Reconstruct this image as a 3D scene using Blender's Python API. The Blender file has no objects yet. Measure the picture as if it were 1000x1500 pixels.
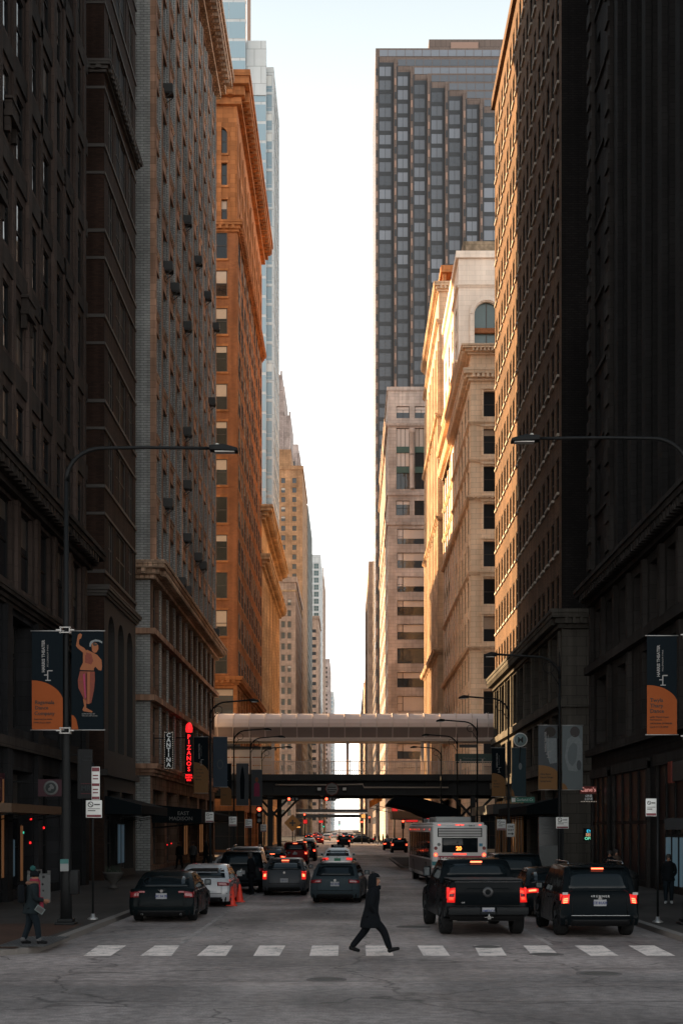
import bpy, bmesh, math, random
from mathutils import Vector, Matrix
R = math.radians
PI = math.pi
random.seed(7)
S = bpy.context.scene
COL = S.collection

# ---------------------------------------------------------------- camera, sky, sun, exposure
cam_d = bpy.data.cameras.new('camera')
cam = bpy.data.objects.new('camera', cam_d)
COL.objects.link(cam)
cam.location = (0, 0, 2.7)
cam.rotation_euler = (R(90), 0, 0)
cam_d.sensor_fit = 'HORIZONTAL'
cam_d.sensor_width = 36
cam_d.lens = 72
cam_d.shift_x = -0.012
cam_d.shift_y = 0.464
cam_d.clip_end = 8000
cam_d.clip_start = 0.2
S.camera = cam

SUN_EL, SUN_AZ = 13.0, -57.0        # azimuth measured from the street axis (+Y), negative = to the left
world = bpy.data.worlds.new("World")
S.world = world
world.use_nodes = True
wn = world.node_tree.nodes; wl = world.node_tree.links
wn.clear()
wo = wn.new('ShaderNodeOutputWorld'); wb = wn.new('ShaderNodeBackground')
sk = wn.new('ShaderNodeTexSky'); sk.sky_type = 'NISHITA'; sk.sun_disc = False
sk.sun_elevation = R(SUN_EL); sk.sun_rotation = R(SUN_AZ)
sk.air_density = 1.0; sk.dust_density = 2.5; sk.ozone_density = 1.0
# thin bright overcast veil mixed into the sky
veil = wn.new('ShaderNodeMix'); veil.data_type = 'RGBA'; veil.blend_type = 'MIX'
veil.inputs[0].default_value = 0.82
tcw = wn.new('ShaderNodeTexCoord'); sp_ = wn.new('ShaderNodeSeparateXYZ'); wl.new(tcw.outputs['Generated'], sp_.inputs[0])
vr = wn.new('ShaderNodeValToRGB'); vr.color_ramp.interpolation = 'LINEAR'
vr.color_ramp.elements[0].position = 0.0; vr.color_ramp.elements[0].color = (1.25, 1.21, 1.15, 1)
vr.color_ramp.elements[1].position = 1.0; vr.color_ramp.elements[1].color = (.10, .14, .18, 1)
for p_, c_ in ((.37, (.50, .51, .50, 1)), (.55, (.275, .31, .315, 1))):
    e_ = vr.color_ramp.elements.new(p_); e_.color = c_
wl.new(sp_.outputs[2], vr.inputs[0])
vs_ = wn.new('ShaderNodeVectorMath'); vs_.operation = 'SCALE'; vs_.inputs['Scale'].default_value = 13.5
wl.new(vr.outputs[0], vs_.inputs[0]); wl.new(vs_.outputs[0], veil.inputs[7])
wl.new(sk.outputs[0], veil.inputs[6])
wl.new(veil.outputs[2], wb.inputs[0])
wb.inputs[1].default_value = 0.05
wl.new(wb.outputs[0], wo.inputs[0])

sun_d = bpy.data.lights.new('sun', 'SUN')
sun_d.energy = 4.0; sun_d.angle = R(0.5); sun_d.color = (1.0, 0.68, 0.36)
sun = bpy.data.objects.new('sun', sun_d); COL.objects.link(sun)
sd = Vector((math.sin(R(SUN_AZ)) * math.cos(R(SUN_EL)), math.cos(R(SUN_AZ)) * math.cos(R(SUN_EL)), math.sin(R(SUN_EL))))
sun.rotation_euler = sd.to_track_quat('Z', 'Y').to_euler()
sun.location = (-60, 60, 120)

S.view_settings.view_transform = 'Standard'
S.view_settings.look = 'None'
S.view_settings.gamma = 1
S.view_settings.use_curve_mapping = False
S.view_settings.exposure = 2.2

# ---------------------------------------------------------------- helpers
TMP = bpy.data.scenes.new('workbench')          # lettering and skinned figures are turned into meshes here
def to_mesh(o):
    TMP.collection.objects.link(o)
    with bpy.context.temp_override(scene=TMP, view_layer=TMP.view_layers[0]):
        dg = bpy.context.evaluated_depsgraph_get(); dg.update()
        me = bpy.data.meshes.new_from_object(o.evaluated_get(dg))
    return me
def zg(py):                      # distance of the ground point seen at photo row py
    return 5400.0 / (py - 1214.0)
def xp(px, z):
    return (px - 512.0) * z / 2000.0
def hp(py, z):
    return 2.7 + (1214.0 - py) * z / 2000.0

def tag(o, label=None, cat=None, group=None, kind=None):
    if label: o['label'] = label
    if cat: o['category'] = cat
    if group: o['group'] = group
    if kind: o['kind'] = kind
    return o

def empty(name, loc, rz=0.0, label=None, cat=None, group=None):
    o = bpy.data.objects.new(name, None)
    o.empty_display_size = 0.3
    COL.objects.link(o)
    o.location = loc; o.rotation_euler = (0, 0, rz)
    return tag(o, label, cat, group)

WG = set()
class MB:
    """collects shapes, then links them as one mesh object"""
    def __init__(s):
        s.v = []; s.f = []; s.m = []; s.uv = {}; s.sm = []
    def face(s, pts, m=0, uv=None, smooth=False):
        i = len(s.v); s.v.extend([tuple(p) for p in pts])
        s.f.append(tuple(range(i, i + len(pts)))); s.m.append(m); s.sm.append(smooth)
        if uv: s.uv[len(s.f) - 1] = uv
    def raw(s, verts, faces, m=0, smooth=False):
        i = len(s.v); s.v.extend([tuple(p) for p in verts])
        for f in faces:
            s.f.append(tuple(i + k for k in f)); s.m.append(m); s.sm.append(smooth)
    def box(s, x0, y0, z0, x1, y1, z1, m=0, M=None):
        if x1 < x0: x0, x1 = x1, x0
        if y1 < y0: y0, y1 = y1, y0
        if z1 < z0: z0, z1 = z1, z0
        v = [Vector(p) for p in ((x0,y0,z0),(x1,y0,z0),(x1,y1,z0),(x0,y1,z0),(x0,y0,z1),(x1,y0,z1),(x1,y1,z1),(x0,y1,z1))]
        if M is not None: v = [M @ p for p in v]
        i = len(s.v); s.v.extend([tuple(p) for p in v])
        for f in ((3,2,1,0),(4,5,6,7),(0,1,5,4),(1,2,6,5),(2,3,7,6),(3,0,4,7)):
            s.f.append(tuple(i + k for k in f)); s.m.append(m); s.sm.append(False)
            a = [v[k] for k in f]
            nx = abs((a[1]-a[0]).cross(a[2]-a[0]).normalized().x); nz = abs((a[1]-a[0]).cross(a[2]-a[0]).normalized().z)
            s.uv[len(s.f)-1] = [((p.x, p.y) if nz > .7 else ((p.y, p.z) if nx > .7 else (p.x, p.z))) for p in a]
        return s
    def tube(s, pts, r, n=8, m=0, caps=True, smooth=True):
        pts = [Vector(p) for p in pts]
        rr = r if isinstance(r, (list, tuple)) else [r] * len(pts)
        rings = []; up = None
        for k, p in enumerate(pts):
            d = (pts[min(k+1, len(pts)-1)] - pts[max(k-1, 0)])
            d = d.normalized() if d.length > 1e-9 else Vector((0,0,1))
            if up is None:
                up = Vector((0,0,1)) if abs(d.z) < .9 else Vector((1,0,0))
            a = d.cross(up).normalized(); b = a.cross(d).normalized(); up = b
            rings.append([p + (a * math.cos(2*PI*j/n) + b * math.sin(2*PI*j/n)) * rr[k] for j in range(n)])
        vs = [q for rg in rings for q in rg]; fs = []
        for k in range(len(pts)-1):
            for j in range(n):
                fs.append((k*n+j, k*n+(j+1)%n, (k+1)*n+(j+1)%n, (k+1)*n+j))
        s.raw(vs, fs, m, smooth)
        if caps:
            s.raw(rings[0], [tuple(range(n-1, -1, -1))], m); s.raw(rings[-1], [tuple(range(n))], m)
        return s
    def bar(s, p, q, w, h, m=0):
        """rectangular bar from p to q"""
        p = Vector(p); q = Vector(q); d = (q - p); L = d.length; d.normalize()
        up = Vector((0,0,1)) if abs(d.z) < .95 else Vector((0,1,0))
        a = d.cross(up).normalized(); b = a.cross(d).normalized()
        M = Matrix((( a.x, d.x, b.x, p.x), (a.y, d.y, b.y, p.y), (a.z, d.z, b.z, p.z), (0,0,0,1)))
        return s.box(-w/2, 0, -h/2, w/2, L, h/2, m, M)
    def lathe(s, prof, c, axis='Z', n=20, m=0, smooth=True):
        """prof = [(r, h)]"""
        vs = []
        for r, h in prof:
            for j in range(n):
                a = 2*PI*j/n
                if axis == 'Z': vs.append((c[0]+r*math.cos(a), c[1]+r*math.sin(a), c[2]+h))
                elif axis == 'X': vs.append((c[0]+h, c[1]+r*math.cos(a), c[2]+r*math.sin(a)))
                else: vs.append((c[0]+r*math.sin(a), c[1]+h, c[2]+r*math.cos(a)))
        fs = []
        for k in range(len(prof)-1):
            for j in range(n):
                fs.append((k*n+j, k*n+(j+1)%n, (k+1)*n+(j+1)%n, (k+1)*n+j))
        s.raw(vs, fs, m, smooth)
        return s
    def disc(s, c, r, axis='Y', t=0.01, n=20, m=0):
        return s.lathe([(0.0001, 0), (r, 0), (r, t), (0.0001, t)], c, axis, n, m, False)
    def prism(s, poly, a0, a1, plane='XZ', m=0):
        """extrude a 2D polygon; plane XZ -> along Y, YZ -> along X, XY -> along Z"""
        def P(u, v, w):
            return (u, w, v) if plane == 'XZ' else ((w, u, v) if plane == 'YZ' else (u, v, w))
        n = len(poly)
        A = [P(u, v, a0) for u, v in poly]; B = [P(u, v, a1) for u, v in poly]
        s.raw(A, [tuple(range(n))], m); s.raw(B, [tuple(range(n-1, -1, -1))], m)
        s.raw(A + B, [(k, (k+1) % n, n + (k+1) % n, n + k) for k in range(n)], m)
        return s
    def mesh(s, name, mats, off=None, fix=True, bevel=0):
        me = bpy.data.meshes.new(name)
        vs = s.v if off is None else [(a-off[0], b-off[1], c-off[2]) for a, b, c in s.v]
        me.from_pydata(vs, [], s.f)
        if not isinstance(mats, (list, tuple)): mats = [mats]
        for mm in mats: me.materials.append(mm)
        me.polygons.foreach_set('material_index', s.m)
        me.polygons.foreach_set('use_smooth', s.sm)
        ul = me.uv_layers.new(name='UVMap')
        if s.uv:
            for fi, uv in s.uv.items():
                ls = me.polygons[fi].loop_start
                for k, c in enumerate(uv): ul.data[ls + k].uv = c
        if fix or bevel:
            bm = bmesh.new(); bm.from_mesh(me)
            bmesh.ops.remove_doubles(bm, verts=bm.verts, dist=1e-5)
            bmesh.ops.recalc_face_normals(bm, faces=bm.faces)
            if bevel:
                es = [e for e in bm.edges if len(e.link_faces) == 2 and e.calc_face_angle(0) > R(35)]
                bmesh.ops.bevel(bm, geom=es, offset=bevel, segments=2, affect='EDGES', profile=.5, clamp_overlap=True)
                for f in bm.faces: f.smooth = True
            bm.to_mesh(me); bm.free()
        me.update()
        return me
    def build(s, name, mats, parent=None, off=None, fix=True, bevel=0, loc=None):
        if off is None and parent is not None and parent.type == 'EMPTY' and parent.name in WG:
            off = parent.location
        me = s.mesh(name, mats, off, fix, bevel)
        o = bpy.data.objects.new(name, me); COL.objects.link(o)
        if parent: o.parent = parent
        if loc: o.location = loc
        return o

# ---------------------------------------------------------------- materials
MATS = {}
WG = set()
def nodes(name):
    m = bpy.data.materials.new(name); m.use_nodes = True
    nt = m.node_tree; b = nt.nodes['Principled BSDF']
    return m, nt, b
def c4(c): return (c[0], c[1], c[2], 1)
def plain(name, col, rough=.6, metal=0, emit=None, es=1, var=.12, scale=6, coat=0, bump=0, spec=.5):
    if name in MATS: return MATS[name]
    m, nt, b = nodes(name)
    N, L = nt.nodes, nt.links
    b.inputs['Roughness'].default_value = rough; b.inputs['Metallic'].default_value = metal
    b.inputs['Coat Weight'].default_value = coat; b.inputs['Specular IOR Level'].default_value = spec
    if var:
        tc = N.new('ShaderNodeTexCoord'); no = N.new('ShaderNodeTexNoise'); no.inputs['Scale'].default_value = scale
        no.inputs['Detail'].default_value = 5
        L.new(tc.outputs['Object'], no.inputs['Vector'])
        mx = N.new('ShaderNodeMix'); mx.data_type = 'RGBA'
        mx.inputs[6].default_value = c4([c*(1-var) for c in col]); mx.inputs[7].default_value = c4([min(1, c*(1+var)) for c in col])
        L.new(no.outputs[0], mx.inputs[0]); L.new(mx.outputs[2], b.inputs['Base Color'])
        rr = N.new('ShaderNodeMapRange'); rr.inputs[3].default_value = max(0.02, rough-.08); rr.inputs[4].default_value = min(1, rough+.1)
        L.new(no.outputs[0], rr.inputs[0]); L.new(rr.outputs[0], b.inputs['Roughness'])
        if bump:
            bp = N.new('ShaderNodeBump'); bp.inputs['Strength'].default_value = bump; bp.inputs['Distance'].default_value = .02
            L.new(no.outputs[0], bp.inputs['Height']); L.new(bp.outputs[0], b.inputs['Normal'])
    else:
        b.inputs['Base Color'].default_value = c4(col)
    if emit:
        b.inputs['Emission Color'].default_value = c4(emit); b.inputs['Emission Strength'].default_value = es
    MATS[name] = m
    return m

def masonry(name, col, joint=None, bw=.24, bh=.075, mortar=.012, var=.25, rough=.85, streak=.35, bump=.3, big=.35, col2=None, spec=.15):
    """walls: brick or ashlar joints from the wall's own UVs (metres), tone patches, rain streaks"""
    if name in MATS: return MATS[name]
    m, nt, b = nodes(name)
    N, L = nt.nodes, nt.links
    tc = N.new('ShaderNodeTexCoord')
    br = N.new('ShaderNodeTexBrick')
    br.inputs['Scale'].default_value = 1
    br.inputs['Brick Width'].default_value = bw; br.inputs['Row Height'].default_value = bh
    br.inputs['Mortar Size'].default_value = mortar; br.inputs['Mortar Smooth'].default_value = .2
    c2 = col2 or [c*(1-var) for c in col]
    br.inputs['Color1'].default_value = c4([min(1, c*(1+var*.6)) for c in col]); br.inputs['Color2'].default_value = c4(c2)
    br.inputs['Mortar'].default_value = c4(joint or [c*.55 for c in col])
    L.new(tc.outputs['UV'], br.inputs['Vector'])
    n1 = N.new('ShaderNodeTexNoise'); n1.inputs['Scale'].default_value = .25; n1.inputs['Detail'].default_value = 6
    L.new(tc.outputs['Object'], n1.inputs['Vector'])
    mp = N.new('ShaderNodeMapping'); mp.inputs['Scale'].default_value = (1.8, 1.8, .07)
    L.new(tc.outputs['Object'], mp.inputs[0])
    n2 = N.new('ShaderNodeTexNoise'); n2.inputs['Scale'].default_value = 1; n2.inputs['Detail'].default_value = 4
    L.new(mp.outputs[0], n2.inputs['Vector'])
    r1 = N.new('ShaderNodeMapRange'); r1.inputs[1].default_value = .3; r1.inputs[2].default_value = .7
    r1.inputs[3].default_value = 1-big; r1.inputs[4].default_value = 1+big*.7
    L.new(n1.outputs[0], r1.inputs[0])
    r2 = N.new('ShaderNodeMapRange'); r2.inputs[1].default_value = .4; r2.inputs[2].default_value = .62
    r2.inputs[3].default_value = 1-streak; r2.inputs[4].default_value = 1
    L.new(n2.outputs[0], r2.inputs[0])
    mu = N.new('ShaderNodeMath'); mu.operation = 'MULTIPLY'
    L.new(r1.outputs[0], mu.inputs[0]); L.new(r2.outputs[0], mu.inputs[1])
    vm = N.new('ShaderNodeVectorMath'); vm.operation = 'SCALE'
    L.new(br.outputs['Color'], vm.inputs[0]); L.new(mu.outputs[0], vm.inputs['Scale'])
    L.new(vm.outputs[0], b.inputs['Base Color'])
    b.inputs['Roughness'].default_value = rough; b.inputs['Specular IOR Level'].default_value = spec
    if bump:
        bp = N.new('ShaderNodeBump'); bp.inputs['Strength'].default_value = bump; bp.inputs['Distance'].default_value = .02
        bp.invert = True
        L.new(br.outputs['Fac'], bp.inputs['Height']); L.new(bp.outputs[0], b.inputs['Normal'])
    MATS[name] = m
    return m

def glassmat(name, col, rough=.06, wob=.06, var=.5, spec=.5):
    """window panes: dark, glossy, slightly wavy, each pane a little different"""
    if name in MATS: return MATS[name]
    m, nt, b = nodes(name)
    N, L = nt.nodes, nt.links
    oi = N.new('ShaderNodeObjectInfo')
    r1 = N.new('ShaderNodeMapRange'); r1.inputs[3].default_value = 1-var; r1.inputs[4].default_value = 1+var
    L.new(oi.outputs['Random'], r1.inputs[0])
    vm = N.new('ShaderNodeVectorMath'); vm.operation = 'SCALE'; vm.inputs[0].default_value = col
    L.new(r1.outputs[0], vm.inputs['Scale']); L.new(vm.outputs[0], b.inputs['Base Color'])
    b.inputs['Roughness'].default_value = rough
    b.inputs['IOR'].default_value = 1.5
    b.inputs['Specular IOR Level'].default_value = spec
    tc = N.new('ShaderNodeTexCoord'); no = N.new('ShaderNodeTexNoise'); no.inputs['Scale'].default_value = 1.1
    L.new(tc.outputs['Object'], no.inputs['Vector'])
    bp = N.new('ShaderNodeBump'); bp.inputs['Strength'].default_value = wob; bp.inputs['Distance'].default_value = .2
    L.new(no.outputs[0], bp.inputs['Height']); L.new(bp.outputs[0], b.inputs['Normal'])
    MATS[name] = m
    return m
# ================================================================= GROUND
def asphalt(name='asphalt', tint=(.225, .186, .174)):
    m, nt, b = nodes(name)
    N, L = nt.nodes, nt.links
    tc = N.new('ShaderNodeTexCoord')
    def noise(s, d=6, sc=None):
        n = N.new('ShaderNodeTexNoise'); n.inputs['Scale'].default_value = s; n.inputs['Detail'].default_value = d
        if sc:
            mp = N.new('ShaderNodeMapping'); mp.inputs['Scale'].default_value = sc
            L.new(tc.outputs['Object'], mp.inputs[0]); L.new(mp.outputs[0], n.inputs['Vector'])
        else: L.new(tc.outputs['Object'], n.inputs['Vector'])
        return n.outputs[0]
    def rng(o, a, b_, c, d):
        r = N.new('ShaderNodeMapRange'); r.inputs[1].default_value = a; r.inputs[2].default_value = b_
        r.inputs[3].default_value = c; r.inputs[4].default_value = d; L.new(o, r.inputs[0]); return r.outputs[0]
    def mul(a, b_):
        k = N.new('ShaderNodeMath'); k.operation = 'MULTIPLY'; L.new(a, k.inputs[0]); L.new(b_, k.inputs[1]); return k.outputs[0]
    big = rng(noise(.2, 9), .38, .62, .66, 1.3)
    trk = rng(noise(1, 4, (.9, .03, 1)), .35, .65, .82, 1.15)        # wheel tracks along the street
    fine = mul(rng(noise(42, 5), .35, .65, .62, 1.4), rng(noise(5, 10), .36, .64, .74, 1.26))
    vo = N.new('ShaderNodeTexVoronoi'); vo.feature = 'DISTANCE_TO_EDGE'; vo.inputs['Scale'].default_value = .22
    dn = N.new('ShaderNodeTexNoise'); dn.inputs['Scale'].default_value = .8; dn.inputs['Detail'].default_value = 8
    L.new(tc.outputs['Object'], dn.inputs['Vector'])
    vadd = N.new('ShaderNodeVectorMath'); vadd.operation = 'MULTIPLY_ADD'; vadd.inputs[1].default_value = (1.6, 1.6, 1.6)
    L.new(dn.outputs[1], vadd.inputs[0]); L.new(tc.outputs['Object'], vadd.inputs[2]); L.new(vadd.outputs[0], vo.inputs['Vector'])
    crack = rng(vo.outputs['Distance'], .0, .012, .35, 1)
    t = mul(mul(big, trk), mul(fine, crack))
    vm = N.new('ShaderNodeVectorMath'); vm.operation = 'SCALE'; vm.inputs[0].default_value = tint
    L.new(t, vm.inputs['Scale']); L.new(vm.outputs[0], b.inputs['Base Color'])
    rr = rng(noise(.5), .3, .7, .5, .8); L.new(rr, b.inputs['Roughness'])
    bp = N.new('ShaderNodeBump'); bp.inputs['Strength'].default_value = .35; bp.inputs['Distance'].default_value = .01
    L.new(fine, bp.inputs['Height']); L.new(bp.outputs[0], b.inputs['Normal'])
    return m
M_ASPH = asphalt()
M_WALK = masonry('pavement_slabs', (.045, .040, .037), bw=1.5, bh=1.5, mortar=.02, var=.12, streak=.1, bump=.2)
M_BRICKWALK = masonry('brick_paving', (.065, .033, .023), bw=.2, bh=.1, mortar=.01, var=.2, streak=.1)
M_KERB = plain('kerb_stone', (.12, .105, .095), .8, var=.25, scale=3)
def worn(name, col, lo, hi):
    m, nt, b = nodes(name); N, L = nt.nodes, nt.links
    tc = N.new('ShaderNodeTexCoord')
    n1 = N.new('ShaderNodeTexNoise'); n1.inputs['Scale'].default_value = 2.2; n1.inputs['Detail'].default_value = 9; n1.inputs['Roughness'].default_value = .75
    n2 = N.new('ShaderNodeTexNoise'); n2.inputs['Scale'].default_value = 22; n2.inputs['Detail'].default_value = 5
    L.new(tc.outputs['Object'], n1.inputs['Vector']); L.new(tc.outputs['Object'], n2.inputs['Vector'])
    ad = N.new('ShaderNodeMath'); ad.operation = 'MULTIPLY_ADD'; ad.inputs[1].default_value = .45; L.new(n2.outputs[0], ad.inputs[0]); L.new(n1.outputs[0], ad.inputs[2])
    r = N.new('ShaderNodeMapRange'); r.inputs[1].default_value = lo; r.inputs[2].default_value = hi; L.new(ad.outputs[0], r.inputs[0])
    mx = N.new('ShaderNodeMix'); mx.data_type = 'RGBA'; mx.inputs[6].default_value = c4(col); mx.inputs[7].default_value = (.15, .135, .13, 1)
    L.new(r.outputs[0], mx.inputs[0]); L.new(mx.outputs[2], b.inputs['Base Color']); b.inputs['Roughness'].default_value = .75
    return m
M_PAINT = worn('road_paint', (.78, .66, .60), .70, .93)
M_WORN = worn('worn_paint', (.34, .30, .28), .64, .86)
M_IRON = plain('cast_iron', (.075, .068, .064), .7, .1, var=.3, scale=20)

g = MB(); g.face([(-2500, -400, 0), (2500, -400, 0), (2500, 5200, 0), (-2500, 5200, 0)])
tag(g.build('road', M_ASPH, fix=False), kind='structure')

def sidewalk(x0, x1, y0, y1, r=1.2, name='pavement', mat=None, side=0):
    """raised slab with kerb step; side +1 = road lies towards +X"""
    def ring(d):
        a0, a1, b0, b1, rr = x0+d, x1-d, y0+d, y1-d, max(.05, r-d)
        pts = []
        for cx, cy, s in ((a1-rr, b0+rr, -90), (a1-rr, b1-rr, 0), (a0+rr, b1-rr, 90), (a0+rr, b0+rr, 180)):
            for k in range(7):
                a = R(s + 15*k); pts.append((cx+rr*math.cos(a), cy+rr*math.sin(a)))
        return pts
    o = ring(0); i = ring(.18); n = len(o)
    k = MB()
    k.raw([(x, y, -.02) for x, y in o] + [(x, y, .13) for x, y in o], [(j, (j+1) % n, n+(j+1) % n, n+j) for j in range(n)])
    k.raw([(x, y, .13) for x, y in o] + [(x, y, .15) for x, y in i], [(j, (j+1) % n, n+(j+1) % n, n+j) for j in range(n)])
    tag(k.build('kerb', M_KERB), kind='structure')
    p = MB(); p.face([(x, y, .15) for x, y in i], uv=[(x, y) for x, y in i])
    tag(p.build(name, mat or M_WALK, fix=False), kind='structure')
XL, XR = -12.0, 12.9
sidewalk(-120, -6.75, 28.8, 122.5)
sidewalk(7.9, 120, 28.8, 122.5)
sidewalk(-120, -8.0, 144.5, 237)
sidewalk(8.2, 120, 144.5, 237)
sidewalk(-120, -12.2, 262, 390)
sidewalk(2.6, 120, 262, 390)
sidewalk(-120, -12.2, 415, 1600)
sidewalk(2.6, 120, 415, 1600)
sidewalk(3.45, 7.0, 92, 121, .5, 'bus_platform')
b_ = MB(); b_.face([(-30, 29.05, .154), (-7.1, 29.05, .154), (-7.1, 36.5, .154), (-30, 36.5, .154)], uv=[(-30, 29), (-7.1, 29), (-7.1, 36.5), (-30, 36.5)])
tag(b_.build('brick_pavement', M_BRICKWALK, fix=False), kind='structure')

def gq(m, pts, z=.004, mi=0):
    m.face([(xp(px, zg(py)), zg(py), z) for px, py in pts], mi)
cw = MB()
tb = [(144,185),(227,263),(306,341),(380,418),(457,496),(535,573),(611,648),(694,732),(766,802),(841,882),(920,958)]
bb = [(122,162),(205,251),(288,331),(371,409),(453,495),(536,576),(620,659),(702,742),(780,820),(865,906),(947,989)]
for (a, b1), (c, d) in zip(tb, bb):
    gq(cw, [(c,1401), (d,1401), (b1,1385.8), (a,1385.8)])
tag(cw.build('crosswalk_marking', M_PAINT, fix=False), kind='structure')
lm = MB()
def stripe(m, x0, y0, x1, y1, w, z=.006):
    p = Vector((x0, y0, 0)); q = Vector((x1, y1, 0)); d = (q-p).normalized(); n = Vector((-d.y, d.x, 0)) * w/2
    m.face([tuple(p-n+Vector((0,0,z))), tuple(q-n+Vector((0,0,z))), tuple(q+n+Vector((0,0,z))), tuple(p+n+Vector((0,0,z)))])
stripe(lm, -3.95, 31.8, -3.95, 112, .12); stripe(lm, 4.65, 31.6, 4.65, 46, .12)
for (a, b1, c, d) in ((148,1371,285,1363),(148,1377,272,1371.5),(140,1383,265,1377),(770,1372,820,1376)):
    stripe(lm, xp(a, zg(b1)), zg(b1), xp(c, zg(d)), zg(d), .1)
stripe(lm, 4.8, 32.9, 7.6, 32.7, .1)
for y in range(48, 112, 9):
    stripe(lm, -.62 if y < 60 else .3, y, -.62 if y < 60 else .3, y+2.6, .1)
    stripe(lm, 1.35, y+4, 1.35, y+6.5, .1)
stripe(lm, -6, 112, 3, 112, .4); stripe(lm, -6, 118, 3, 118, .2); stripe(lm, -6, 121, 3, 121, .2)
for k in range(9):
    stripe(lm, -7.5+k*1.7, 228, -7.5+k*1.7, 231, .5)
    stripe(lm, -6.3+k*1.6, 146.5, -6.3+k*1.6, 149, .5)
# Michigan avenue lane line across the foreground, paving seams
tag(lm.build('lane_marking', M_WORN, fix=False), kind='structure')
sm = MB(); rs = random.Random(11)
for k in range(26):          # irregular tar filled cracks
    x, y = rs.uniform(-12, 12), rs.uniform(23, 60); a = rs.choice((0, 1.57)) + rs.uniform(-.5, .5)
    for j in range(rs.randint(3, 8)):
        x2, y2 = x+math.cos(a)*.5, y+math.sin(a)*.5
        stripe(sm, x, y, x2, y2, .022, .0032); x, y = x2, y2; a += rs.uniform(-.55, .55)
for (a, b1, c, d, w) in ((-14, 24.2, 14, 24.0, .05), (-12, 21.2, 14, 21.3, .03), (-6, 26.9, .2, 27.0, .03), (2.4, 26.4, 9, 26.1, .03)):
    stripe(sm, a, b1, c, d, w, .003)
tag(sm.build('paving_seam', plain('tar_seam', (.03,.028,.027), .5, var=.3), fix=False), kind='structure')
pt = MB()
gq(pt, [(560,1444),(1010,1441),(1010,1426),(585,1429)], .0025); gq(pt, [(120,1378),(330,1371),(300,1364),(160,1369)], .0025)
pt.face([(-40, 10, .0022), (40, 10, .0022), (40, 23.2, .0022), (-40, 23.6, .0022)])
tag(pt.build('asphalt_patch', asphalt('patched_asphalt', (.19, .162, .154)), fix=False), kind='structure')

def manhole(px, py, r, lab):
    z = zg(py); o = MB(); c = (xp(px, z), z, .006)
    e = empty('manhole_cover', (c[0], c[1], 0), 0, lab, 'manhole cover')
    o = MB(); o.lathe([(.0001, .012), (r*.86, .012), (r*.88, .004), (r, .004), (r, .0)], (0,0,.004), 'Z', 28, 0, False)
    for k in range(-4, 5):
        w = math.sqrt(max(0, (r*.78)**2 - (k*r*.17)**2)); o.box(-w, k*r*.17-.015, .015, w, k*r*.17+.015, .021)
    o.build('lid', M_IRON, e)
    o2 = MB(); o2.lathe([(r*1.0, .0), (r*1.0, .01), (r*1.18, .01), (r*1.2, .0)], (0,0,.003), 'Z', 28, 0, False)
    o2.build('collar', plain('manhole_collar', (.12,.10,.095), .8), e)
manhole(713, 1388, .28, 'iron manhole cover at the top edge of a crosswalk stripe, behind the pickup')
manhole(800, 1399, .31, 'iron manhole cover breaking the lower edge of a crosswalk stripe, right of the pickup')
manhole(877, 1427.5, .36, 'iron manhole cover alone in the foreground asphalt at the lower right')
manhole(605, 1358.5, .4, 'rust coloured manhole cover in the lane left of the pickup')
manhole(478, 1436, .3, 'small iron cover in the foreground asphalt nearest the camera')
# ================================================================= BUILDINGS
WIN_CACHE = {}
def add_frame(m, w, h, kind, M=None, t=.07, d=.09, mi=0):
    m.box(0, 0, 0, w, d, t, mi, M); m.box(0, 0, h-t, w, d, h, mi, M)
    m.box(0, 0, t, t, d, h-t, mi, M); m.box(w-t, 0, t, w, d, h-t, mi, M)
    if kind == 'dh': m.box(t, .015, h*.5-.035, w-t, d, h*.5+.035, mi, M)
    elif kind == 'tr':
        m.box(t, .015, h*.72-.03, w-t, d, h*.72+.03, mi, M); m.box(w/2-.03, .015, t, w/2+.03, d, h*.72-.03, mi, M)
    elif kind == 'two':
        m.box(w/2-.05, .012, t, w/2+.05, d, h-t, mi, M); m.box(t, .02, h*.5-.03, w-t, d, h*.5+.03, mi, M)
    elif kind == 'chi':
        for f in (.22, .78): m.box(w*f-.05, .012, t, w*f+.05, d, h-t, mi, M)
    elif kind == 'chi3':
        m.box(w*.2-.06, .012, t, w*.2+.06, d, h-t, mi, M); m.box(t, .02, h*.5-.03, w*.2-.06, d, h*.5+.03, mi, M)
    elif kind == 'grid':
        for f in (1/3, 2/3): m.box(w*f-.04, .012, t, w*f+.04, d, h-t, mi, M)
        for f in (.35, .7): m.box(t, .02, h*f-.03, w-t, d, h*f+.03, mi, M)
    elif kind == 'cur':
        m.box(w/2-.03, .012, t, w/2+.03, d, h-t, mi, M); m.box(t, .02, h*.22-.03, w-t, d, h*.22+.03, mi, M)
def add_pane(m, w, h, blind, M=None, gi=1, bi=2):
    def q(v0, v1, mi):
        p = [Vector(a) for a in ((0.03, .05, v0), (w-.03, .05, v0), (w-.03, .05, v1), (.03, .05, v1))]
        if M is not None: p = [M @ a for a in p]
        m.face(p, mi)
    if blind <= 0: q(.03, h-.03, gi)
    elif blind >= 1: q(.03, h-.03, bi)
    else:
        s = h*(1-blind); q(.03, s, gi); q(s, h-.03, bi)
M_BLIND = plain('window_blind', (.42, .36, .30), .5, var=.2, coat=.6, scale=2)
M_BLIND_D = plain('dark_window_blind', (.07, .06, .052), .5, var=.3, coat=.6, scale=2)

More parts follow.
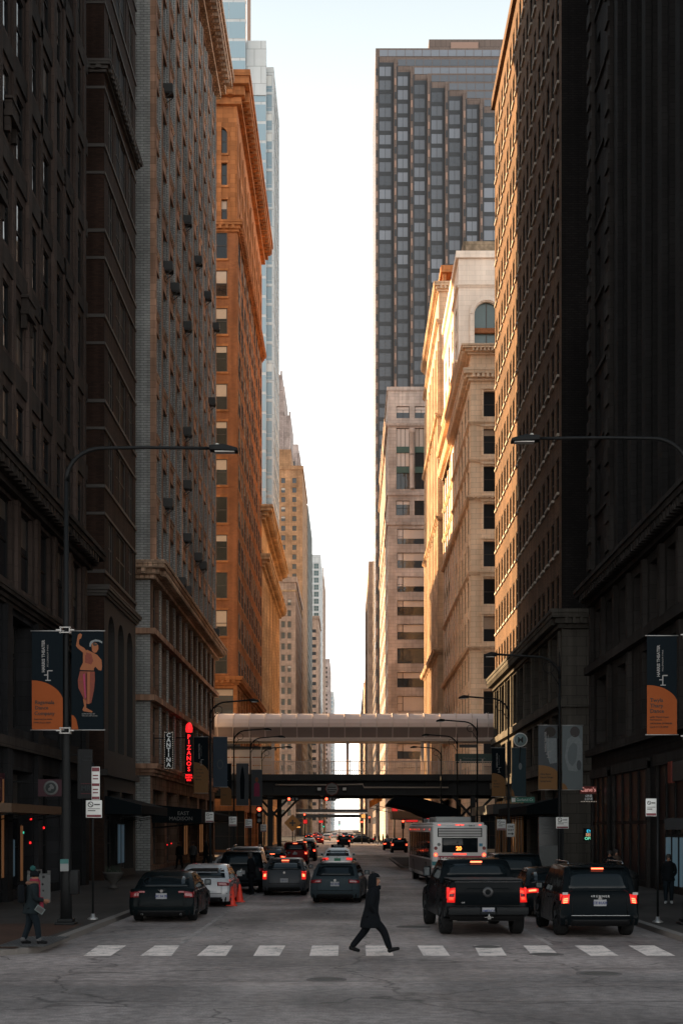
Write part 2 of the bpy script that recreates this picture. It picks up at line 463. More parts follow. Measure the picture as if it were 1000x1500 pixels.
class Bld:
    def __init__(s, name, label, x0, x1, y0, y1, H, side, mats, fm, gm, blinds=M_BLIND, bprob=(.7,), ncap=96, group=None, reveal=.25, cat='building'):
        s.x0, s.x1, s.y0, s.y1, s.H, s.side = x0, x1, y0, y1, H, side
        s.mats = mats; s.fm, s.gm, s.bm = fm, gm, blinds
        s.root = empty(name, ((x1 if side == 'L' else x0), y0, 0), 0, label, cat, group)
        WG.add(s.root.name)
        s.wall = MB(); s.wins = []; s.rv = reveal; s.ncap = ncap; s.bprob = bprob
        s.trim = MB(); s.piersm = MB()
    def frame(s, face):
        if face == 'front': return Matrix.Translation((s.x0, s.y0, 0)), s.x1-s.x0
        if s.side == 'L': return Matrix.Translation((s.x1, s.y0, 0)) @ Matrix.Rotation(R(90), 4, 'Z'), s.y1-s.y0
        return Matrix.Translation((s.x0, s.y1, 0)) @ Matrix.Rotation(R(-90), 4, 'Z'), s.y1-s.y0
    def uu(s, face, W, near):       # distance from the near / street corner -> local u
        if face == 'front': return W-near if s.side == 'L' else near
        return near if s.side == 'L' else W-near
    def facade(s, face, tiers):
        M, W = s.frame(face)
        def P(u, d, v): return tuple(M @ Vector((u, d, v)))
        for t in tiers:
            v0, v1 = t['v0'], t['v1']; rows = t.get('rows', 1); fh = (v1-v0)/rows
            m0, m1 = t.get('m0', .6), t.get('m1', .6); lim = t.get('len', W)
            holes = []
            if t.get('pitch'):
                n = max(1, int(round((lim-m0-m1)/t['pitch'])))
            else: n = t.get('cols', 0)
            rv = t.get('rv', s.rv)
            mi = t.get('mat', 0)
            for r in range(rows):
                for c in range(n):
                    cu = m0 + (c+.5)*(lim-m0-m1)/n
                    for du, w in t.get('sub', [(0, t.get('w', 1))]):
                        a = s.uu(face, W, cu+du)
                        h = t['h']; b0 = v0 + r*fh + t.get('sill', (fh-h)/2)
                        holes.append((a-w/2, b0, a+w/2, b0+h, t.get('arch', False) and r == rows-1))
                        s.wins.append((face, a-w/2, b0, w, h, t.get('kind', 'dh'), rv, t.get('arch', False) and r == rows-1, t.get('glass')))
            us = sorted(set([0, W] + [round(k, 4) for h in holes for k in (h[0], h[2])]))
            vs = sorted(set([v0, v1] + [round(k, 4) for h in holes for k in (h[1], h[3])]))
            hs = set()
            for h in holes:
                hs.add((round(h[0], 4), round(h[1], 4)))
            ui = {u: k for k, u in enumerate(us)}; vi = {v: k for k, v in enumerate(vs)}
            blocked = set()
            for h in holes:
                for a in range(ui[round(h[0], 4)], ui[round(h[2], 4)]):
                    for b_ in range(vi[round(h[1], 4)], vi[round(h[3], 4)]): blocked.add((a, b_))
            for b_ in range(len(vs)-1):
                a = 0
                while a < len(us)-1:
                    if (a, b_) in blocked: a += 1; continue
                    e = a
                    while e < len(us)-1 and (e, b_) not in blocked: e += 1
                    u0, u1, w0, w1 = us[a], us[e], vs[b_], vs[b_+1]
                    s.wall.face([P(u0, 0, w0), P(u1, 0, w0), P(u1, 0, w1), P(u0, 0, w1)], mi, [(u0, w0), (u1, w0), (u1, w1), (u0, w1)])
                    a = e
            for (u0, w0, u1, w1, arch) in holes:
                top = w1
                if arch:
                    rr = (u1-u0)/2; cx = (u0+u1)/2; top = w1-rr
                    arc = [(cx+rr*math.cos(R(180-15*k)), top+rr*math.sin(R(15*k))) for k in range(13)]
                    lft = [(u0, w1)] + [arc[k] for k in range(6, -1, -1)]
                    lft = [arc[k] for k in range(0, 7)] + [(u0, w1)]
                    rgt = [arc[k] for k in range(6, 13)] + [(u1, w1)]
                    for pl in (lft, rgt): s.wall.face([P(u, 0, v) for u, v in pl], mi, pl)
                    for k in range(12):
                        a_, b2 = arc[k], arc[k+1]
                        s.wall.face([P(a_[0], 0, a_[1]), P(b2[0], 0, b2[1]), P(b2[0], rv, b2[1]), P(a_[0], rv, a_[1])], mi, [(0,0),(.2,0),(.2,.2),(0,.2)])
                s.wall.face([P(u0, 0, w0), P(u0, rv, w0), P(u0, rv, top), P(u0, 0, top)], mi, [(0, w0), (rv, w0), (rv, top), (0, top)])
                s.wall.face([P(u1, 0, w0), P(u1, rv, w0), P(u1, rv, top), P(u1, 0, top)], mi, [(0, w0), (rv, w0), (rv, top), (0, top)])
                s.wall.face([P(u0, 0, w0), P(u1, 0, w0), P(u1, rv, w0), P(u0, rv, w0)], mi, [(u0, 0), (u1, 0), (u1, rv), (u0, rv)])
                if not arch: s.wall.face([P(u0, 0, w1), P(u1, 0, w1), P(u1, rv, w1), P(u0, rv, w1)], mi, [(u0, 0), (u1, 0), (u1, rv), (u0, rv)])
    def blank(s, top_mat=0):
        x0, x1, y0, y1, H = s.x0, s.x1, s.y0, s.y1, s.H
        w = s.wall
        w.face([(x0, y1, 0), (x1, y1, 0), (x1, y1, H), (x0, y1, H)], 0, [(0,0),(x1-x0,0),(x1-x0,H),(0,H)])
        xx = x0 if s.side == 'L' else x1
        w.face([(xx, y0, 0), (xx, y1, 0), (xx, y1, H), (xx, y0, H)], 0, [(0,0),(y1-y0,0),(y1-y0,H),(0,H)])
        w.face([(x0, y0, H), (x1, y0, H), (x1, y1, H), (x0, y1, H)], 0, [(0,0),(x1-x0,0),(x1-x0,y1-y0),(0,y1-y0)])
    def slab(s, v0, v1, p, m=0, target=None):
        t = target or MB()
        if s.side == 'L': t.box(s.x0, s.y0-p, v0, s.x1+p, s.y1+p*.9, v1, m)
        else: t.box(s.x0-p, s.y0-p, v0, s.x1, s.y1+p*.9, v1, m)
        if target is None: t.build('ledge', s.mats, s.root)
    def cornice(s, v, h, p, m=0, dent=0, dw=.3, dh=None):
        """stepped moulding of height h below v+h, with dentils"""
        t = MB()
        s.slab(v, v+h*.25, p*.35, m, t); s.slab(v+h*.25, v+h*.55, p*.62, m, t); s.slab(v+h*.55, v+h*.8, p*.98, m, t); s.slab(v+h*.8, v+h, p*1.08, m, t)
        if dent:
            dh = dh or h*.28
            for face in ('front', 'side'):
                M, W = s.frame(face)
                n = int(W/dent)
                if face == 'front': n = min(n, 40)
                for k in range(n):
                    a = s.uu(face, W, (k+.5)*dent)
                    t.box(a-dw/2, -p*.93, v+h*.5-dh, a+dw/2, -p*.2, v+h*.55, m, M)
        t.build('cornice', s.mats, s.root)
    def band(s, face, v0, v1, p, m=0, target=None, u0=0, u1=None):
        M, W = s.frame(face); u1 = W if u1 is None else u1
        a, b = s.uu(face, W, u0), s.uu(face, W, u1)
        t = target or MB(); t.box(min(a, b), -p, v0, max(a, b), .0 - .001, v1, m, M)
        if target is None: t.build('band', s.mats, s.root)
    def piers(s, face, us, w, p, v0, v1, m=0, target=None):
        M, W = s.frame(face)
        for u in us:
            a = s.uu(face, W, u)
            t = target or MB(); t.box(a-w/2, -p, v0, a+w/2, -.001, v1, m, M)
            if target is None: t.build('pier', s.mats, s.root)
    def bays(s, face, m0, m1, n, lim=None):
        W = lim or s.frame(face)[1]
        return [m0 + (c+.5)*(W-m0-m1)/n for c in range(n)]
    def edges(s, face, m0, m1, n, lim=None):
        W = lim or s.frame(face)[1]
        return [m0 + c*(W-m0-m1)/n for c in range(n+1)]
    def finish(s, wname='wall'):
        s.blank()
        s.wall.build(wname, s.mats, s.root, fix=True)
        if s.trim.f: s.trim.build('roof_block', s.mats, s.root)
        if s.piersm.f: s.piersm.build('pier', s.mats, s.root)
        rnd = random.Random(hash(s.root.name) % 1000 if False else len(s.wins)*7+3)
        items = []
        for wv in s.wins:
            face, u, v, w, h, kind, rv, arch, gl = wv
            M, W = s.frame(face)
            c = M @ Vector((u+w/2, 0, v+h/2))
            px = 512 + 2000*c.x/c.y; py = 1214 - 2000*(c.z-2.7)/c.y
            vis = (-20 < px < 1020 and -30 < py < 1500)
            if face == 'front' and c.x*1.0 < 0 and s.side == 'L' and False: vis = False
            size = w*h/(c.y**2) * (1 if face == 'front' else abs(c.x)/c.y)
            items.append((0 if vis else 1, -size, wv, c))
        items.sort(key=lambda t: (t[0], t[1]))
        rest = MB()
        for k, (nv, sz, wv, c) in enumerate(items):
            face, u, v, w, h, kind, rv, arch, gl = wv
            M, W = s.frame(face)
            ang = 0 if face == 'front' else (90 if s.side == 'L' else -90)
            bl = 0
            if rnd.random() < s.bprob[0]*.8: bl = rnd.choice((.25, .4, .5, .5, .62, 1))
            d0 = rv-.08
            glm = gl or s.gm
            if k < s.ncap and nv == 0:
                key = (round(w, 2), round(h, 2), kind, bl, s.fm.name, glm.name, s.bm.name)
                if key not in WIN_CACHE:
                    f = MB(); add_frame(f, w, h, kind)
                    p = MB(); add_pane(p, w, h, bl, None, 0, 1)
                    WIN_CACHE[key] = (f.mesh('window', s.fm, fix=False), p.mesh('pane', [glm, s.bm], fix=False))
                fm_, pm_ = WIN_CACHE[key]
                o = bpy.data.objects.new('window', fm_); COL.objects.link(o); o.parent = s.root
                q = M @ Vector((u, d0, v))
                o.location = (q.x-s.root.location.x, q.y-s.root.location.y, q.z); o.rotation_euler = (0, 0, R(ang))
                po = bpy.data.objects.new('pane', pm_); COL.objects.link(po); po.parent = o
            else:
                MM = M @ Matrix.Translation((u, d0, v))
                add_frame(rest, w, h, kind, MM); add_pane(rest, w, h, bl, MM)
        if rest.f:
            tag(rest.build('windows', [s.fm, s.gm, s.bm], s.root, fix=False), kind='stuff')
        return s

def T(v0, v1, rows, **k):
    d = dict(v0=v0, v1=v1, rows=rows); d.update(k); return d

G_NEAR = glassmat('dark_glass', (.006, .008, .011), spec=.4)
G_DIM = glassmat('dim_glass', (.006, .008, .011), .6, spec=.03)
G_MID = glassmat('office_glass', (.03, .035, .04))
G_SHOP = glassmat('shop_glass', (.004, .005, .007), .3, .02, .3, .2)
F_BLACK = plain('black_frame', (.009, .009, .009), .6, spec=.2)
F_BRONZE = plain('bronze_frame', (.05, .036, .028), .45)
F_PALE = plain('pale_stone_frame', (.06, .052, .046), .7)
F_WHITE = plain('cream_frame', (.35, .31, .26), .6)

# ---- left 1: dark limestone tower beside the near pavement
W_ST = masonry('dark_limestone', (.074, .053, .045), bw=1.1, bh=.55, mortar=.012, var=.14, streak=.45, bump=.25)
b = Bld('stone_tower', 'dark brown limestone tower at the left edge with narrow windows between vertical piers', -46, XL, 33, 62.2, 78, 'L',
        [W_ST, masonry('carved_limestone', (.042, .034, .03), bw=.8, bh=.8, mortar=.02, var=.2), masonry('shaded_limestone', (.024, .024, .026), bw=1.1, bh=.55, mortar=.012, var=.2, streak=.5)], F_BLACK, G_NEAR, M_BLIND_D, (.45,))  # lower storeys: street-level shade put into a darker, cooler limestone
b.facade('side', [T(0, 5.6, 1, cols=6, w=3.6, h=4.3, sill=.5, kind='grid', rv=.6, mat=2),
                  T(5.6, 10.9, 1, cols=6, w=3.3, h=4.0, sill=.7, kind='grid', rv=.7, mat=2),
                  T(10.9, 14.9, 1, pitch=3.25, w=1.9, h=2.9, sill=.55, kind='dh', rv=.25),
                  T(14.9, 78, 17, pitch=2.15, w=1.05, h=2.35, sill=.85, rv=.12)])
b.facade('front', [T(0, 78, 1, cols=0, w=1, h=1)])
b.cornice(14.5, .9, .75, 1, dent=.6, dw=.3); b.cornice(10.5, .5, .4, 1, dent=0); b.slab(5.5, 5.9, .25, 1)
n = int(round((29.2-1.2)/2.15))
b.piers('side', b.edges('side', .6, .6, n), .34, .07, 15.4, 77.5, 0)
b.piers('side', b.edges('side', .6, .6, n)[::2], .5, .13, 15.4, 77.5, 0)
b.piers('side', b.edges('side', .6, .6, 6), .75, .18, 0, 10.5, 2)
b.piers('side', b.edges('side', .6, .6, 9), .5, .12, 11, 14.5, 0)
for r in range(1, 17):
    b.band('side', 14.9+r*3.712-.12, 14.9+r*3.712+.6, .07, 1)
M_, W_ = b.frame('side')
for u, v in ((13.2, 24), (17.4, 21.5), (15, 27.5)):      # carved balconies and brackets
    orn = MB(); orn.box(u-.6, -.3, v, u+.6, 0, v+.2, 0, M_); orn.box(u-.5, -.26, v+.2, u+.5, -.0, v+.6, 0, M_)
    orn.box(u-.6, -.3, v+.6, u+.6, -.0, v+.7, 0, M_)
    for d in (-.45, .45): orn.box(u+d-.1, -.2, v-.5, u+d+.1, 0, v, 0, M_)
    orn.build('balcony', b.mats[1], b.root)
b.finish()

# ---- left 2: narrow brick building with pale triple windows
W_BK = masonry('dark_red_brick', (.045, .022, .015), joint=(.028, .021, .017), var=.3, streak=.35)
b = Bld('brick_building', 'narrow dark red brick building on the left with pale stone triple windows', -40, XL, 66.8, 76.6, 72, 'L',
        [W_BK, F_PALE, plain('dark_stone', (.025,.022,.02), .8)], plain('stone_mullion', (.06, .052, .045), .7), G_DIM, M_BLIND_D, (0,))
b.facade('side', [T(0, 5.4, 1, cols=2, w=3.8, h=4.1, sill=.5, kind='grid', rv=.6, mat=2),
                  T(5.4, 14.6, 1, cols=3, w=1.9, h=6.8, sill=1.2, kind='two', rv=.6, arch=True, mat=2),
                  T(14.6, 68.8, 13, cols=1, sub=[(-3.1, 1.35), (0, 3.0), (3.1, 1.35)], h=2.65, sill=.8, kind='two', rv=.12),
                  T(68.8, 72, 1)])
b.facade('front', [T(0, 72, 1)])
for r in range(14):
    v = 14.6+r*4.17
    b.slab(v+.62, v+.78, .06, 1); b.slab(v+3.47, v+3.6, .05, 1)
b.cornice(14.1, .5, .3, 1); b.cornice(39.7, .5, .35, 1, dent=.5, dw=.25); b.cornice(70.5, 1.5, 1.2, 1, dent=.7)
b.slab(5.3, 5.6, .2, 2)
b.finish()

# ---- left 3: long office block with grey glazed brick and tan ornate spandrels
W_GB = masonry('grey_glazed_brick', (.40, .40, .385), joint=(.18,.185,.18), bw=.42, bh=.15, mortar=.02, var=.14, streak=.25, rough=.6)
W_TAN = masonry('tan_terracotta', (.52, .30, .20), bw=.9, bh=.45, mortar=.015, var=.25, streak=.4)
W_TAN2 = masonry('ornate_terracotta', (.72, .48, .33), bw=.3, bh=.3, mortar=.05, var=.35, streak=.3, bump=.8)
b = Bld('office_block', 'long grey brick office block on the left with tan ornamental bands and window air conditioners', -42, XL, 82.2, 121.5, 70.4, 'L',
        [W_GB, W_TAN, W_TAN2, masonry('dark_tan_terracotta', (.25, .15, .105), bw=.9, bh=.45, mortar=.015, var=.25, streak=.5)], F_BRONZE, G_NEAR, M_BLIND_D, (.35,))  # last terracotta is a darker tan for the lower storeys
NB = 11
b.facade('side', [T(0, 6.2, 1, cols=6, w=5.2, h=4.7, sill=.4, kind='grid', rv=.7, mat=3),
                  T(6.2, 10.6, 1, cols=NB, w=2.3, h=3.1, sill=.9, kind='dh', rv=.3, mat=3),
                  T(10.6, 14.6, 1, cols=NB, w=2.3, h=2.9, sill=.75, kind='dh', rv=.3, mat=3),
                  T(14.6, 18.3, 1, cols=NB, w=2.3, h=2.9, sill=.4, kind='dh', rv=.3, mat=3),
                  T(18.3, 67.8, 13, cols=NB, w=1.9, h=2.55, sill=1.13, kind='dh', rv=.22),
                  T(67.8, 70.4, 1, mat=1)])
b.facade('front', [T(0, 70.4, 1)])
E_ = b.edges('side', .6, .6, NB); C_ = b.bays('side', .6, .6, NB)
b.piers('side', E_, .62, .14, 18.9, 67.5, 0); b.piers('side', [e for e in E_], .14, .2, 18.9, 67.5, 1)
b.piers('side', E_[1:-1], .5, .1, 6.5, 17.8, 0); b.piers('side', [.1], .25, .36, 18.9, 67.5, 1)
spn = MB(); M_, W_ = b.frame('side')
for r in range(14):
    v = 18.3+r*3.808
    for c in C_:
        a = b.uu('side', W_, c)
        spn.box(a-1.0, -.06, v-.02 if r else v+.6, a+1.0, 0, v+1.1, 0, M_)
        spn.box(a-1.1, -.16, v+1.0, a+1.1, 0, v+1.13, 0, M_)
        for k in range(7): spn.box(a-.98+k*.29, -.14, v+.8, a-.86+k*.29, -.06, v+1.0, 1, M_)
        if r: spn.box(a-1.1, -.1, v-.14, a+1.1, 0, v-.02, 0, M_)
spn.build('spandrel', [W_TAN, W_TAN2], b.root)
b.cornice(17.7, 1.0, 1.0, 2, dent=.55, dw=.25); b.slab(14.4, 14.75, .35, 1); b.slab(10.4, 10.75, .35, 1); b.cornice(5.9, .7, .5, 1)
b.cornice(67.9, 2.5, 1.5, 2, dent=.9, dw=.4)
for k, (px, py) in enumerate(((234,100),(272,325),(286,388),(297,430),(308,466),(264,438),(302,577),(264,628),(270,690),(241,380),(250,420),(268,790),(283,820),(294,845),(268,862),(257,852),(310,935),(238,745))):
    y = min(119.5, 24000/(512-px)); a = MB(); v = hp(py, y)
    cw_ = min(C_, key=lambda c: abs(c-(y-82.2))); y = 82.2+cw_; r = round((v-18.3-1.3)/3.808); v = 18.3+r*3.808+1.3
    a.box(-.0, -.38, 0, .62, .38, .52, 0)
    for j in range(6): a.box(.62, -.34+j*.12, .05, .64, -.28+j*.12, .47, 1)
    a.box(0, -.34, -.08, .6, -.3, 0, 1); a.box(0, .3, -.08, .6, .34, 0, 1); a.bar((0,-.32,-.5), (.58,-.32,-.06), .04, .04, 1); a.bar((0,.32,-.5), (.58,.32,-.06), .04, .04, 1)
    a.box(-.45, -.3, .05, 0, .3, .45, 0)
    a.build('air_conditioner', [plain('ac_case', (.035,.034,.033), .5, .3), plain('ac_grille', (.02,.02,.02), .5)], b.root, off=(0,0,0), loc=(.02, y-82.2, v), bevel=0)
b.finish()

# ---- left 4: tall orange terracotta building across Wabash
W_OR = masonry('orange_brick', (.30, .102, .040), joint=(.36,.16,.08), bw=.3, bh=.1, mortar=.015, var=.22, streak=.25, big=.3)
W_OT = masonry('orange_terracotta', (.43, .165, .062), bw=1.1, bh=.5, mortar=.015, var=.22, streak=.25, big=.3)
b = Bld('terracotta_tower', 'tall orange brick and terracotta building on the left with a deep overhanging cornice', -24.5, XL, 145.5, 186, 82.8, 'L',
        [W_OR, W_OT], F_BRONZE, G_MID, plain('tan_blind', (.5,.36,.26), .5, coat=.6), (.75,))
ORW = [T(0, 5.5, 1, cols=6, w=5, h=4.2, sill=.4, kind='grid', rv=.5, mat=1), T(5.5, 18.3, 3, cols=10, w=2.6, h=2.9, sill=.7, kind='dh', rv=.4, mat=1),
       T(18.3, 66.6, 12, cols=10, sub=[(-.92, 1.6), (.92, 1.6)], h=2.75, sill=.9, rv=.06, glass=G_NEAR),
       T(66.6, 70.6, 1, cols=10, sub=[(-.85, 1.25), (.85, 1.25)], h=2.3, sill=.9, rv=.3, mat=1), T(70.6, 74.4, 1, cols=10, sub=[(-.85, 1.25), (.85, 1.25)], h=2.4, sill=.7, rv=.3, mat=1),
       T(74.4, 78.2, 1, cols=10, sub=[(-.85, 1.25), (.85, 1.25)], h=2.8, sill=.3, rv=.3, mat=1, arch=True), T(78.2, 82.8, 1, mat=1)]
b.facade('side', ORW)
fr = []
for t in ORW:
    t = dict(t)
    if t.get('cols'):
        t['cols'] = 1; t['len'] = 3.4; t['m0'] = 0; t['m1'] = 0
        if 'sub' in t: t['sub'] = [(0, 1.3)]
    fr.append(t)
b.facade('front', fr)
E_ = b.edges('side', .6, .6, 10)
b.piers('side', E_, .6, .07, 18.9, 78, 1); b.piers('front', [.45, 1.9, 6.3, 10.7], .5, .1, 66.9, 78, 1)
for r in range(13):
    v = 18.3+r*4.025
    b.band('side', v+.6, v+.82, .05, 1)
    for f in (3.1, 7.4, 11.2): pass
b.band('front', 18.3, 18.7, .12, 1)
b.cornice(18.0, .9, .6, 1, dent=.6); b.cornice(66.3, 1.1, .6, 1, dent=.7, dw=.3); b.cornice(79.75, 3.1, 1.4, 1, dent=1.25, dw=.5, dh=.9)
b.trim.box(-24, 147.2, 82.86, -13.4, 184, 84.1, 0)
sl = b.wall; M_, W_ = b.frame('front')
for wv in [w for w in b.wins if w[0] == 'front']:
    _, u, v, w, h = wv[:5]
    if 18 < v: sl.box(u-.15, -.12, v-.22, u+w+.15, 0, v-.002, 1, M_); (sl.box(u-.12, -.08, v+h+.002, u+w+.12, 0, v+h+.25, 1, M_) if v < 73 else None)
b.finish()

# ---- left 5: cream building beyond it
W_CR = masonry('cream_stone', (.62, .42, .25), bw=.9, bh=.45, mortar=.015, var=.15, streak=.25)
b = Bld('cream_building', 'lower cream stone building with a wide cornice behind the orange tower on the left', -30, XL, 186.2, 232, 46.5, 'L', [W_CR], F_BRONZE, G_MID, M_BLIND, (.4,), ncap=60)
b.facade('side', [T(0, 6, 1, cols=4, w=4.6, h=4.4, sill=.4, kind='grid'), T(6, 42, 9, cols=12, w=2.1, h=2.5, kind='two'), T(42, 46.5, 1)])
b.facade('front', [T(0, 46.5, 1)])
b.piers('side', b.edges('side', .6, .6, 12), .6, .12, 6.2, 38, 0)
b.cornice(38.4, 1.6, 1.2, 0, dent=.8); b.cornice(44.8, 1.8, 1.5, 0, dent=.8)
b.finish()

# ---- left: stepped glass tower
W_PAN = masonry('silver_panels', (.50, .52, .52), bw=2.6, bh=3.3, mortar=.06, var=.05, streak=.05, big=.08, rough=.35, bump=.1)
G_SKY = glassmat('pale_blue_glass', (.24, .33, .38), .08, .05, .12)
F_SIL = plain('silver_frame', (.42, .43, .43), .4, .3)
def glass_tower(name, label, x0, x1, y0, y1, H, side, fh, pitch, mats, fm, gm, cap=90, v00=0, cr=0):
    b = Bld(name, label, x0, x1, y0, y1, H, side, mats, fm, gm, plain('pale_blind', (.55,.55,.52), .4, coat=.5), (.22,), ncap=cap, reveal=.12)
    n = int((H-1.2-v00)/fh)
    for f in ('side', 'front'):
        b.facade(f, ([T(0, v00, 1)] if v00 else []) + [T(v00, v00+n*fh, n, pitch=pitch, w=pitch-.14, h=fh-.45, sill=.4, kind='cur', m0=.3, m1=.3), T(v00+n*fh, H, 1)])
    return b
root_b = glass_tower('glass_tower', 'pale blue glass high rise stepping up behind the orange tower on the left', -30, -14.6, 263, 283, 149.5, 'L', 3.7, 3.1, [W_PAN], F_SIL, G_SKY, 95)
b = root_b
m2 = MB()
def clad(mb, x0, x1, y0, y1, v0, v1, fh=3.3, pitch=2.6):
    """upper blocks of the glass tower, clad in panes with thin frames"""
    mb.box(x0, y0, v0, x1, y1, v1, 0)
    n = int((v1-v0)/fh)
    k = int((x1-x0)/pitch)
    for r in range(n):
        vv = v0+r*fh
        for c in range(k):
            a = x1-(c+1)*pitch
            if a < x0: continue
            mb.box(a+.05, y0-.05, vv+.45, a+pitch-.05, y0, vv+fh-.1, 1)
        mb.box(x1, y0+.2, vv+.45, x1+.05, y1-.2, vv+fh-.1, 1)
clad(m2, -32, -16.0, 261.2, 262.8, 60, 153.2, 3.7, 3.1)
clad(m2, -36, -19.8, 259.4, 261.1, 60, 186, 3.7, 3.1)
m2.build('upper_block', [W_PAN, G_SKY], b.root)
m3 = MB(); m3.box(-33.5, 210.9, 118.5, -13.7, 211, 126.2, 0) if False else m3.box(-19.7, 260.9, 143, -15.95, 261.15, 153.4, 0); m3.build('crown_panel', W_PAN, b.root)
m3 = MB(); m3.box(-19.6, 261.5, 153.3, -19.0, 262.5, 171, 0); m3.build('corner_fin', plain('brown_fin', (.3,.2,.16), .6), b.root)
b.finish()

# ---- left, beyond State Street
XL2, XR2 = -17.5, 7.0
W_T4 = masonry('beige_stone', (.44, .31, .235), bw=1.2, bh=.6, mortar=.02, var=.12, streak=.25)
W_T3 = masonry('orange_beige_brick', (.46, .26, .14), bw=1.2, bh=.6, mortar=.02, var=.14, streak=.2)
W_PK = masonry('pale_pink_stone', (.44, .36, .33), bw=1.5, bh=.8, mortar=.03, var=.1, streak=.2)  # pale base colour also stands in for haze over the farthest buildings
W_GN = masonry('grey_green_panels', (.22, .24, .23), bw=2, bh=3.5, mortar=.1, var=.1)
def far(name, label, x0, x1, y0, y1, H, side, mat, fh, pitch, w, h, kind='plain', cap=80, top=2.5, gm=G_MID, fm=F_BRONZE, bp=.35, group=None, sub=None, fine=True, **kw):
    b = Bld(name, label, x0, x1, y0, y1, H, side, [mat, W_CR], fm, gm, M_BLIND, (bp,), ncap=cap, reveal=.3, group=group)
    n = int((H-top-6)/fh); v1 = 6+n*fh
    k = dict(pitch=pitch, w=w, h=h, kind=kind, m0=1.0, m1=1.0)
    if sub: k['sub'] = sub
    for f in ('side', 'front'):
        kk = dict(k); kk.update(kw if f == 'front' else {})
        b.facade(f, [T(0, 6, 1), T(6, v1, n, **kk), T(v1, H, 1)])
    return b
b = far('beige_tower', 'beige stone mid rise on the left beyond the footbridge, with paired green windows', -36, XL2, 443, 500, 84, 'L', W_T4, 3.6, 4.2, 1.1, 2.0, 'plain', sub=[(-1.0, 1.15), (1.0, 1.15)], bp=.12)
b.slab(82.6, 84.4, .4); b.trim.box(-30, 446, 84, -20.4, 480, 87.5, 0); b.cornice(79.6, .6, .3, 1); b.finish()
b = far('orange_tower', 'orange beige brick high rise with small square windows behind the beige one on the left', -40, XL2, 507, 560, 137, 'L', W_T3, 3.55, 4.4, 1.5, 1.9, 'dh', bp=.5, cap=95)
b.slab(136, 137.5, .3); b.trim.box(-40, 512, 137.5, -22, 545, 145, 0); b.trim.box(-40, 511.9, 129, XL2-6, 512, 131, 0) if False else None; b.finish()
b = Bld('spired_tower', 'pale pink stepped tower with pinnacles rising behind the orange beige high rise', -42, -22.5, 600, 640, 165, 'L', [W_PK], F_BRONZE, G_MID, M_BLIND, (.2,), ncap=60)
for f in ('side', 'front'): b.facade(f, [T(0, 165, 44, pitch=3.2, w=1.5, h=2.2, kind='plain', m0=.8, m1=.8)])
b.piers('front', [k*3.2+.8 for k in range(6)], .7, .6, 20, 168, 0); b.piers('side', [k*3.2+.8 for k in range(12)], .7, .6, 20, 168, 0)
for x0, x1, v0, v1 in ((-42, -26, 165, 185), (-42, -28.5, 185, 196), (-42, -29.7, 196, 203)):
    b.trim.box(x0, 602, v0, x1, 632, v1, 0)
    for k in range(5): b.trim.box(x1-k*3-.8, 601.5, v0, x1-k*3, 602.1, v1+1.5, 0)
b.trim.box(-25, 601, 165, -22.6, 630, 172, 0); b.finish()
b = far('green_slab_building', 'dark grey green slab tower just right of the orange beige high rise', -36, XL2, 575, 640, 139, 'L', W_GN, 3.8, 3, 2.2, 1.8, 'plain', cap=40); b.finish()
b = far('glass_office_tower', 'blue green glass office tower standing over the far left side of the street', -38, XL2, 833, 890, 170, 'L', W_PAN, 4.3, 3.6, 3.0, 3.2, 'two', cap=90, gm=glassmat('teal_glass', (.10,.2,.2), .08, .05, .7), fm=F_SIL, bp=.1, top=3); b.finish()
b = far('banded_tower', 'brown grey tower with dark window bands in front of the glass office tower', -38, XL2-.3, 780, 828, 124, 'L', W_T4, 4.3, 3.4, 2.9, 1.9, 'two', cap=60, bp=.1); b.slab(122.5, 124.2, .6); b.finish()
b = far('brown_tower', 'slim brown tower edge to the right of the blue green glass tower', -40, XL2, 905, 1000, 176, 'L', W_T4, 4, 4, 2, 2, 'plain', cap=40); b.finish()
b = far('pink_tower', 'pale pink tower in the far distance near the sky gap on the left', -45, XL2, 1200, 1300, 152, 'L', W_PK, 4, 4, 2, 2, 'plain', cap=30); b.finish()
b = far('distant_glass_tower', 'pale green glass tower farthest down the left side of the street', -45, XL2, 1520, 1620, 155, 'L', W_PAN, 4.5, 5, 4, 3, 'plain', cap=20, gm=G_SKY, fm=F_SIL); b.finish()

# ================= RIGHT SIDE
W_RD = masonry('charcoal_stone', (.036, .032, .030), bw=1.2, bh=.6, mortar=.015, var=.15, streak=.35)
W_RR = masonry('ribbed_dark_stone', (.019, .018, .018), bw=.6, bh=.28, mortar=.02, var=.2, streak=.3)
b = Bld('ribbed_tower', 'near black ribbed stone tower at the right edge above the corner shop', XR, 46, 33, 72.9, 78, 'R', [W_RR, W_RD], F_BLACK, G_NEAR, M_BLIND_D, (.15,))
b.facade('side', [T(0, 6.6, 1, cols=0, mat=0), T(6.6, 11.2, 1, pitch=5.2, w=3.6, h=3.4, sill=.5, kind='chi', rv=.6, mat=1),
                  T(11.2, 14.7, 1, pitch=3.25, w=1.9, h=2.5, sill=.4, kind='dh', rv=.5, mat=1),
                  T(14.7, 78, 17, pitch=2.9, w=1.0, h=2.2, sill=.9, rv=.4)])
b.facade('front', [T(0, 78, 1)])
b.cornice(14.5, 1.0, .8, 1, dent=.55, dw=.25, dh=.3); b.slab(10.9, 11.3, .35, 1); b.slab(6.5, 6.85, .3, 1)
n = int(round((39.9-1.2)/2.9)); E_ = b.edges('side', .6, .6, n)
for e in E_[:-3]: b.piers('side', [e-.5, e, e+.5], .22, .3, 15.6, 77.5, 0)
for e in E_[:-3]: b.piers('side', [e], .7, .55, 15.6, 77.5, 0)
qn = [MB(), MB()]
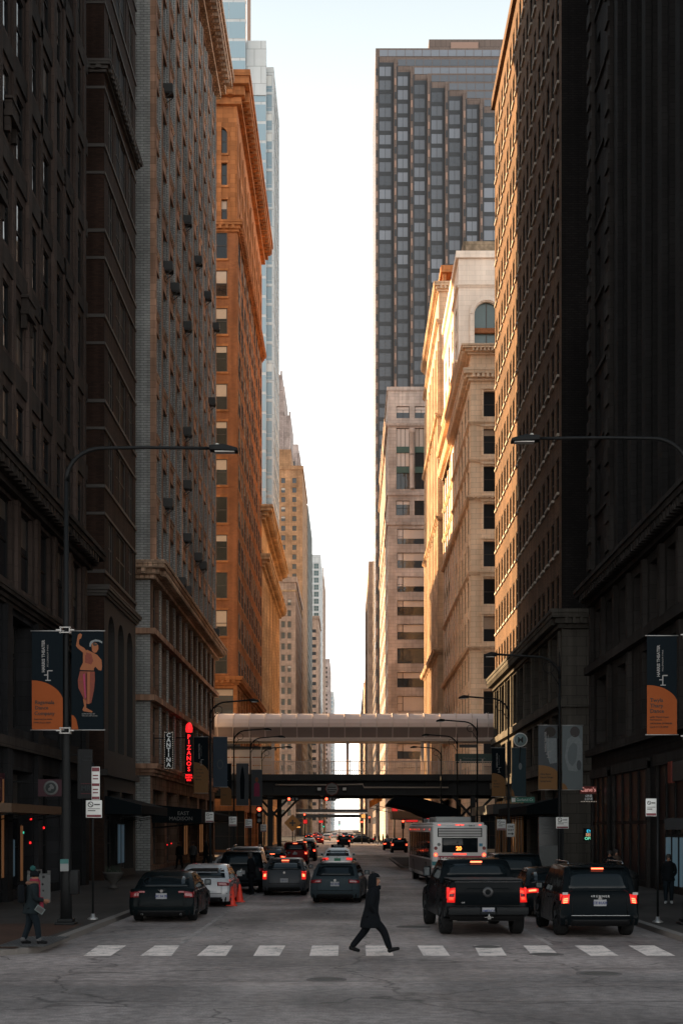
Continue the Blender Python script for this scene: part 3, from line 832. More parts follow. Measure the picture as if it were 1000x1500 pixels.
for k in range(86):          # quoined corner bay
    v = 15.6+k*.72
    b.piers('side', [39.2], .9, .3 if k % 2 else .2, v, v+.72, 1, qn[0]); b.piers('side', [34.2], .9, .3 if k % 2 else .2, v, v+.72, 1, qn[1])
for q_ in qn: q_.build('quoins', b.mats, b.root)
for r in range(17): b.band('side', 14.7+r*3.724+.55, 14.7+r*3.724+.75, .1, 1, u0=34.7, u1=38.6)
b.piers('side', b.edges('side', .6, .6, 8), .5, .2, 6.9, 10.8, 1); b.piers('side', b.edges('side', .6, .6, 12), .45, .22, 11.4, 14.4, 1)
# shop entrance at street level: deep portal with doors, transom and a lit display
M_, W_ = b.frame('side')
sf = MB()
for u0, u1 in ((47.5, 57.2), (58.6, 66.5), (67.6, 72.4)):
    a0, a1 = W_-(u1-33), W_-(u0-33)
    sf.box(a0, -.14, 0, a0+.35, -.001, 5.6, 1, M_); sf.box(a1-.35, -.14, 0, a1, -.001, 5.6, 1, M_); sf.box(a0, -.2, 5.3, a1, -.001, 5.75, 1, M_)
    sf.box(a0+.35, -.04, .0, a1-.35, -.02, 5.3, 2, M_)
    k = int((a1-a0)/1.6)
    for j in range(1, k): sf.box(a0+.35+j*(a1-a0-.7)/k-.05, -.1, 0, a0+.35+j*(a1-a0-.7)/k+.05, -.03, 5.3, 0, M_)
    sf.box(a0+.35, -.09, 2.9, a1-.35, -.03, 3.05, 0, M_); sf.box(a0+.35, -.09, 0, a1-.35, -.03, .4, 0, M_)
sf.build('shopfront', [F_BLACK, W_RD, G_SHOP], b.root)
b.finish()

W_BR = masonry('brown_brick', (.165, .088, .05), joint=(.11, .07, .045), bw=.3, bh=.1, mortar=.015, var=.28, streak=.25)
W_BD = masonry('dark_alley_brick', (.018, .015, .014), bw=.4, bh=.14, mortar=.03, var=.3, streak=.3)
W_LS = masonry('grey_limestone', (.095, .085, .073), bw=1.2, bh=.6, mortar=.02, var=.12, streak=.3)
b = Bld('brown_brick_tower', 'brown brick tower on the right with pale window sills, its far end in golden sunlight', XR, 44, 83.2, 121.5, 67.5, 'R', [W_BR, W_LS, W_BD, plain('pale_sill', (.42, .36, .30), .7)], F_BLACK, G_NEAR, M_BLIND_D, (.3,))
NB = 9
b.facade('side', [T(0, 6.5, 1, cols=5, w=5.4, h=4.8, sill=.5, kind='grid', rv=.6, mat=1), T(6.5, 10.3, 1, cols=NB, w=3.0, h=2.7, sill=.6, kind='chi', rv=.4, mat=1),
                  T(10.3, 15.2, 1, cols=NB, w=3.0, h=3.9, sill=.6, kind='two', rv=.4, mat=1),
                  T(15.2, 66, 14, cols=NB, sub=[(-1.05, 1.15), (1.05, 1.15)], h=2.2, sill=1.0, rv=.14), T(66, 67.5, 1)])
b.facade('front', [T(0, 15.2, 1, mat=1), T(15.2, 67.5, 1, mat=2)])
sl = b.wall; M_, W_ = b.frame('side')
for wv in b.wins:
    _, u, v, w, h = wv[:5]
    if v > 15.5: sl.box(u-.12, -.14, v-.16, u+w+.12, .1, v-.002, 3, M_)
b.cornice(14.9, 1.1, .7, 1, dent=.45, dw=.2); b.slab(10.1, 10.6, .35, 1); b.slab(6.2, 6.7, .4, 1); b.slab(66.8, 67.6, .3, 0)
b.piers('side', b.edges('side', .6, .6, NB), .5, .14, 10.7, 14.8, 1)
b.piers('front', [.9], 1.8, .15, 0, 14.8, 1)
b.finish()

# cream terracotta group across Wabash on the right: three masses, three buildings
W_C1 = masonry('cream_terracotta', (.88, .62, .43), joint=(.6,.4,.28), bw=1.1, bh=.55, mortar=.02, var=.09, streak=.12, big=.18)
W_C2 = masonry('white_terracotta', (.90, .74, .62), joint=(.7,.55,.44), bw=1.3, bh=.6, mortar=.015, var=.06, streak=.1, big=.12)
b = Bld('terracotta_store', 'cream terracotta store on the right beyond the railway, with stacked cornices', XR, 50, 145.5, 187, 54, 'R', [W_C1], F_BRONZE, G_MID, plain('tan_blind', (.5,.36,.26)), (.4,))
b.facade('side', [T(0, 6, 1, cols=6, w=5.2, h=4.4, sill=.5, kind='grid'), T(6, 50, 11, cols=10, w=2.5, h=2.8, sill=.65, kind='two', rv=.15), T(50, 54, 1)])
b.facade('front', [T(0, 6, 1, cols=1, w=3, h=4.2, sill=.5, kind='grid', len=5), T(6, 50, 11, cols=1, m0=0, m1=0, len=4.2, w=1.5, h=2.7, sill=.65, rv=.4), T(50, 54, 1)])
for r in range(11):
    v = 6+r*4
    if r in (2, 4, 6, 8, 9, 10): b.cornice(v-.25, .4, .26 if r % 4 else .45, 0, dent=.5 if r in (4, 8) else 0, dw=.25)
b.piers('side', b.edges('side', .6, .6, 10), .7, .12, 6.5, 49.5, 0)
fm_ = MB(); M_, W_ = b.frame('front')
for wv in [w for w in b.wins if w[0] == 'front']:
    _, u, v, w, h = wv[:5]
    fm_.box(u-.22, -.12, v-.2, u, -.001, v+h+.2, 0, M_); fm_.box(u+w, -.12, v-.2, u+w+.22, -.001, v+h+.2, 0, M_); fm_.box(u-.3, -.2, v+h+.2, u+w+.3, -.001, v+h+.42, 0, M_)
fm_.build('window_surround', W_C1, b.root)
b.cornice(50.4, 1.2, .8, 0, dent=.5); b.cornice(53.2, .9, 1.0, 0, dent=.4, dw=.18)
b.finish()
b = Bld('arched_tower', 'pale terracotta tower with a tall arched window above the cream store on the right', XR, 40, 162, 187, 71, 'R', [W_C2, W_C1], F_BRONZE, glassmat('arch_glass', (.10,.14,.14)), M_BLIND, (0,))
b.facade('side', [T(0, 58, 1), T(58, 66, 2, cols=4, w=2.4, h=3, kind='two'), T(66, 71, 1)])
b.facade('front', [T(0, 58, 1), T(58, 66.5, 1, cols=1, len=5.4, m0=1.3, m1=0, w=2.9, h=6.4, sill=.9, kind='two', arch=True, rv=.5), T(66.5, 71, 1)])
b.cornice(57.6, .6, .4, 1, dent=.4); b.cornice(66.9, .4, .25, 0); b.slab(70.4, 71.2, .3, 0)
am = MB(); M_, W_ = b.frame('front')
for wv in [w for w in b.wins if w[0] == 'front']:
    _, u, v, w, h = wv[:5]; cx = u+w/2; top = v+h-w/2
    for k in range(12):
        a0, a1 = R(15*k), R(15*k+15)
        ro, ri = w/2+.55, w/2+.12
        pl = [(cx+ri*math.cos(a0), top+ri*math.sin(a0)), (cx+ro*math.cos(a0), top+ro*math.sin(a0)), (cx+ro*math.cos(a1), top+ro*math.sin(a1)), (cx+ri*math.cos(a1), top+ri*math.sin(a1))]
        vs = [tuple(M_ @ Vector((p, -.16, q))) for p, q in pl] + [tuple(M_ @ Vector((p, 0, q))) for p, q in pl]
        am.raw(vs, [(0,1,2,3), (0,1,5,4), (1,2,6,5), (2,3,7,6), (3,0,4,7)])
    for sx in (-1, 1): am.box(cx+sx*(w/2+.33)-.22, -.16, v-.3, cx+sx*(w/2+.33)+.22, -.001, top-.05, 0, M_)
    am.box(u, -.0, v+h*.42, u+w, .45, v+h*.42+.55, 1, M_)
am.build('arch_surround', [W_C2, W_OR], b.root)
rf = MB(); rf.prism([(162.8, 71.1), (186, 71.1), (185, 73.3), (164, 73.3)], 13.6, 40, 'YZ'); rf.build('roof', masonry('roof_brick', (.36,.25,.16), bw=.5, bh=.2), b.root)
b.finish()
b = Bld('sunlit_cream_building', 'bright cream stone building with a rooftop pavilion, farthest of the cream blocks on the right', XR, 44, 198, 234, 81.8, 'R', [masonry('golden_cream_stone', (.60, .42, .28), joint=(.42,.29,.19), bw=1.3, bh=.6, mortar=.02, var=.1, streak=.2), W_C1], F_BRONZE, G_MID, M_BLIND, (.3,))
b.facade('side', [T(0, 6, 1), T(6, 74, 17, cols=9, w=2.1, h=2.7, kind='two', rv=.15), T(74, 81.8, 1)])
b.facade('front', [T(0, 81.8, 1)])
b.piers('side', b.edges('side', .6, .6, 9), .8, .15, 6.5, 73.5, 0)
b.cornice(76.0, .6, .4, 0); b.cornice(62.3, .6, .5, 0, dent=.5); b.cornice(80.6, 1.3, .7, 0, dent=.6); b.cornice(28, .8, .8, 0, dent=.6); b.cornice(47.4, .6, .5, 0)
b.piers('front', [.6, 3.3], .35, .12, 63, 76, 0)
pv = MB(); pv.box(13.6, 201, 81.9, 18, 206, 82.6, 0); pv.box(13.4, 200.7, 84.6, 18.3, 206.3, 85.6, 0)
for x in (13.7, 15.6, 17.5): pv.box(x, 201.2, 82.6, x+.5, 201.8, 84.6, 0); pv.box(x, 205.2, 82.6, x+.5, 205.8, 84.6, 0)
pv.build('pavilion', W_OT, b.root)
b.finish()

# beyond State on the right
W_GS = masonry('grey_beige_stone', (.52, .41, .35), bw=1.3, bh=.62, mortar=.02, var=.1, streak=.2)
b = Bld('wide_window_building', 'grey beige stone building with large single windows, facing the camera right of the sky gap', XR2, 40, 250, 318, 83.5, 'R', [W_GS, plain('green_spandrel', (.05,.09,.07), .6)], F_BLACK, G_MID, plain('pink_blind', (.52,.40,.33), .5, coat=.6), (.9,), reveal=.35)
fl = 4.15
for f in ('side', 'front'):
    kw = dict(m0=.3, m1=.5)
    nc = 2 if f == 'front' else 11
    if f == 'front': kw['len'] = 16.6
    b.facade(f, [T(0, 6, 1), T(6, 58.5, 12, cols=nc if f == 'front' else 11, w=5.1 if f == 'front' else 4.0, h=2.8, sill=.7, kind='chi3', **kw), T(58.5, 64, 1, cols=nc if f == 'front' else 11, w=2.5, h=2.7, sill=1.6, kind='two', **dict(kw, m0=1.05, len=(8.3 if f == 'front' else 68))),
                 T(64, 77, 1, cols=nc if f == 'front' else 11, w=2.4, h=11.2, sill=.9, kind='grid', **dict(kw, m0=1.05, len=(8.3 if f == 'front' else 68))),
                 T(77, 81, 1, cols=nc if f == 'front' else 11, w=2.4, h=2.2, sill=.9, kind='tr', **dict(kw, m0=1.05, len=(8.3 if f == 'front' else 68))), T(81, 83.5, 1)])
b.cornice(76.3, .6, .4, 0, dent=.4); b.slab(58.3, 58.9, .25); b.slab(63.7, 64.2, .25); b.slab(82.9, 83.6, .2)
M_, W_ = b.frame('front'); o = MB()
o.lathe([(.36, 64.9), (.36, 75), (.5, 75.1), (.55, 75.9)], (XR2+4.4, 249.75, 0), 'Z', 14); o.build('column', W_GS, b.root)
for wv in [w for w in b.wins if abs(w[4]-11.2) < .1]:
    M2, _ = b.frame(wv[0])
    for vv in (67.9, 71.6): b.wall.box(wv[1]+.02, .05, vv, wv[1]+wv[3]-.02, .33, vv+1.1, 1, M2)
b.finish()

# sawtooth office tower
W_SW = masonry('tower_granite', (.15, .115, .10), bw=1.5, bh=1.83, mortar=.04, var=.06, streak=.08, big=.08)
M_PINK = plain('pink_granite', (.26, .16, .12), .6, var=.1)
M_SPAN = plain('dark_spandrel', (.022, .023, .026), .5, var=.1)
G_TW = glassmat('tower_glass', (.12, .13, .15), .12, .05, .5)
tr = empty('sawtooth_tower', (XR2, 366, 0), 0, 'huge grey office tower with nested stepped bays and grey window strips, behind the cream buildings', 'skyscraper')
WG.add(tr.name)
lefts = [550, 577, 601, 626, 652, 678, 703]; tops = [70, 84, 96, 107, 119, 131, 143]
twins = []
for k, (lx, ty) in enumerate(zip(lefts, tops)):
    y = 366 - 2.2*k; x0 = xp(lx, y); H = hp(ty, y); m = MB()
    x1 = xp(742, 366)
    nx = xp(lefts[k+1], y-2.2) if k < 6 else xp(742, y)
    yb = 411 if k == 0 else 366-2.2*(k-1)-.01
    m.box(x0, y, 0, x1, yb, H, 0)
    # edge pier, alternating pink and dark blocks on its reveal
    m.box(x0, y-.35, 0, x0+.65, y-.01, H-2.4, 0); m.box(x0+.651, y-.12, 0, x0+.99, y-.01, H-2.4, 2)
    n = int((H-8)/3.66)
    for r in range(n):
        v = H-3.9-(r+1)*3.66
        m.box(x0+1.0, y-.16, v+2.55, nx-.05, y-.01, v+3.66, 2)
        m.box(x0+.08, y-.45, v+.1, x0+.57, y-.36, v+1.9, 1 if (r+k) % 2 else 2)
        w0, w1 = x0+1.0, x0+1.0+(nx-x0-1.0)*.80; m.box(w1+.01, y-.14, v, nx-.05, y-.01, v+2.54, 2)
        twins.append((w0, y-.02, v, w1-w0, 2.54))
    m.box(x0+.9, y-.12, H-2.2, x1, y-.01, H-.5, 3); 
    j = x0+.9
    while j < x1: m.box(j, y-.16, H-2.3, j+.12, y-.121, H-.4, 0); j += 2.3
    m.build('bay', [W_SW, M_PINK, M_SPAN, G_TW], tr)
m = MB(); v = 4
while v < 206: m.box(XR2-.06, 367, v, XR2, 410, v+1.9, 2); v += 3.66
m.build('side_glazing', [W_SW, M_PINK, G_TW], tr)
m = MB(); m.box(xp(628, 372), 372, 200, xp(745, 372), 400, hp(57, 372), 0); m.box(xp(660, 372), 371.7, 205, xp(700, 372), 372, hp(62, 372), 1); m.build('penthouse', [W_SW, M_PINK], tr)
twins.sort(key=lambda t: -t[2]); rest = MB(); cache = {}
for k, (x, y, v, w, h) in enumerate(twins):
    key = round(w, 1)
    if k < 95:
        if key not in cache:
            f = MB(); f.box(w/2-.05, -.14, 0, w/2+.05, -.06, h, 1); f.box(0, -.1, 0, w, -.05, h, 0); cache[key] = f.mesh('window', [G_TW, M_SPAN], fix=False)
        o = bpy.data.objects.new('window', cache[key]); COL.objects.link(o); o.parent = tr; o.location = (x-XR2, y-366, v)
    else:
        rest.box(x, y-.1, v, x+w, y-.05, v+h, 0); rest.box(x+w/2-.05, y-.14, v, x+w/2+.05, y-.101, v+h, 1)
tag(rest.build('windows', [G_TW, M_SPAN], tr, fix=False), kind='stuff')

b = far('low_slab_building', 'slim dark building edge left of the grey beige building, below the sawtooth tower', XR2-1.2, 40, 420, 520, 85, 'R', W_T4, 4, 4, 2, 2.2, 'plain', cap=30); b.finish()
b = far('distant_brown_building', 'low brown building in the far distance right of the sky gap', XR2, 40, 560, 700, 72, 'R', W_T4, 4, 4, 2, 2.2, 'plain', cap=30); b.finish()
b = far('distant_pale_building', 'pale building farthest down the right side of the street', XR2+.6, 40, 760, 1100, 84, 'R', W_PK, 4, 4, 2, 2.2, 'plain', cap=30); b.finish()
# ================================================================= TEXT
FONT_CACHE = {}
def text_mesh(txt, size, mat, extr=.004, align='CENTER', bold=0, spacing=1.0, line=1.0):
    cu = bpy.data.curves.new('text', 'FONT'); cu.body = txt; cu.size = size; cu.extrude = extr; cu.align_x = align; cu.align_y = 'CENTER'
    cu.offset = bold; cu.space_character = spacing; cu.space_line = line; cu.resolution_u = 2
    o = bpy.data.objects.new('lettering', cu)
    me = to_mesh(o)
    bpy.data.objects.remove(o); bpy.data.curves.remove(cu)
    me.materials.clear(); me.materials.append(mat)
    return me
def lettering(txt, size, mat, parent, loc, rz=0, rot=0, name='lettering', sx=1, **k):
    """text standing upright, facing -Y turned by rz; rot turns it in its own plane"""
    o = bpy.data.objects.new(name, text_mesh(txt, size, mat, **k)); COL.objects.link(o); o.parent = parent; o.location = loc
    o.rotation_euler = (Matrix.Rotation(rz, 3, 'Z') @ Matrix.Rotation(R(90), 3, 'X') @ Matrix.Rotation(rot, 3, 'Z')).to_euler()
    o.scale = (sx, 1, 1)
    return o

# ================================================================= VEHICLES
def paint(name, col, rough=.25, metal=.0, coat=.6):
    return plain('paint_' + name, col, rough, metal, var=.15, scale=2.5, coat=coat if max(col) > .2 else .025, spec=.5 if max(col) > .2 else .04)
M_TYRE = plain('tyre_rubber', (.008, .008, .0085), .85, var=.3, scale=30, spec=.2)
M_RIM = plain('alloy_rim', (.05, .05, .052), .35, .8, var=.1)
M_CARGL = glassmat('car_glass', (.006, .009, .011), .05, .02, .2, .2)
M_TRIM = plain('black_trim', (.005, .005, .0055), .6, var=.2, spec=.15)
M_UNDER = plain('underbody_black', (.008, .008, .008), .9, var=0)
M_BADGE = plain('dark_badge', (.03, .03, .032), .4, .2, var=0)
M_CHROME = plain('chrome_trim', (.2, .2, .2), .2, 1, var=0)
M_STEELV = plain('badge_silver', (.3,.3,.3), .4, .3, var=0)
M_PLATE = plain('licence_plate_white', (.22, .22, .23), .5, var=.1)
M_PLT = plain('plate_lettering', (.03, .04, .12), .6, var=0)
M_TL_OFF = plain('tail_lens', (.17, .012, .015), .18, var=.1, coat=.5)
M_TL_ON = plain('brake_light_on', (.5, .01, .005), .3, emit=(1, .045, .02), es=.5, var=0)
M_TL_MID = plain('tail_lens_lit', (.25, .006, .006), .3, emit=(1, .02, .015), es=.16, var=0)
M_TL_HOT = plain('brake_light_core', (.6, .1, .05), .3, emit=(1, .12, .045), es=1.25, var=0)
M_TL_DIM = plain('tail_light_dim', (.3, .01, .01), .3, emit=(1, .03, .02), es=.22, var=0)
M_REV = plain('clear_lens', (.35, .33, .32), .2, var=.1, coat=.5)
M_MIRG = plain('mirror_glass', (.05, .06, .065), .1, .6, var=0)

def lerp(a, b, t): return a + (b-a)*t
def interp(pts, z):
    """pts [(y,z)] rising in z"""
    if z <= pts[0][1]: return pts[0][0]
    for (a, b), (c, d) in zip(pts, pts[1:]):
        if b <= z <= d: return lerp(a, c, (z-b)/max(1e-6, d-b))
    return pts[-1][0]

def make_wheel(root, x, y, r, w, rim=M_RIM, rimr=.66):
    sgn = 1 if x > 0 else -1
    m = MB(); hw = w/2
    m.lathe([(r*.62, -hw*.92), (r*.9, -hw), (r*.985, -hw*.8), (r, -hw*.45), (r, hw*.45), (r*.985, hw*.8), (r*.9, hw), (r*.62, hw*.92)], (0, 0, 0), 'X', 28)
    for k in range(3): pass
    o = m.build('wheel', M_TYRE, root, loc=(x, y, r))
    q = MB(); q.lathe([(.001, 0), (r*rimr, 0), (r*rimr, -.05*sgn), (r*rimr*.92, -.06*sgn), (r*rimr*.9, -.03*sgn), (.001, -.03*sgn)], (sgn*(hw+.001)-sgn*.02, 0, 0), 'X', 24, 0, False)
    for k in range(5):
        a = 2*PI*k/5
        q.bar((sgn*(hw-.01), .05*math.cos(a), .05*math.sin(a)), (sgn*(hw-.012), r*rimr*.95*math.cos(a), r*rimr*.95*math.sin(a)), .05, .02, 0)
    q.build('rim', rim, o)
    return o

def car(label, px=None, z=None, x=None, yaw=0, L=4.6, W=1.82, H=1.46, kind='sedan', col=None, lights='off', plate=None, group=None, detail=2,
        name=None, cat=None, lamp=None, rim=M_RIM, cargs=None, zb=None, third=True):
    zb = zb or {'sedan': .93, 'wagon': .92, 'suv': 1.06, 'pickup': 1.36, 'hatch': .98}[kind]
    zt = {'sedan': .99, 'wagon': .92, 'suv': 1.06, 'pickup': 1.41, 'hatch': 1.02}[kind]
    r = {'sedan': .33, 'wagon': .33, 'suv': .39, 'pickup': .42, 'hatch': .32}[kind]
    cb0, cr0, cr1, cb1 = {'sedan': (.55, 1.45, L-2.05, L-1.15), 'wagon': (.12, .62, L-2.1, L-1.15), 'suv': (.12, .48, L-2.1, L-1.35),
                          'hatch': (.15, 1.0, L-1.9, L-.95), 'pickup': (1.85, 2.15, L-2.35, L-1.55)}[kind]
    gc = {'suv': .30, 'pickup': .42}.get(kind, .20)
    if x is None: x = xp(px, z)
    root = empty(name or {'suv': 'suv', 'pickup': 'pickup_truck', 'wagon': 'estate_car', 'hatch': 'hatchback_car'}.get(kind, 'sedan_car'), (x, z, 0.004), R(yaw), label, cat or {'pickup': 'pickup truck', 'suv': 'SUV'}.get(kind, 'car'), group)
    wr, wf = {'pickup': (1.25, L-.98)}.get(kind, (.98, L-.88))
    ra = r + .06
    def arc(c):
        a0 = math.asin(max(-1, min(1, (gc - r)/ra)))
        return [(c + ra*math.cos(a0 + (PI-2*a0)*k/12), r + ra*math.sin(a0 + (PI-2*a0)*k/12)) for k in range(13)]
    lipz = zb*.50
    rear = [(.08, gc), (.01, gc+.12), (-.0, lipz), (.02, lipz+.14), (.07, zt-.06), (.12, zt)]
    if kind in ('suv', 'wagon'): rear = [(.07, gc), (.0, gc+.12), (.0, lipz+.02), (.05, lipz+.08), (.08, zt-.1), (.11, zt)]
    if kind == 'pickup': rear = [(.13, gc+.12), (.0, gc+.2), (0, .74), (.12, .76), (.13, zt-.05), (.15, zt)]
    hood = zb - (.16 if kind == 'pickup' else .03)
    deck = [(cb0, zb if kind != 'pickup' else zt)] if kind != 'pickup' else [(cb0+.02, zt)]
    prof = rear + deck + [((cb0+cb1)/2, zb), (cb1, zb-.01), (L-.5, hood-.10), (L-.12, hood-.2), (L-.02, hood-.35), (L, .5), (L-.1, gc)] + arc(wf) + arc(wr)
    def half(zz): return W/2*(1 - .035*((zz-.62)/.42)**2)
    def P(t, y, zz):
        s = abs(t)**8
        yy = L/2 + (y-L/2)*(1 - .045*s)
        return (t*half(zz), yy, zz - (.045*s if zz > zb*.8 else 0))
    ts = [-1, -.985, -.94, -.82, -.5, 0, .5, .82, .94, .985, 1]
    m = MB(); n = len(prof)
    vs = [P(t, y, q) for t in ts for y, q in prof]
    fs = [(k*n+j, k*n+(j+1) % n, (k+1)*n+(j+1) % n, (k+1)*n+j) for k in range(len(ts)-1) for j in range(n)]
    m.raw(vs, fs, 0, True)
    m.raw(vs[:n], [tuple(range(n))], 0); m.raw(vs[-n:], [tuple(range(n-1, -1, -1))], 0)
    me = m.mesh('body', col)
    bm = bmesh.new(); bm.from_mesh(me); bmesh.ops.triangulate(bm, faces=[f for f in bm.faces if len(f.verts) > 4]); bm.to_mesh(me); bm.free()
    me.set_sharp_from_angle(angle=R(38)) if hasattr(me, 'set_sharp_from_angle') else None
    body = bpy.data.objects.new('body', me); COL.objects.link(body); body.parent = root
    # cabin
    zc = zb - .04 if kind != 'pickup' else zb-.08
    Ht = H
    cp = [(cb0, zc), (lerp(cb0, cr0, .5), lerp(zc, Ht-.05, .56)), (cr0-.02, Ht-.06), (cr0+.14, Ht-.02), ((cr0+cr1)/2, Ht), (cr1-.1, Ht-.02), (cr1, Ht-.06), (lerp(cr1, cb1, .5), lerp(Ht-.06, zc, .46)), (cb1, zc)]
    wb_, wt_ = W/2*.955, W/2*.75
    if kind in ('suv', 'pickup'): wt_ = W/2*.81
    def halfc(zz): return lerp(wb_, wt_, ((zz-zc)/(Ht-zc))**1.15 if zz > zc else 0)
    def C(t, y, zz):
        s = abs(t)**8
        yc = (cb0+cb1)/2
        return (t*halfc(zz), yc + (y-yc)*(1-.05*s), zz - (.05*s if zz > Ht-.2 else 0))
    m = MB(); n = len(cp)
    vs = [C(t, y, q) for t in ts for y, q in cp]
    fs = [(k*n+j, k*n+(j+1) % n, (k+1)*n+(j+1) % n, (k+1)*n+j) for k in range(len(ts)-1) for j in range(n)]
    m.raw(vs, fs, 0, True); m.raw(vs[:n], [tuple(range(n))], 0); m.raw(vs[-n:], [tuple(range(n-1, -1, -1))], 0)
    me = m.mesh('cabin', col); me.set_sharp_from_angle(angle=R(50)) if hasattr(me, 'set_sharp_from_angle') else None
    cab = bpy.data.objects.new('cabin', me); COL.objects.link(cab); cab.parent = root
    def patch(fn, t0, t1, z0, z1, off, yfn, mat, name, par=None, nt=6, nz=3, back=.02):
        g = MB(); A = []; B = []
        for i in range(nz+1):
            zz = lerp(z0, z1, i/nz)
            for j in range(nt+1):
                t = lerp(t0, t1, j/nt); p = fn(t, yfn(zz), zz); A.append((p[0], p[1]-off, p[2])); B.append((p[0], p[1]+back, p[2]))
        w = nt+1
        g.raw(A, [(i*w+j, i*w+j+1, (i+1)*w+j+1, (i+1)*w+j) for i in range(nz) for j in range(nt)], 0, True)
        ring = [j for j in range(w)] + [i*w+nt for i in range(1, nz+1)] + [nz*w+j for j in range(nt-1, -1, -1)] + [i*w for i in range(nz-1, 0, -1)]
        nn = len(ring); g.raw([A[k] for k in ring] + [B[k] for k in ring], [(k, (k+1) % nn, nn+(k+1) % nn, nn+k) for k in range(nn)])
        return g.build(name, mat, par or root)
    ry = lambda zz: interp(rear, zz)
    rc = lambda zz: interp([cp[0], cp[1], cp[2]], zz)
    # rear window
    zz0, zz1 = (zb+.06 if kind != 'pickup' else zt+.05), Ht-.15
    if kind == 'pickup': zz0 = zt+.03
    patch(C, -.84, .84, zz0, zz1, .006, rc, M_CARGL, 'rear_window')
    # windscreen
    fy = lambda zz: interp([(cb1, zc), (cp[7][0], cp[7][1]), (cp[6][0], cp[6][1])], zz)
    patch(C, -.86, .86, zb+.05, Ht-.12, -.008, fy, M_CARGL, 'windscreen', back=-.0)
    # side windows
    q0, q1 = zb+.03, Ht-.13
    yb0, yt0 = rc(q0)+.18, rc(q1)+.14
    yb1, yt1 = fy(q0)-.16, fy(q1)-.12
    segs = [(0, .30), (.325, .62), (.645, 1)] if kind in ('suv', 'wagon') else [(0, .5), (.525, 1)]
    for sx in (-1, 1):
        for a, b2 in segs:
            g = MB(); pts = []
            for f, q in ((a, q0), (b2, q0), (b2, q1), (a, q1)):
                y = lerp(yb0, yb1, f) if q == q0 else lerp(yt0, yt1, f)
                pts.append((sx*(halfc(q)+.006), y, q - (.02 if q == q1 else 0)))
            inn = [(p[0]-sx*.03, p[1], p[2]) for p in pts]
            g.raw(pts, [(0,1,2,3)]); g.raw(pts+inn, [(0,1,5,4), (1,2,6,5), (2,3,7,6), (3,0,4,7)])
            g.build('side_window', M_CARGL, root)
        # mirrors
        mm = MB(); mx = halfc(zb)+.02
        mm.box(sx*mx, fy(q0)-.32, zb+.02, sx*(mx+.2), fy(q0)-.2, zb+(.2 if kind != 'pickup' else .3)); 
        mo = mm.build('mirror', col, root, bevel=.03)
        mg = MB(); mg.box(sx*(mx+.04), fy(q0)-.327, zb+.045, sx*(mx+.185), fy(q0)-.315, zb+(.175 if kind != 'pickup' else .27)); mg.build('mirror_glass', M_MIRG, mo)
        # door seams and handles
        if detail > 1:
            g = MB()
            for f in (yb0+.1, lerp(yb0, yb1, .5), yb1):
                g.box(sx*(half(.6)-.002), f-.006, gc+.12, sx*(half(.6)+.004), f+.006, zb-.08)
            g.build('door_seam', M_TRIM, root)
            for f in (lerp(yb0, yb1, .12), lerp(yb0, yb1, .58)):
                h_ = MB(); h_.box(sx*(half(.8)-.0), f, zb-.16, sx*(half(.8)+.03), f+.17, zb-.13); h_.build('door_handle', col, root)
    for sx in (-1, 1):
        for yy in (wr, wf): make_wheel(root, sx*(W/2-.14 if kind != 'pickup' else W/2-.12), yy, r, .24 if kind not in ('pickup', 'suv') else .29, rim)
    u = MB(); u.box(-W/2+.3, .25, gc-.03, W/2-.3, L-.3, .62); u.build('underbody', M_UNDER, root)
    # rear furniture
    bm0 = .20
    patch(P, -.9, .9, gc+.0, gc+(.15 if kind != 'pickup' else .22), .008, ry, M_TRIM, 'lower_bumper')
    if kind != 'pickup':
        patch(P, -.93, .93, lipz+.0, lipz+.018, .006, ry, M_TRIM, 'bumper_seam', nz=1)
        if detail > 1:
            for sx in (-1, 1): patch(P, sx*.70, sx*.712, lipz+.03, zt-.03, .003, ry, M_TRIM, 'boot_seam', nt=1)
    pz = {'sedan': .76, 'wagon': .70, 'suv': .86, 'pickup': .66, 'hatch': .62}[kind]
    if detail > 0:
        p = MB(); p.box(-.155, ry(pz)-.022, pz-.08, .155, ry(pz)+.02, pz+.08); po = p.build('licence_plate', M_PLATE, root)
        if plate: lettering(plate, .09, M_PLT, po, (0, ry(pz)-.025, pz-.005), bold=.003)
        bd = MB(); bd.disc((0, ry(zt-.12)-.022, zt-.09 if kind != 'pickup' else 1.1), .045 if kind != 'pickup' else .09, 'Y', .015, 18); bd.build('badge', M_CHROME, root)
    on, core = {'off': (M_TL_OFF, None), 'dim': (M_TL_DIM, None), 'on': (M_TL_MID if detail > 0 else M_TL_ON, M_TL_ON if kind == 'pickup' else M_TL_HOT)}[lights]
    lamp = lamp or {'sedan': [(.60, .99, .76, .90)], 'wagon': [(.56, .985, .72, .86)], 'suv': [(.76, .985, .80, 1.02)], 'pickup': [(.80, .985, .86, 1.24)], 'hatch': [(.78, .985, .62, 1.0)]}[kind]
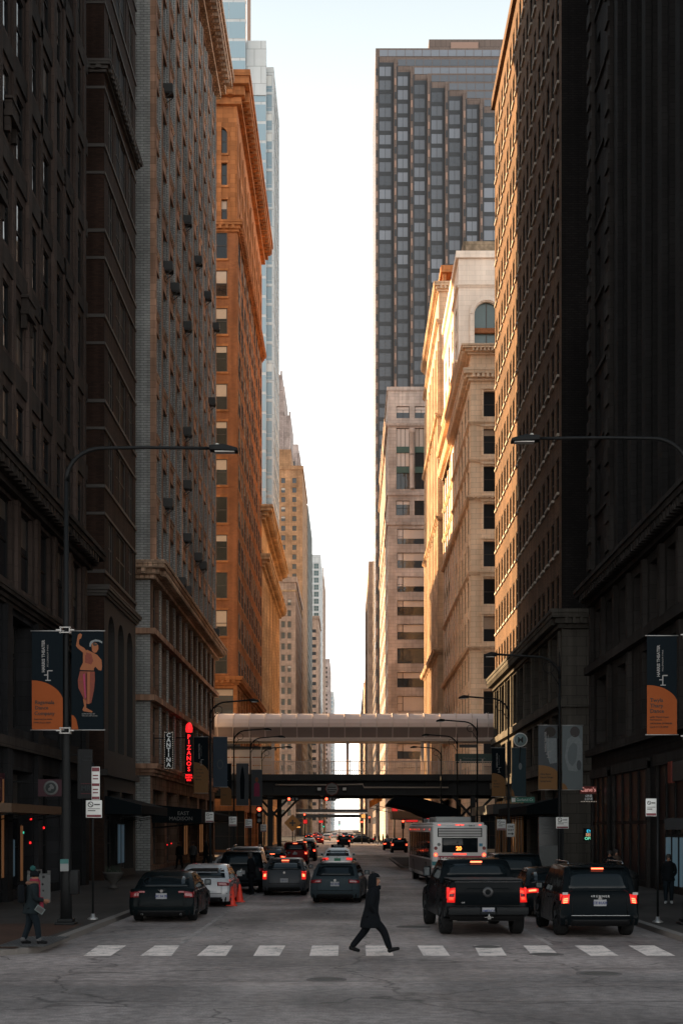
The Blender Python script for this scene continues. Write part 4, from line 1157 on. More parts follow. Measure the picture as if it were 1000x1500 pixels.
    for sx in (-1, 1):
        for (t0, t1, z0, z1) in lamp:
            lo = patch(P, sx*t0, sx*t1, z0, z1, .012, ry, on, 'tail_light')
            sw = MB(); xx = sx*(half((z0+z1)/2)*.985)
            sw.box(xx-sx*.06, P(1, ry(z1), z1)[1]-.008, z0+.01, xx+sx*.012, P(1, ry(z1), z1)[1]+.16, z1-.015); sw.build('side_lens', on, lo)
            if core:
                tm = lerp(t0, t1, .5); zm = lerp(z0, z1, .5); dt = (t1-t0)*.3; dz = (z1-z0)*.12
                if kind in ('pickup',):
                    for q in (.25, .75): patch(P, sx*(tm-dt), sx*(tm+dt), lerp(z0, z1, q)-.035, lerp(z0, z1, q)+.035, .016, ry, core, 'lamp_core', lo, 2, 1)
                    patch(P, sx*(tm-dt), sx*(tm+dt), lerp(z0, z1, .5)-.05, lerp(z0, z1, .5)+.05, .015, ry, M_TL_OFF, 'lens_gap', lo, 2, 1)
                elif kind == 'suv':
                    for q in (.2, .38, .56): patch(P, sx*(tm-dt), sx*(tm+dt), lerp(z0, z1, q)-.014, lerp(z0, z1, q)+.014, .016, ry, core, 'lamp_core', lo, 2, 1)
                else: patch(P, sx*(tm-dt), sx*(tm+dt), zm-dz*1.6, zm+dz*1.6, .016, ry, core, 'lamp_core', lo, 2, 1)
    if third and lights == 'on':
        zz = Ht-.10; t3 = MB(); y3 = rc(zz)-.012
        if kind == 'sedan': zz = zb+.07; y3 = rc(zz)-.012
        t3.box(-.15, y3-.01, zz-.02, .15, y3+.02, zz+.02); t3.build('third_brake_light', M_TL_HOT, root)
    if kind in ('suv', 'wagon') and detail > 1:
        for sx in (-1, 1):
            g = MB(); g.tube([(sx*(wt_-.1), cr0+.15, Ht+.0), (sx*(wt_-.1), cr0+.25, Ht+.055), (sx*(wt_-.1), cr1-.2, Ht+.06), (sx*(wt_-.1), cr1-.05, Ht-.0)], .02, 8); g.build('roof_rail', M_CHROME if kind == 'suv' else M_TRIM, root)
    if kind in ('suv', 'wagon', 'hatch'):
        g = MB(); zz = zb+.09; g.bar((0, rc(zz)-.02, zz), (.42, rc(zz+.02)-.02, zz+.02), .02, .015); g.build('rear_wiper', M_TRIM, root)
        sp = MB(); sp.box(-wt_*.86, cr0-.14, Ht-.085, wt_*.86, cr0+.12, Ht-.045); sp.build('spoiler', col, root, bevel=.015)
    if kind == 'sedan':
        for sx in (-1, 1):
            g = MB(); g.lathe([(.03, 0), (.035, 0), (.035, .1), (.03, .1)], (sx*W*.3, .02, gc+.03), 'Y', 12); g.build('exhaust_tip', M_CHROME, root)
    for sx in (-1, 1):
        g = MB(); zz = hood-.26; g.box(sx*(W/2*.62), L-.16, zz, sx*(W/2*.9), L-.07, zz+.13); g.build('headlight', M_REV, root, bevel=.02)
    if kind == 'pickup':
        g = MB(); g.box(-W/2*.86, .2, zt+.002, W/2*.86, cb0-.02, zt+.022); g.build('bed_cover', plain('bed_cover', (.012,.012,.013), .7, var=.2), root)
        g = MB(); g.box(-W/2*.78, .08, .80, W/2*.78, .135, zt-.04); g.box(-W/2*.5, .07, 1.2, W/2*.5, .082, 1.22); g.build('tailgate', col, root, bevel=.015)
        g = MB(); g.box(-W/2*.96, -.07, .56, -.2, .12, .75); g.box(.2, -.07, .56, W/2*.96, .12, .75); g.box(-.2, -.05, .56, .2, .12, .64); g.build('rear_bumper', paint('dark_bumper', (.014,.015,.016), .4, .1), root, bevel=.02)
        g = MB(); g.box(-.04, -.16, .46, .04, .1, .54); g.tube([(0,-.12,.5), (0,-.12,.6)], .02, 10); g.box(-.11,-.14,.5,.11,-.12,.52); g.build('tow_hitch', M_CHROME, root)
        lettering('4x4', .06, M_STEELV, root, (-.62, .07, .86)); m = MB(); m.lathe([(.07,0),(.13,0),(.13,.02),(.07,.02)], (0, .055, 1.12), 'Y', 20); m.build('round_badge', M_TL_OFF if False else M_BADGE, root); m = MB(); m.box(-W/2*.80, .06, zt-.045, W/2*.80, .09, zt-.03); m.build('tailgate_edge', M_BADGE, root)
    return root

P_BLK = paint('black', (.003, .0045, .0055)); P_WHT = paint('white', (.30, .30, .31)); P_GRY = paint('slate_grey', (.028, .038, .044), .3, .1)
P_DG = paint('dark_grey', (.005, .0075, .009)); P_SIL = paint('silver', (.22, .21, .21), .3, .3); P_RED = paint('dark_red', (.14, .008, .01))
P_TAN = paint('champagne', (.26, .20, .16), .35, .3); P_TAXI = paint('taxi_white', (.6, .6, .58)); P_BLU = paint('dark_green_black', (.004, .0065, .0075))

c1 = car('black sedan with a dark boot and unlit tail lights, parked nearest at the left kerb', 236, 39.0, L=4.75, W=1.86, H=1.44, col=P_BLU, plate='BC 94 78', lamp=[(.52, .72, .85, .91), (.70, .985, .72, .90)], group='cars parked along the left kerb')
lettering('V O L V O', .045, M_CHROME, c1, (0, .045, .93))
c2 = car('white sedan parked at the left kerb directly behind the nearest black sedan', 296, 46.5, L=4.9, W=1.85, H=1.46, col=P_WHT, plate=None, lamp=[(.56, .985, .74, .87)], group='cars parked along the left kerb')
car('black SUV stopped beside the traffic cones, with a person in black at its door', 353, 57, L=4.9, W=1.92, H=1.75, kind='suv', col=P_BLK, group='cars parked along the left kerb', lamp=[(.80, .985, .9, 1.05)])
car('silver grey sedan at the left kerb between the two SUVs', 336, 63.0, L=4.4, W=1.8, H=1.45, col=P_SIL, lights='dim', detail=1, group='cars parked along the left kerb')
car('silver SUV with roof rails parked behind the black SUV on the left', 359, 72, L=4.8, W=1.88, H=1.74, kind='suv', col=P_SIL, group='cars parked along the left kerb', detail=2)
car('dark pewter hatchback with tall lit red lamps right of the traffic cones', 416, 54.5, L=4.48, W=1.76, H=1.5, kind='hatch', col=paint('pewter', (.04,.042,.046), .3, .2), lights='on', plate='CP 11', yaw=-.5, lamp=[(.80, .985, .66, 1.0)])
car('black sedan with lit brake lights, at the left kerb before the dark red SUV', 398, 90, L=4.7, W=1.84, H=1.48, col=P_BLK, lights='on', group='cars parked along the left kerb', detail=1)
car('dark red SUV with bright brake lights on the left side of the street', 432, 100, L=4.6, W=1.84, H=1.7, kind='suv', col=P_RED, lights='on', detail=1)
car('dark SUV just beyond the dark red SUV with one brake light showing', 446, 112, L=4.7, W=1.85, H=1.68, kind='suv', col=P_DG, lights='on', detail=1)
car('champagne sedan beyond the railway crossing on the left, in amber light', 452, 172, L=4.7, W=1.83, H=1.47, col=P_TAN, lights='on', detail=1)
car('small dark red sedan far up the left lane before State Street', 466, 232, L=4.6, W=1.8, H=1.45, col=P_RED, lights='on', detail=0)
car('grey estate car with tinted rear window, waiting mid street behind the walking man', 490, 49.0, L=4.5, W=1.79, H=1.49, kind='wagon', col=P_GRY, lights='off', plate='AX 3578', yaw=-4.5, lamp=[(.55, .985, .73, .86)])
tx = car('white taxi with a roof sign just ahead of the grey estate car', 494, 84, L=4.9, W=1.86, H=1.5, col=P_TAXI, lights='dim', detail=1, name='taxi', cat='taxi')
s_ = MB(); s_.box(-.42, 2.1, 1.5, .42, 2.3, 1.69); so = s_.build('roof_sign', M_TRIM, tx, bevel=.02); lettering('TAXI 312', .13, plain('sign_white', (.6,.6,.58), .5, var=0), so, (0, 2.09, 1.595))
s_ = MB(); s_.box(-.2, .015, .68, .2, .03, .86); s_.build('green_panel', plain('green_plate', (.03,.25,.14), .5, var=0), tx)
car('black SUV with twin red brake lights in the centre of the street near State Street', 503, 196, L=4.7, W=1.88, H=1.72, kind='suv', col=P_BLK, lights='on', detail=0)
sc = car('dark sedan seen side on, crossing at the State Street junction', x=xp(548, 247), z=247, yaw=90, L=4.9, W=1.85, H=1.46, col=P_DG, lights='dim', detail=1)
pk = car('large black pickup truck with lit red tail lights, nearest in the right lane', x=3.42, z=33.7, yaw=3, L=5.9, W=2.06, H=1.92, kind='pickup', col=P_BLK, lights='on', plate='1MF1C1')
fr_ = car('black off road SUV with lit lamps and roof rails, parked nearest at the right kerb', x=6.17, z=33.6, L=4.85, W=1.93, H=1.8, kind='suv', col=P_BLK, lights='on', plate='CE 81AX', lamp=[(.80, .985, .84, 1.08)], yaw=.6)
lettering('4 R U N N E R', .075, M_STEELV, fr_, (0, .04, 1.02), bold=.002)
m = MB(); m.box(-.72, -.02, .545, .72, .0, .558); m.build('bumper_strip', M_STEELV, fr_)
for sx in (-1, 1):
    m = MB(); m.box(sx*.80, .03, 1.06, sx*.93, .06, 1.12); m.build('reversing_lens', M_REV, fr_)
car('black sedan parked at the right kerb directly ahead of the nearest black SUV', x=6.25, z=41.2, L=4.6, W=1.84, H=1.5, col=P_BLK, lights='on', detail=1, group='cars parked along the right kerb')
car('dark tall SUV parked between the black sedan and the bus on the right', x=6.0, z=48.5, L=4.8, W=1.95, H=1.82, kind='suv', col=P_DG, detail=1, group='cars parked along the right kerb')
car('small dark car with red lamps left of the bus, farther up the kerb', x=xp(572, 168), z=168, L=4.5, W=1.8, H=1.5, col=P_BLK, lights='on', detail=0)
car('small dark SUV with red lamps just right of the other kerbside car beyond the bus', x=xp(585, 150), z=150, L=4.5, W=1.8, H=1.65, kind='suv', col=P_DG, lights='on', detail=0)
FARC = [(478, 300, 'pale distant car left of the street centre beyond State Street', P_SIL, 'dim'), (452, 330, 'dark distant car at the far left kerb', P_BLK, 'on'), (512, 310, 'dark distant car right of the street centre beyond State Street', P_BLK, 'on'),
        (470, 355, 'dark distant car waiting left of centre below the far viaduct', P_DG, 'on'), (490, 380, 'pale car in the middle of the street below the far viaduct', P_WHT, 'dim'), (505, 410, 'dark car farthest away at the centre of the street', P_BLK, 'dim'), (463, 420, 'dark red car farthest away on the left', P_RED, 'on')]
for px_, z_, lab, pc, li in FARC:
    car(lab, px_, z_, L=4.5, W=1.8, H=1.5, col=pc, lights=li, detail=0, group='distant cars beyond State Street')

# ---------------------------------------------------------------- city bus
bus = empty('city_bus', (5.12, 63.5, 0.004), R(2.6), 'white city bus with a lit route number 20 and red advert on its rear', 'bus')
M_BW = plain('bus_white', (.66, .64, .62), .4, var=.1, coat=.3, scale=1.5)
M_BTEAL = plain('bus_teal', (.02, .16, .18), .5); M_BRED = plain('advert_red', (.30, .02, .045), .5, var=.2)
W2, BL, BH = 1.29, 12.2, 2.98
m = MB(); m.box(-W2, 0, .34, W2, BL, BH-.12); m.build('body', M_BW, bus, bevel=.09)
m = MB(); m.box(-W2+.08, .5, BH-.14, W2-.08, BL-.2, BH); m.build('roof', M_BW, bus, bevel=.05)
m = MB(); m.box(-.85, 2.4, BH, .85, 5.6, BH+.28); m.box(-.7, 8, BH, .7, 10, BH+.22); m.build('roof_unit', plain('roof_unit', (.3,.3,.29), .6), bus, bevel=.05)
m = MB(); m.box(-W2+.25, -.018, 2.30, W2-.25, .02, 2.72)
for k in range(5): m.box(-W2+.3, -.03, 2.34+k*.075, W2-.3, -.019, 2.375+k*.075, 1)
m.build('vent_grille', [plain('grille_black', (.012,.012,.012), .8, var=0), M_BW], bus)
m = MB(); m.box(-.80, -.02, 1.62, .80, .02, 2.22); rw = m.build('rear_window', M_CARGL, bus, bevel=.015)
m = MB(); m.box(-.84, -.012, 1.58, .84, .018, 2.26); m.build('window_seal', M_TRIM, bus)
m = MB(); m.box(-.30, -.012, 1.47, .30, .0, 1.53); m.build('third_brake_light', M_TL_ON, bus)
lettering('20', .26, plain('route_digits', (.5,.1,.02), .4, emit=(1,.18,.03), es=1.3, var=0), bus, (-.05, -.03, 1.76), bold=.006, name='route_number')
m = MB(); m.box(-1.02, -.02, .88, 1.02, .01, 1.42); ad = m.build('advert', M_BRED, bus)
lettering('LIVE TO', .22, plain('advert_white', (.62,.6,.58), .5, var=0), ad, (-.62, -.028, 1.27), bold=.006)
lettering('ALL ACCESS', .15, plain('advert_pink', (.5,.25,.25), .5, var=0), ad, (.45, -.028, 1.27)); lettering('KIDS', .2, MATS['advert_white'], ad, (-.72, -.028, 1.03), bold=.004)
lettering('5413', .13, M_TRIM, bus, (.55, -.012, 2.82), name='fleet_number'); lettering('A', .1, M_TRIM, bus, (.02, -.012, 2.82), name='fleet_number')
m = MB(); m.box(-W2-.006, -.014, .98, -1.05, .06, 1.16); m.box(-W2-.006, -.014, .80, -1.05, .06, .84, 1); m.build('stripe', [M_BTEAL, plain('stripe_red', (.4,.02,.03), .5)], bus)
for sx in (-1, 1):
    for zz, mt, rr in ((1.78, M_TL_OFF, .085), (1.47, M_TL_ON, .085)):
        m = MB(); m.disc((sx*1.13, -.03, zz), rr, 'Y', .03, 20); lo = m.build('tail_light', mt, bus)
        if mt is M_TL_ON: m = MB(); m.lathe([(.03, 0), (.06, 0), (.06, .01), (.03, .01)], (sx*1.13, -.042, zz), 'Y', 16); m.build('lamp_core', M_TL_HOT, lo)
    for yy in (2.9, 9.7): make_wheel(bus, sx*(W2-.16), yy, .49, .3)
for xx in (-.95, -.14, 0, .14, .95):
    m = MB(); m.box(xx-.06, .04, BH-.15, xx+.06, .1, BH-.1); m.build('marker_light', M_TL_ON, bus)
m = MB(); m.box(-W2*.98, -.06, .36, W2*.98, .02, .62); m.build('rear_bumper', M_TRIM, bus, bevel=.02)
for sx in (-1, 1):
    m = MB()
    m.box(sx*(W2-.01), .9, 1.3, sx*(W2+.008), BL-.6, 2.52)
    sg = m.build('side_glazing', M_CARGL, bus)
    m = MB()
    for k in range(9): m.box(sx*(W2+.008), 1.1+k*1.27, 1.28, sx*(W2+.02), 1.17+k*1.27, 2.54)
    m.build('window_post', M_TRIM, sg)
    m = MB(); m.box(sx*(W2-.01), .4, .55, sx*(W2+.006), BL-.4, 1.22); m.build('side_panel', plain('bus_side_dark', (.12,.12,.12), .5, var=.3), bus)
    for k in range(5):
        m = MB(); m.box(sx*(W2), 1.0+k*2.6, 2.62, sx*(W2+.015), 1.14+k*2.6, 2.68); m.build('marker_light', M_TL_ON, bus)
    for yy in (2.9, 9.7):
        m = MB(); m.lathe([(.54, 0), (.6, 0), (.6, .012*sx), (.54, .012*sx)], (sx*(W2+.002), yy, .49), 'X', 24); m.build('wheel_arch', M_TRIM, bus)
m = MB(); m.box(-.25, -.035, 1.9, -.2, -.02, 1.98) if False else m.disc((-.98, -.016, 1.95), .08, 'Y', .01, 16); m.build('round_decal', plain('decal_grey', (.15,.16,.16), .6, var=0), bus)
m = MB(); m.box(.9, -.016, 1.86, 1.06, -.006, 2.0); m.build('square_decal', plain('decal_blue', (.05,.2,.3), .6, var=0), bus)
u = MB(); u.box(-1.0, .4, .2, 1.0, BL-.4, .4); u.build('underbody', M_UNDER, bus)
# ================================================================= STREET FURNITURE
M_POLE = plain('black_pole', (.006, .0065, .007), .6, 0, var=.15, spec=.2)
M_STEEL = plain('grey_steel', (.32, .31, .30), .45, .7, var=.1)
M_NAVY = plain('banner_charcoal', (.0055, .0085, .011), .9, var=.08, spec=.05)
M_ORG = plain('banner_orange', (.21, .055, .018), .9, var=.08, spec=.05)
M_OCH = plain('banner_ochre', (.15, .07, .02), .8, var=.08)
M_BTXT = plain('banner_white_ink', (.20, .19, .185), .8, var=0)
M_BINK = plain('banner_dark_ink', (.02, .015, .012), .8, var=0)
M_LENS = plain('lamp_lens', (.45, .43, .4), .3, var=0)
M_BANG = plain('banner_grey', (.045, .05, .055), .8, var=.1)
M_SKIN_INK = plain('banner_skin_print', (.20, .062, .02), .8, var=.15, scale=25)
M_DRESS_INK = plain('banner_dress_print', (.13, .025, .012), .8, var=.4, scale=18)
M_MAG_INK = plain('banner_magenta_print', (.22, .02, .06), .8, var=.2, scale=12)
M_PALE_INK = plain('banner_pale_print', (.13, .145, .15), .8, var=.35, scale=9)

def banner(label, px0, px1, py0, py1, z, base, quarter=None, texts=(), fig=None, name='banner', wave=.03, logo=True, group=None):
    """fabric street banner hanging from two arms; all drawing on it is thin printed relief"""
    x0, x1, z1, z0 = xp(px0, z), xp(px1, z), hp(py0, z), hp(py1, z)
    w, h = x1-x0, z1-z0
    root = empty(name, (x0, z, z0), 0, label, 'banner', group)
    def wv(u, v): return wave*math.sin(v/h*PI)*math.sin(u/w*PI*.9+.5)
    NX, NZ = 6, 16
    m = MB()
    A = [(w*i/NX, -.004-wv(w*i/NX, h*j/NZ), h*j/NZ) for j in range(NZ+1) for i in range(NX+1)]
    B = [(a, b+.008, c) for a, b, c in A]; k = NX+1
    m.raw(A, [(j*k+i, j*k+i+1, (j+1)*k+i+1, (j+1)*k+i) for j in range(NZ) for i in range(NX)], 0, True)
    m.raw(B, [(j*k+i, (j+1)*k+i, (j+1)*k+i+1, j*k+i+1) for j in range(NZ) for i in range(NX)], 0, True)
    m.build('cloth', base, root, fix=False)
    m = MB(); m.tube([(-.04, 0, h+.012), (w+.04, 0, h+.012)], .014, 8); m.tube([(-.04, 0, -.012), (w+.04, 0, -.012)], .014, 8); m.build('rod', M_STEEL, root)
    def onface(pts, off=.008): return [(u, -off-wv(u, v), v) for u, v in pts]
    def shape(pts, mat, nm, off=.008):
        g = MB(); g.face(onface(pts, off)); o = g.build(nm, mat, root, fix=False); return o
    if quarter:
        q0, q1, mat, mirror = quarter
        g = MB(); N = 14
        for i in range(N):
            f0, f1 = i/N, (i+1)/N
            def top(f): return q1*h + (q0-q1)*h*math.sqrt(max(0, 1-f*f*.92)) if not mirror else q0*h*math.sqrt(max(0, 1-(f/mirror)**2)) if f < mirror else 0
            a, b_ = top(f0), top(f1)
            if a <= 0.001 and b_ <= .001: continue
            M = 8
            for jj in range(M):
                g.face(onface([(w*f0, a*jj/M), (w*f1, b_*jj/M), (w*f1, b_*(jj+1)/M), (w*f0, a*(jj+1)/M)], .010))
        g.build('printed_panel', mat, root, fix=False)
    if logo:
        lettering('HARRIS THEATER', w*.135, M_BTXT, root, (w*.38, -.014-wv(w*.38, h*.75), h*.745), 0, R(90), 'wordmark', bold=.003)
        lettering('MILLENNIUM PARK', w*.07, M_BTXT, root, (w*.52, -.014-wv(w*.5, h*.75), h*.75), 0, R(90), 'wordmark', spacing=1.25)
        g = MB(); t = w*.018
        for (a, b_, c, d) in ((.50,.535,.50+.0,.605),(.60,.51,.60,.60)):
            pass
        yy = -.016-wv(w*.5, h*.56)
        g.box(w*.52-t, yy, h*.505, w*.52+t, yy+.004, h*.60); g.box(w*.40, yy, h*.548, w*.519-t, yy+.004, h*.548+2*t); g.box(w*.44, yy, h*.505-2*t, w*.62, yy+.004, h*.5045); g.box(w*.521+t, yy, h*.592, w*.68, yy+.004, h*.592+2*t)
        g.build('emblem', M_BTXT, root)
    for (txt, u, v, sz, mat) in texts:
        lettering(txt, sz*w, mat, root, (w*u, -.018-wv(w*u, h*v), h*v), 0, 0, 'wordmark', align='LEFT', bold=.002 if sz > .1 else 0)
    if fig:
        for nm, mat, pts in fig:
            shape([(w*u, h*v) for u, v in pts], mat, nm, .013 + .001*len(nm) % .004)
    return root

def clampset(root_loc, px0, px1, rows, z, side, parent):
    pass
def street_lamp(label, x, y, H, reach, sgn, tall=False, name='street_lamp', clamps=(), curl=True, group=None, r=.11):
    root = empty(name, (x, y, .15), 0, label, 'street lamp', group)
    m = MB()
    if tall: m.tube([(0,0,0), (0,0,1.2), (0,0,H*.55), (0,0,H-.9)], [.155, .14, .085, .055], 14)
    else: m.tube([(0,0,0), (0,0,1.0), (0,0,1.05), (0,0,H*.6), (0,0,H-.5)], [.14, .12, .075, .06, .045], 12)
    m.build('pole', M_POLE, root)
    m = MB(); m.box(-.26,-.26,0,.26,.26,.07); m.box(-.2,-.2,.07,.2,.2,.16)
    m.build('base', M_POLE, root, bevel=.015)
    m = MB()
    if tall:
        pts = [(0,0,H-.95)]
        for k in range(9):
            a = R(k*11.25); pts.append((sgn*.95*(1-math.cos(a)), 0, H-.95+.87*math.sin(a)))
        pts += [(sgn*(reach*.5), 0, H-.06), (sgn*(reach-.35), 0, H-.08)]
        m.tube(pts, [.065]*3 + [.055]*6 + [.045, .04, .04][:len(pts)-9], 10)
    else:
        pts = [(0,0,H-.9)]
        for k in range(1, 8):
            a = R(k*11.5); pts.append((sgn*.95*(1-math.cos(a)), 0, H-.9+.8*math.sin(a)))
        pts += [(sgn*(reach-.3), 0, H-.0)]
        m.tube(pts, .045, 8)
        m.tube([(0, 0, H-1.0), (0, 0, H-.2), (0, 0, H+.1)], [.06, .03, .02], 8)
        if curl:
            m.tube([(sgn*(.45+.22*math.cos(R(20*k))), 0, H-.55+.22*math.sin(R(20*k))) for k in range(19)], .02, 6)
            m.tube([(0, 0, H-1.3), (sgn*.35, 0, H-.75)], .025, 6)
    m.build('arm', M_POLE, root)
    m = MB(); L0 = .75 if tall else .55; a0 = reach-.4 if tall else reach-.35
    hz = H-.1 if tall else H-.02
    m.prism([(a0*sgn, hz-.05), ((a0+L0)*sgn, hz-.09), ((a0+L0)*sgn, hz+.0), ((a0+L0*.5)*sgn, hz+.1), (a0*sgn, hz+.07)], -.16, .16, 'XZ')
    lh = m.build('lamp_head', M_POLE, root, bevel=.02)
    m = MB(); m.box(sgn*(a0+.15), -.12, hz-.10, sgn*(a0+L0-.08), .12, hz-.075); m.build('lens', M_LENS, lh)
    if tall:
        m = MB(); m.lathe([(.001, .16), (.05, .14), (.05, .07), (.001, .07)], (sgn*(a0+.2), 0, hz), 'Z', 10); m.build('photocell', M_LENS, lh)
    for cz in clamps:
        m = MB()
        for s2 in (-1, 1):
            m.box(s2*.12-.012*1, -.17, cz-.09, s2*.12+.012, -.14, cz+.09)
            m.bar((s2*.12, -.15, cz), (s2*.24, -.15, cz), .03, .03)
        m.box(-.15, -.17, cz+.055, .15, -.145, cz+.08); m.box(-.15, -.17, cz-.08, .15, -.145, cz-.055); m.box(-.12, -.15, cz-.08, -.1, .12, cz+.08); m.box(.1, -.15, cz-.08, .12, .12, cz+.08)
        m.build('clamp', M_STEEL, root)
    return root

ZN = 36.2
tl = street_lamp('tall black street lamp at the left kerb, its long arm reaching over the street', xp(97, ZN), ZN, 12.72, 4.2, 1, True, clamps=(hp(924, ZN)-.15, hp(1071, ZN)-.15))
m = MB(); m.box(-.12, -.2, 1.42, .10, -.17, 1.74); lb = m.build('pay_notice', plain('notice_white', (.16,.165,.165), .6, var=.05), tl)
m = MB(); m.box(-.12, -.205, 1.62, .10, -.2, 1.74); m.build('notice_header', plain('notice_teal', (.015,.09,.085), .6, var=0), lb)
m = MB(); m.box(.10, -.12, .8, .34, .12, 1.45); m.build('control_box', M_POLE, tl, bevel=.02)
street_lamp('tall black street lamp at the right edge of the picture, its arm reaching left', xp(1008, ZN), ZN, 12.98, 4.35, -1, True, clamps=(hp(931, ZN)-.15, hp(1079, ZN)-.15))

dancer = [
 ('figure_arm', M_SKIN_INK, [(.20,.965),(.27,.98),(.33,.965),(.30,.93),(.24,.915),(.23,.875),(.26,.855),(.40,.83),(.46,.80),(.45,.755),(.33,.79),(.20,.825),(.14,.85),(.17,.91)]),
 ('figure_torso', M_SKIN_INK, [(.36,.80),(.50,.81),(.62,.79),(.80,.76),(.93,.71),(.95,.64),(.93,.60),(.84,.605),(.74,.64),(.70,.62),(.70,.585),(.28,.59),(.27,.62),(.36,.68)]),
 ('figure_head', M_SKIN_INK, [(.62,.87),(.66,.885),(.76,.88),(.83,.86),(.84,.82),(.78,.785),(.70,.78),(.64,.80)]),
 ('figure_flowers', M_PALE_INK, [(.56,.875),(.60,.90),(.74,.918),(.88,.91),(.96,.895),(.95,.875),(.84,.895),(.70,.895),(.62,.87),(.60,.84),(.56,.845)]),
 ('figure_skirt', M_DRESS_INK, [(.27,.60),(.72,.59),(.73,.50),(.70,.40),(.62,.27),(.50,.26),(.40,.27),(.36,.33),(.22,.42),(.20,.50)]),
 ('figure_sash', M_SKIN_INK, [(.50,.585),(.58,.585),(.56,.26),(.50,.26)]),
 ('figure_hair', M_BINK, [(.64,.872),(.68,.885),(.78,.882),(.83,.86),(.80,.845),(.70,.85)]),
 ('figure_fold', M_NAVY, [(.455,.57),(.475,.57),(.47,.30),(.455,.30)]), ('figure_fold', M_MAG_INK, [(.36,.56),(.42,.57),(.46,.33),(.42,.31)]), ('figure_belt', M_NAVY, [(.27,.605),(.72,.60),(.72,.588),(.27,.592)]), ('figure_blouse', M_DRESS_INK, [(.42,.79),(.62,.77),(.68,.70),(.62,.66),(.42,.68)]),
 ('figure_leg', M_SKIN_INK, [(.36,.31),(.46,.29),(.46,.22),(.66,.185),(.64,.172),(.38,.185),(.34,.20),(.40,.24)]),
]
banner('charcoal banner with an orange quarter circle reading Ragamala Dance Company', 47, 92, 925, 1069, ZN-.15, M_NAVY, (.50, .25, M_ORG, 0),
       [('Ragamala', .10, .275, .17, M_BINK), ('Dance', .10, .22, .17, M_BINK), ('Company', .08, .163, .17, M_BINK), ('featuring live music', .08, .105, .075, M_BINK), ('MARCH 22, 2024', .06, .07, .075, M_BINK)])
banner('charcoal banner with a dancer in an orange and red costume raising one arm', 105, 152, 925, 1069, ZN-.15, M_NAVY, (.15, .0, M_ORG, .20), [('SUPPORTED BY', .32, .158, .06, M_BTXT), ('THE CITY ARTS FUND', .32, .138, .05, M_BTXT)], dancer, logo=False)
banner('charcoal banner with orange quarter circle reading Twyla Tharp Dance, at the right edge', 947, 991, 932, 1076, ZN-.15, M_NAVY, (.50, .29, M_ORG, 0),
       [('Twyla', .10, .345, .18, M_BINK), ('Tharp', .10, .29, .18, M_BINK), ('Dance', .10, .235, .18, M_BINK), ('with Third Coast', .10, .175, .09, M_BINK), ('Percussion', .10, .148, .09, M_BINK), ('NATIONAL SPONSOR', .10, .11, .075, M_BINK), ('April 11-13, 2024', .10, .075, .085, M_BINK)])

G_L = 'smaller black street lamps with banners'
for (x, y, s, lab) in ((8.6, 56, -1, 'black street lamp above the brown canopy shop on the right, carrying two pale banners'), (8.6, 74, -1, 'black street lamp with a green street name sign, right side'),
                       (8.4, 90, -1, 'black street lamp behind the bus on the right'), (8.2, 104, -1, 'black street lamp between the bus and the railway bridge on the right'), (8.0, 119.5, -1, 'black street lamp just in front of the railway bridge on the right'),
                       (-7.75, 76, 1, 'black street lamp on the left beside the neon sign'), (-8.3, 98, 1, 'black street lamp on the left, second before the railway bridge'), (-7.7, 106, 1, 'black street lamp on the left, third before the railway bridge'),
                       (-7.7, 119.5, 1, 'black street lamp on the left just in front of the railway bridge')):
    street_lamp(lab, x, y, 9.7, 2.5 if y > 60 else 2.9, s, group=G_L)
blob = lambda cx, cy, rx, ry, n=14: [(cx+rx*math.cos(2*PI*k/n), cy+ry*math.sin(2*PI*k/n)) for k in range(n)]
T1 = [('The', .1, .2, .12, M_BINK), ('Nutcracker', .1, .16, .12, M_BINK), ('Suite', .1, .12, .12, M_BINK)]
banner('grey banner with ochre corner and white dress print, left of the right lamp pole', 788, 816, 1063, 1157, 55.8, M_BANG, (.38, .24, M_OCH, 0), [('Giordano', .1, .24, .14, M_BINK), ('Dance Chicago', .1, .19, .11, M_BINK), ('Spring Series', .1, .13, .11, M_BINK)],
       [('printed_hair', M_BINK, blob(.62,.90,.3,.08)), ('printed_dress', M_PALE_INK, [(.4,.80),(.95,.80),(.98,.42),(.6,.40),(.45,.55)])])
banner('pale grey banner with a dark haired figure in white, right of the same lamp pole', 823, 853, 1063, 1157, 55.8, plain('banner_pale_grey', (.085,.10,.105), .8, var=.1), (.1, 0, M_OCH, .25), (),
       [('printed_head', plain('banner_brown_print', (.035,.03,.03), .8, var=.2), blob(.62,.90,.24,.085)), ('printed_body', M_PALE_INK, [(.25,.78),(.5,.84),(.8,.83),(.98,.74),(.98,.35),(.7,.28),(.3,.3),(.12,.5)]), ('printed_cup', M_BANG, blob(.82,.38,.12,.08))], logo=False)
banner('charcoal banner with ochre corner by the green street name sign', 720, 740, 1096, 1167, 73.8, M_NAVY, (.48, .28, M_OCH, 0), [('Hot', .12, .32, .15, M_BINK), ('Sardines', .12, .26, .14, M_BINK), ('Holiday', .12, .2, .14, M_BINK)])
banner('dark teal banner right of the lamp pole with the green street name sign', 749, 770, 1096, 1167, 73.8, plain('banner_teal', (.012,.03,.038), .8), (.15, 0, M_OCH, .2), (), [('printed_face', M_PALE_INK, blob(.6,.62,.12,.07))], logo=False)
banner('navy banner with large ochre corner beside the red neon sign', 284, 305, 1080, 1162, 75.8, M_NAVY, (.55, .33, M_OCH, 0), [('Too Hot', .12, .42, .13, M_BINK), ('To Handel', .12, .36, .13, M_BINK), ('Gospel', .12, .3, .13, M_BINK), ('Messiah', .12, .24, .13, M_BINK)])
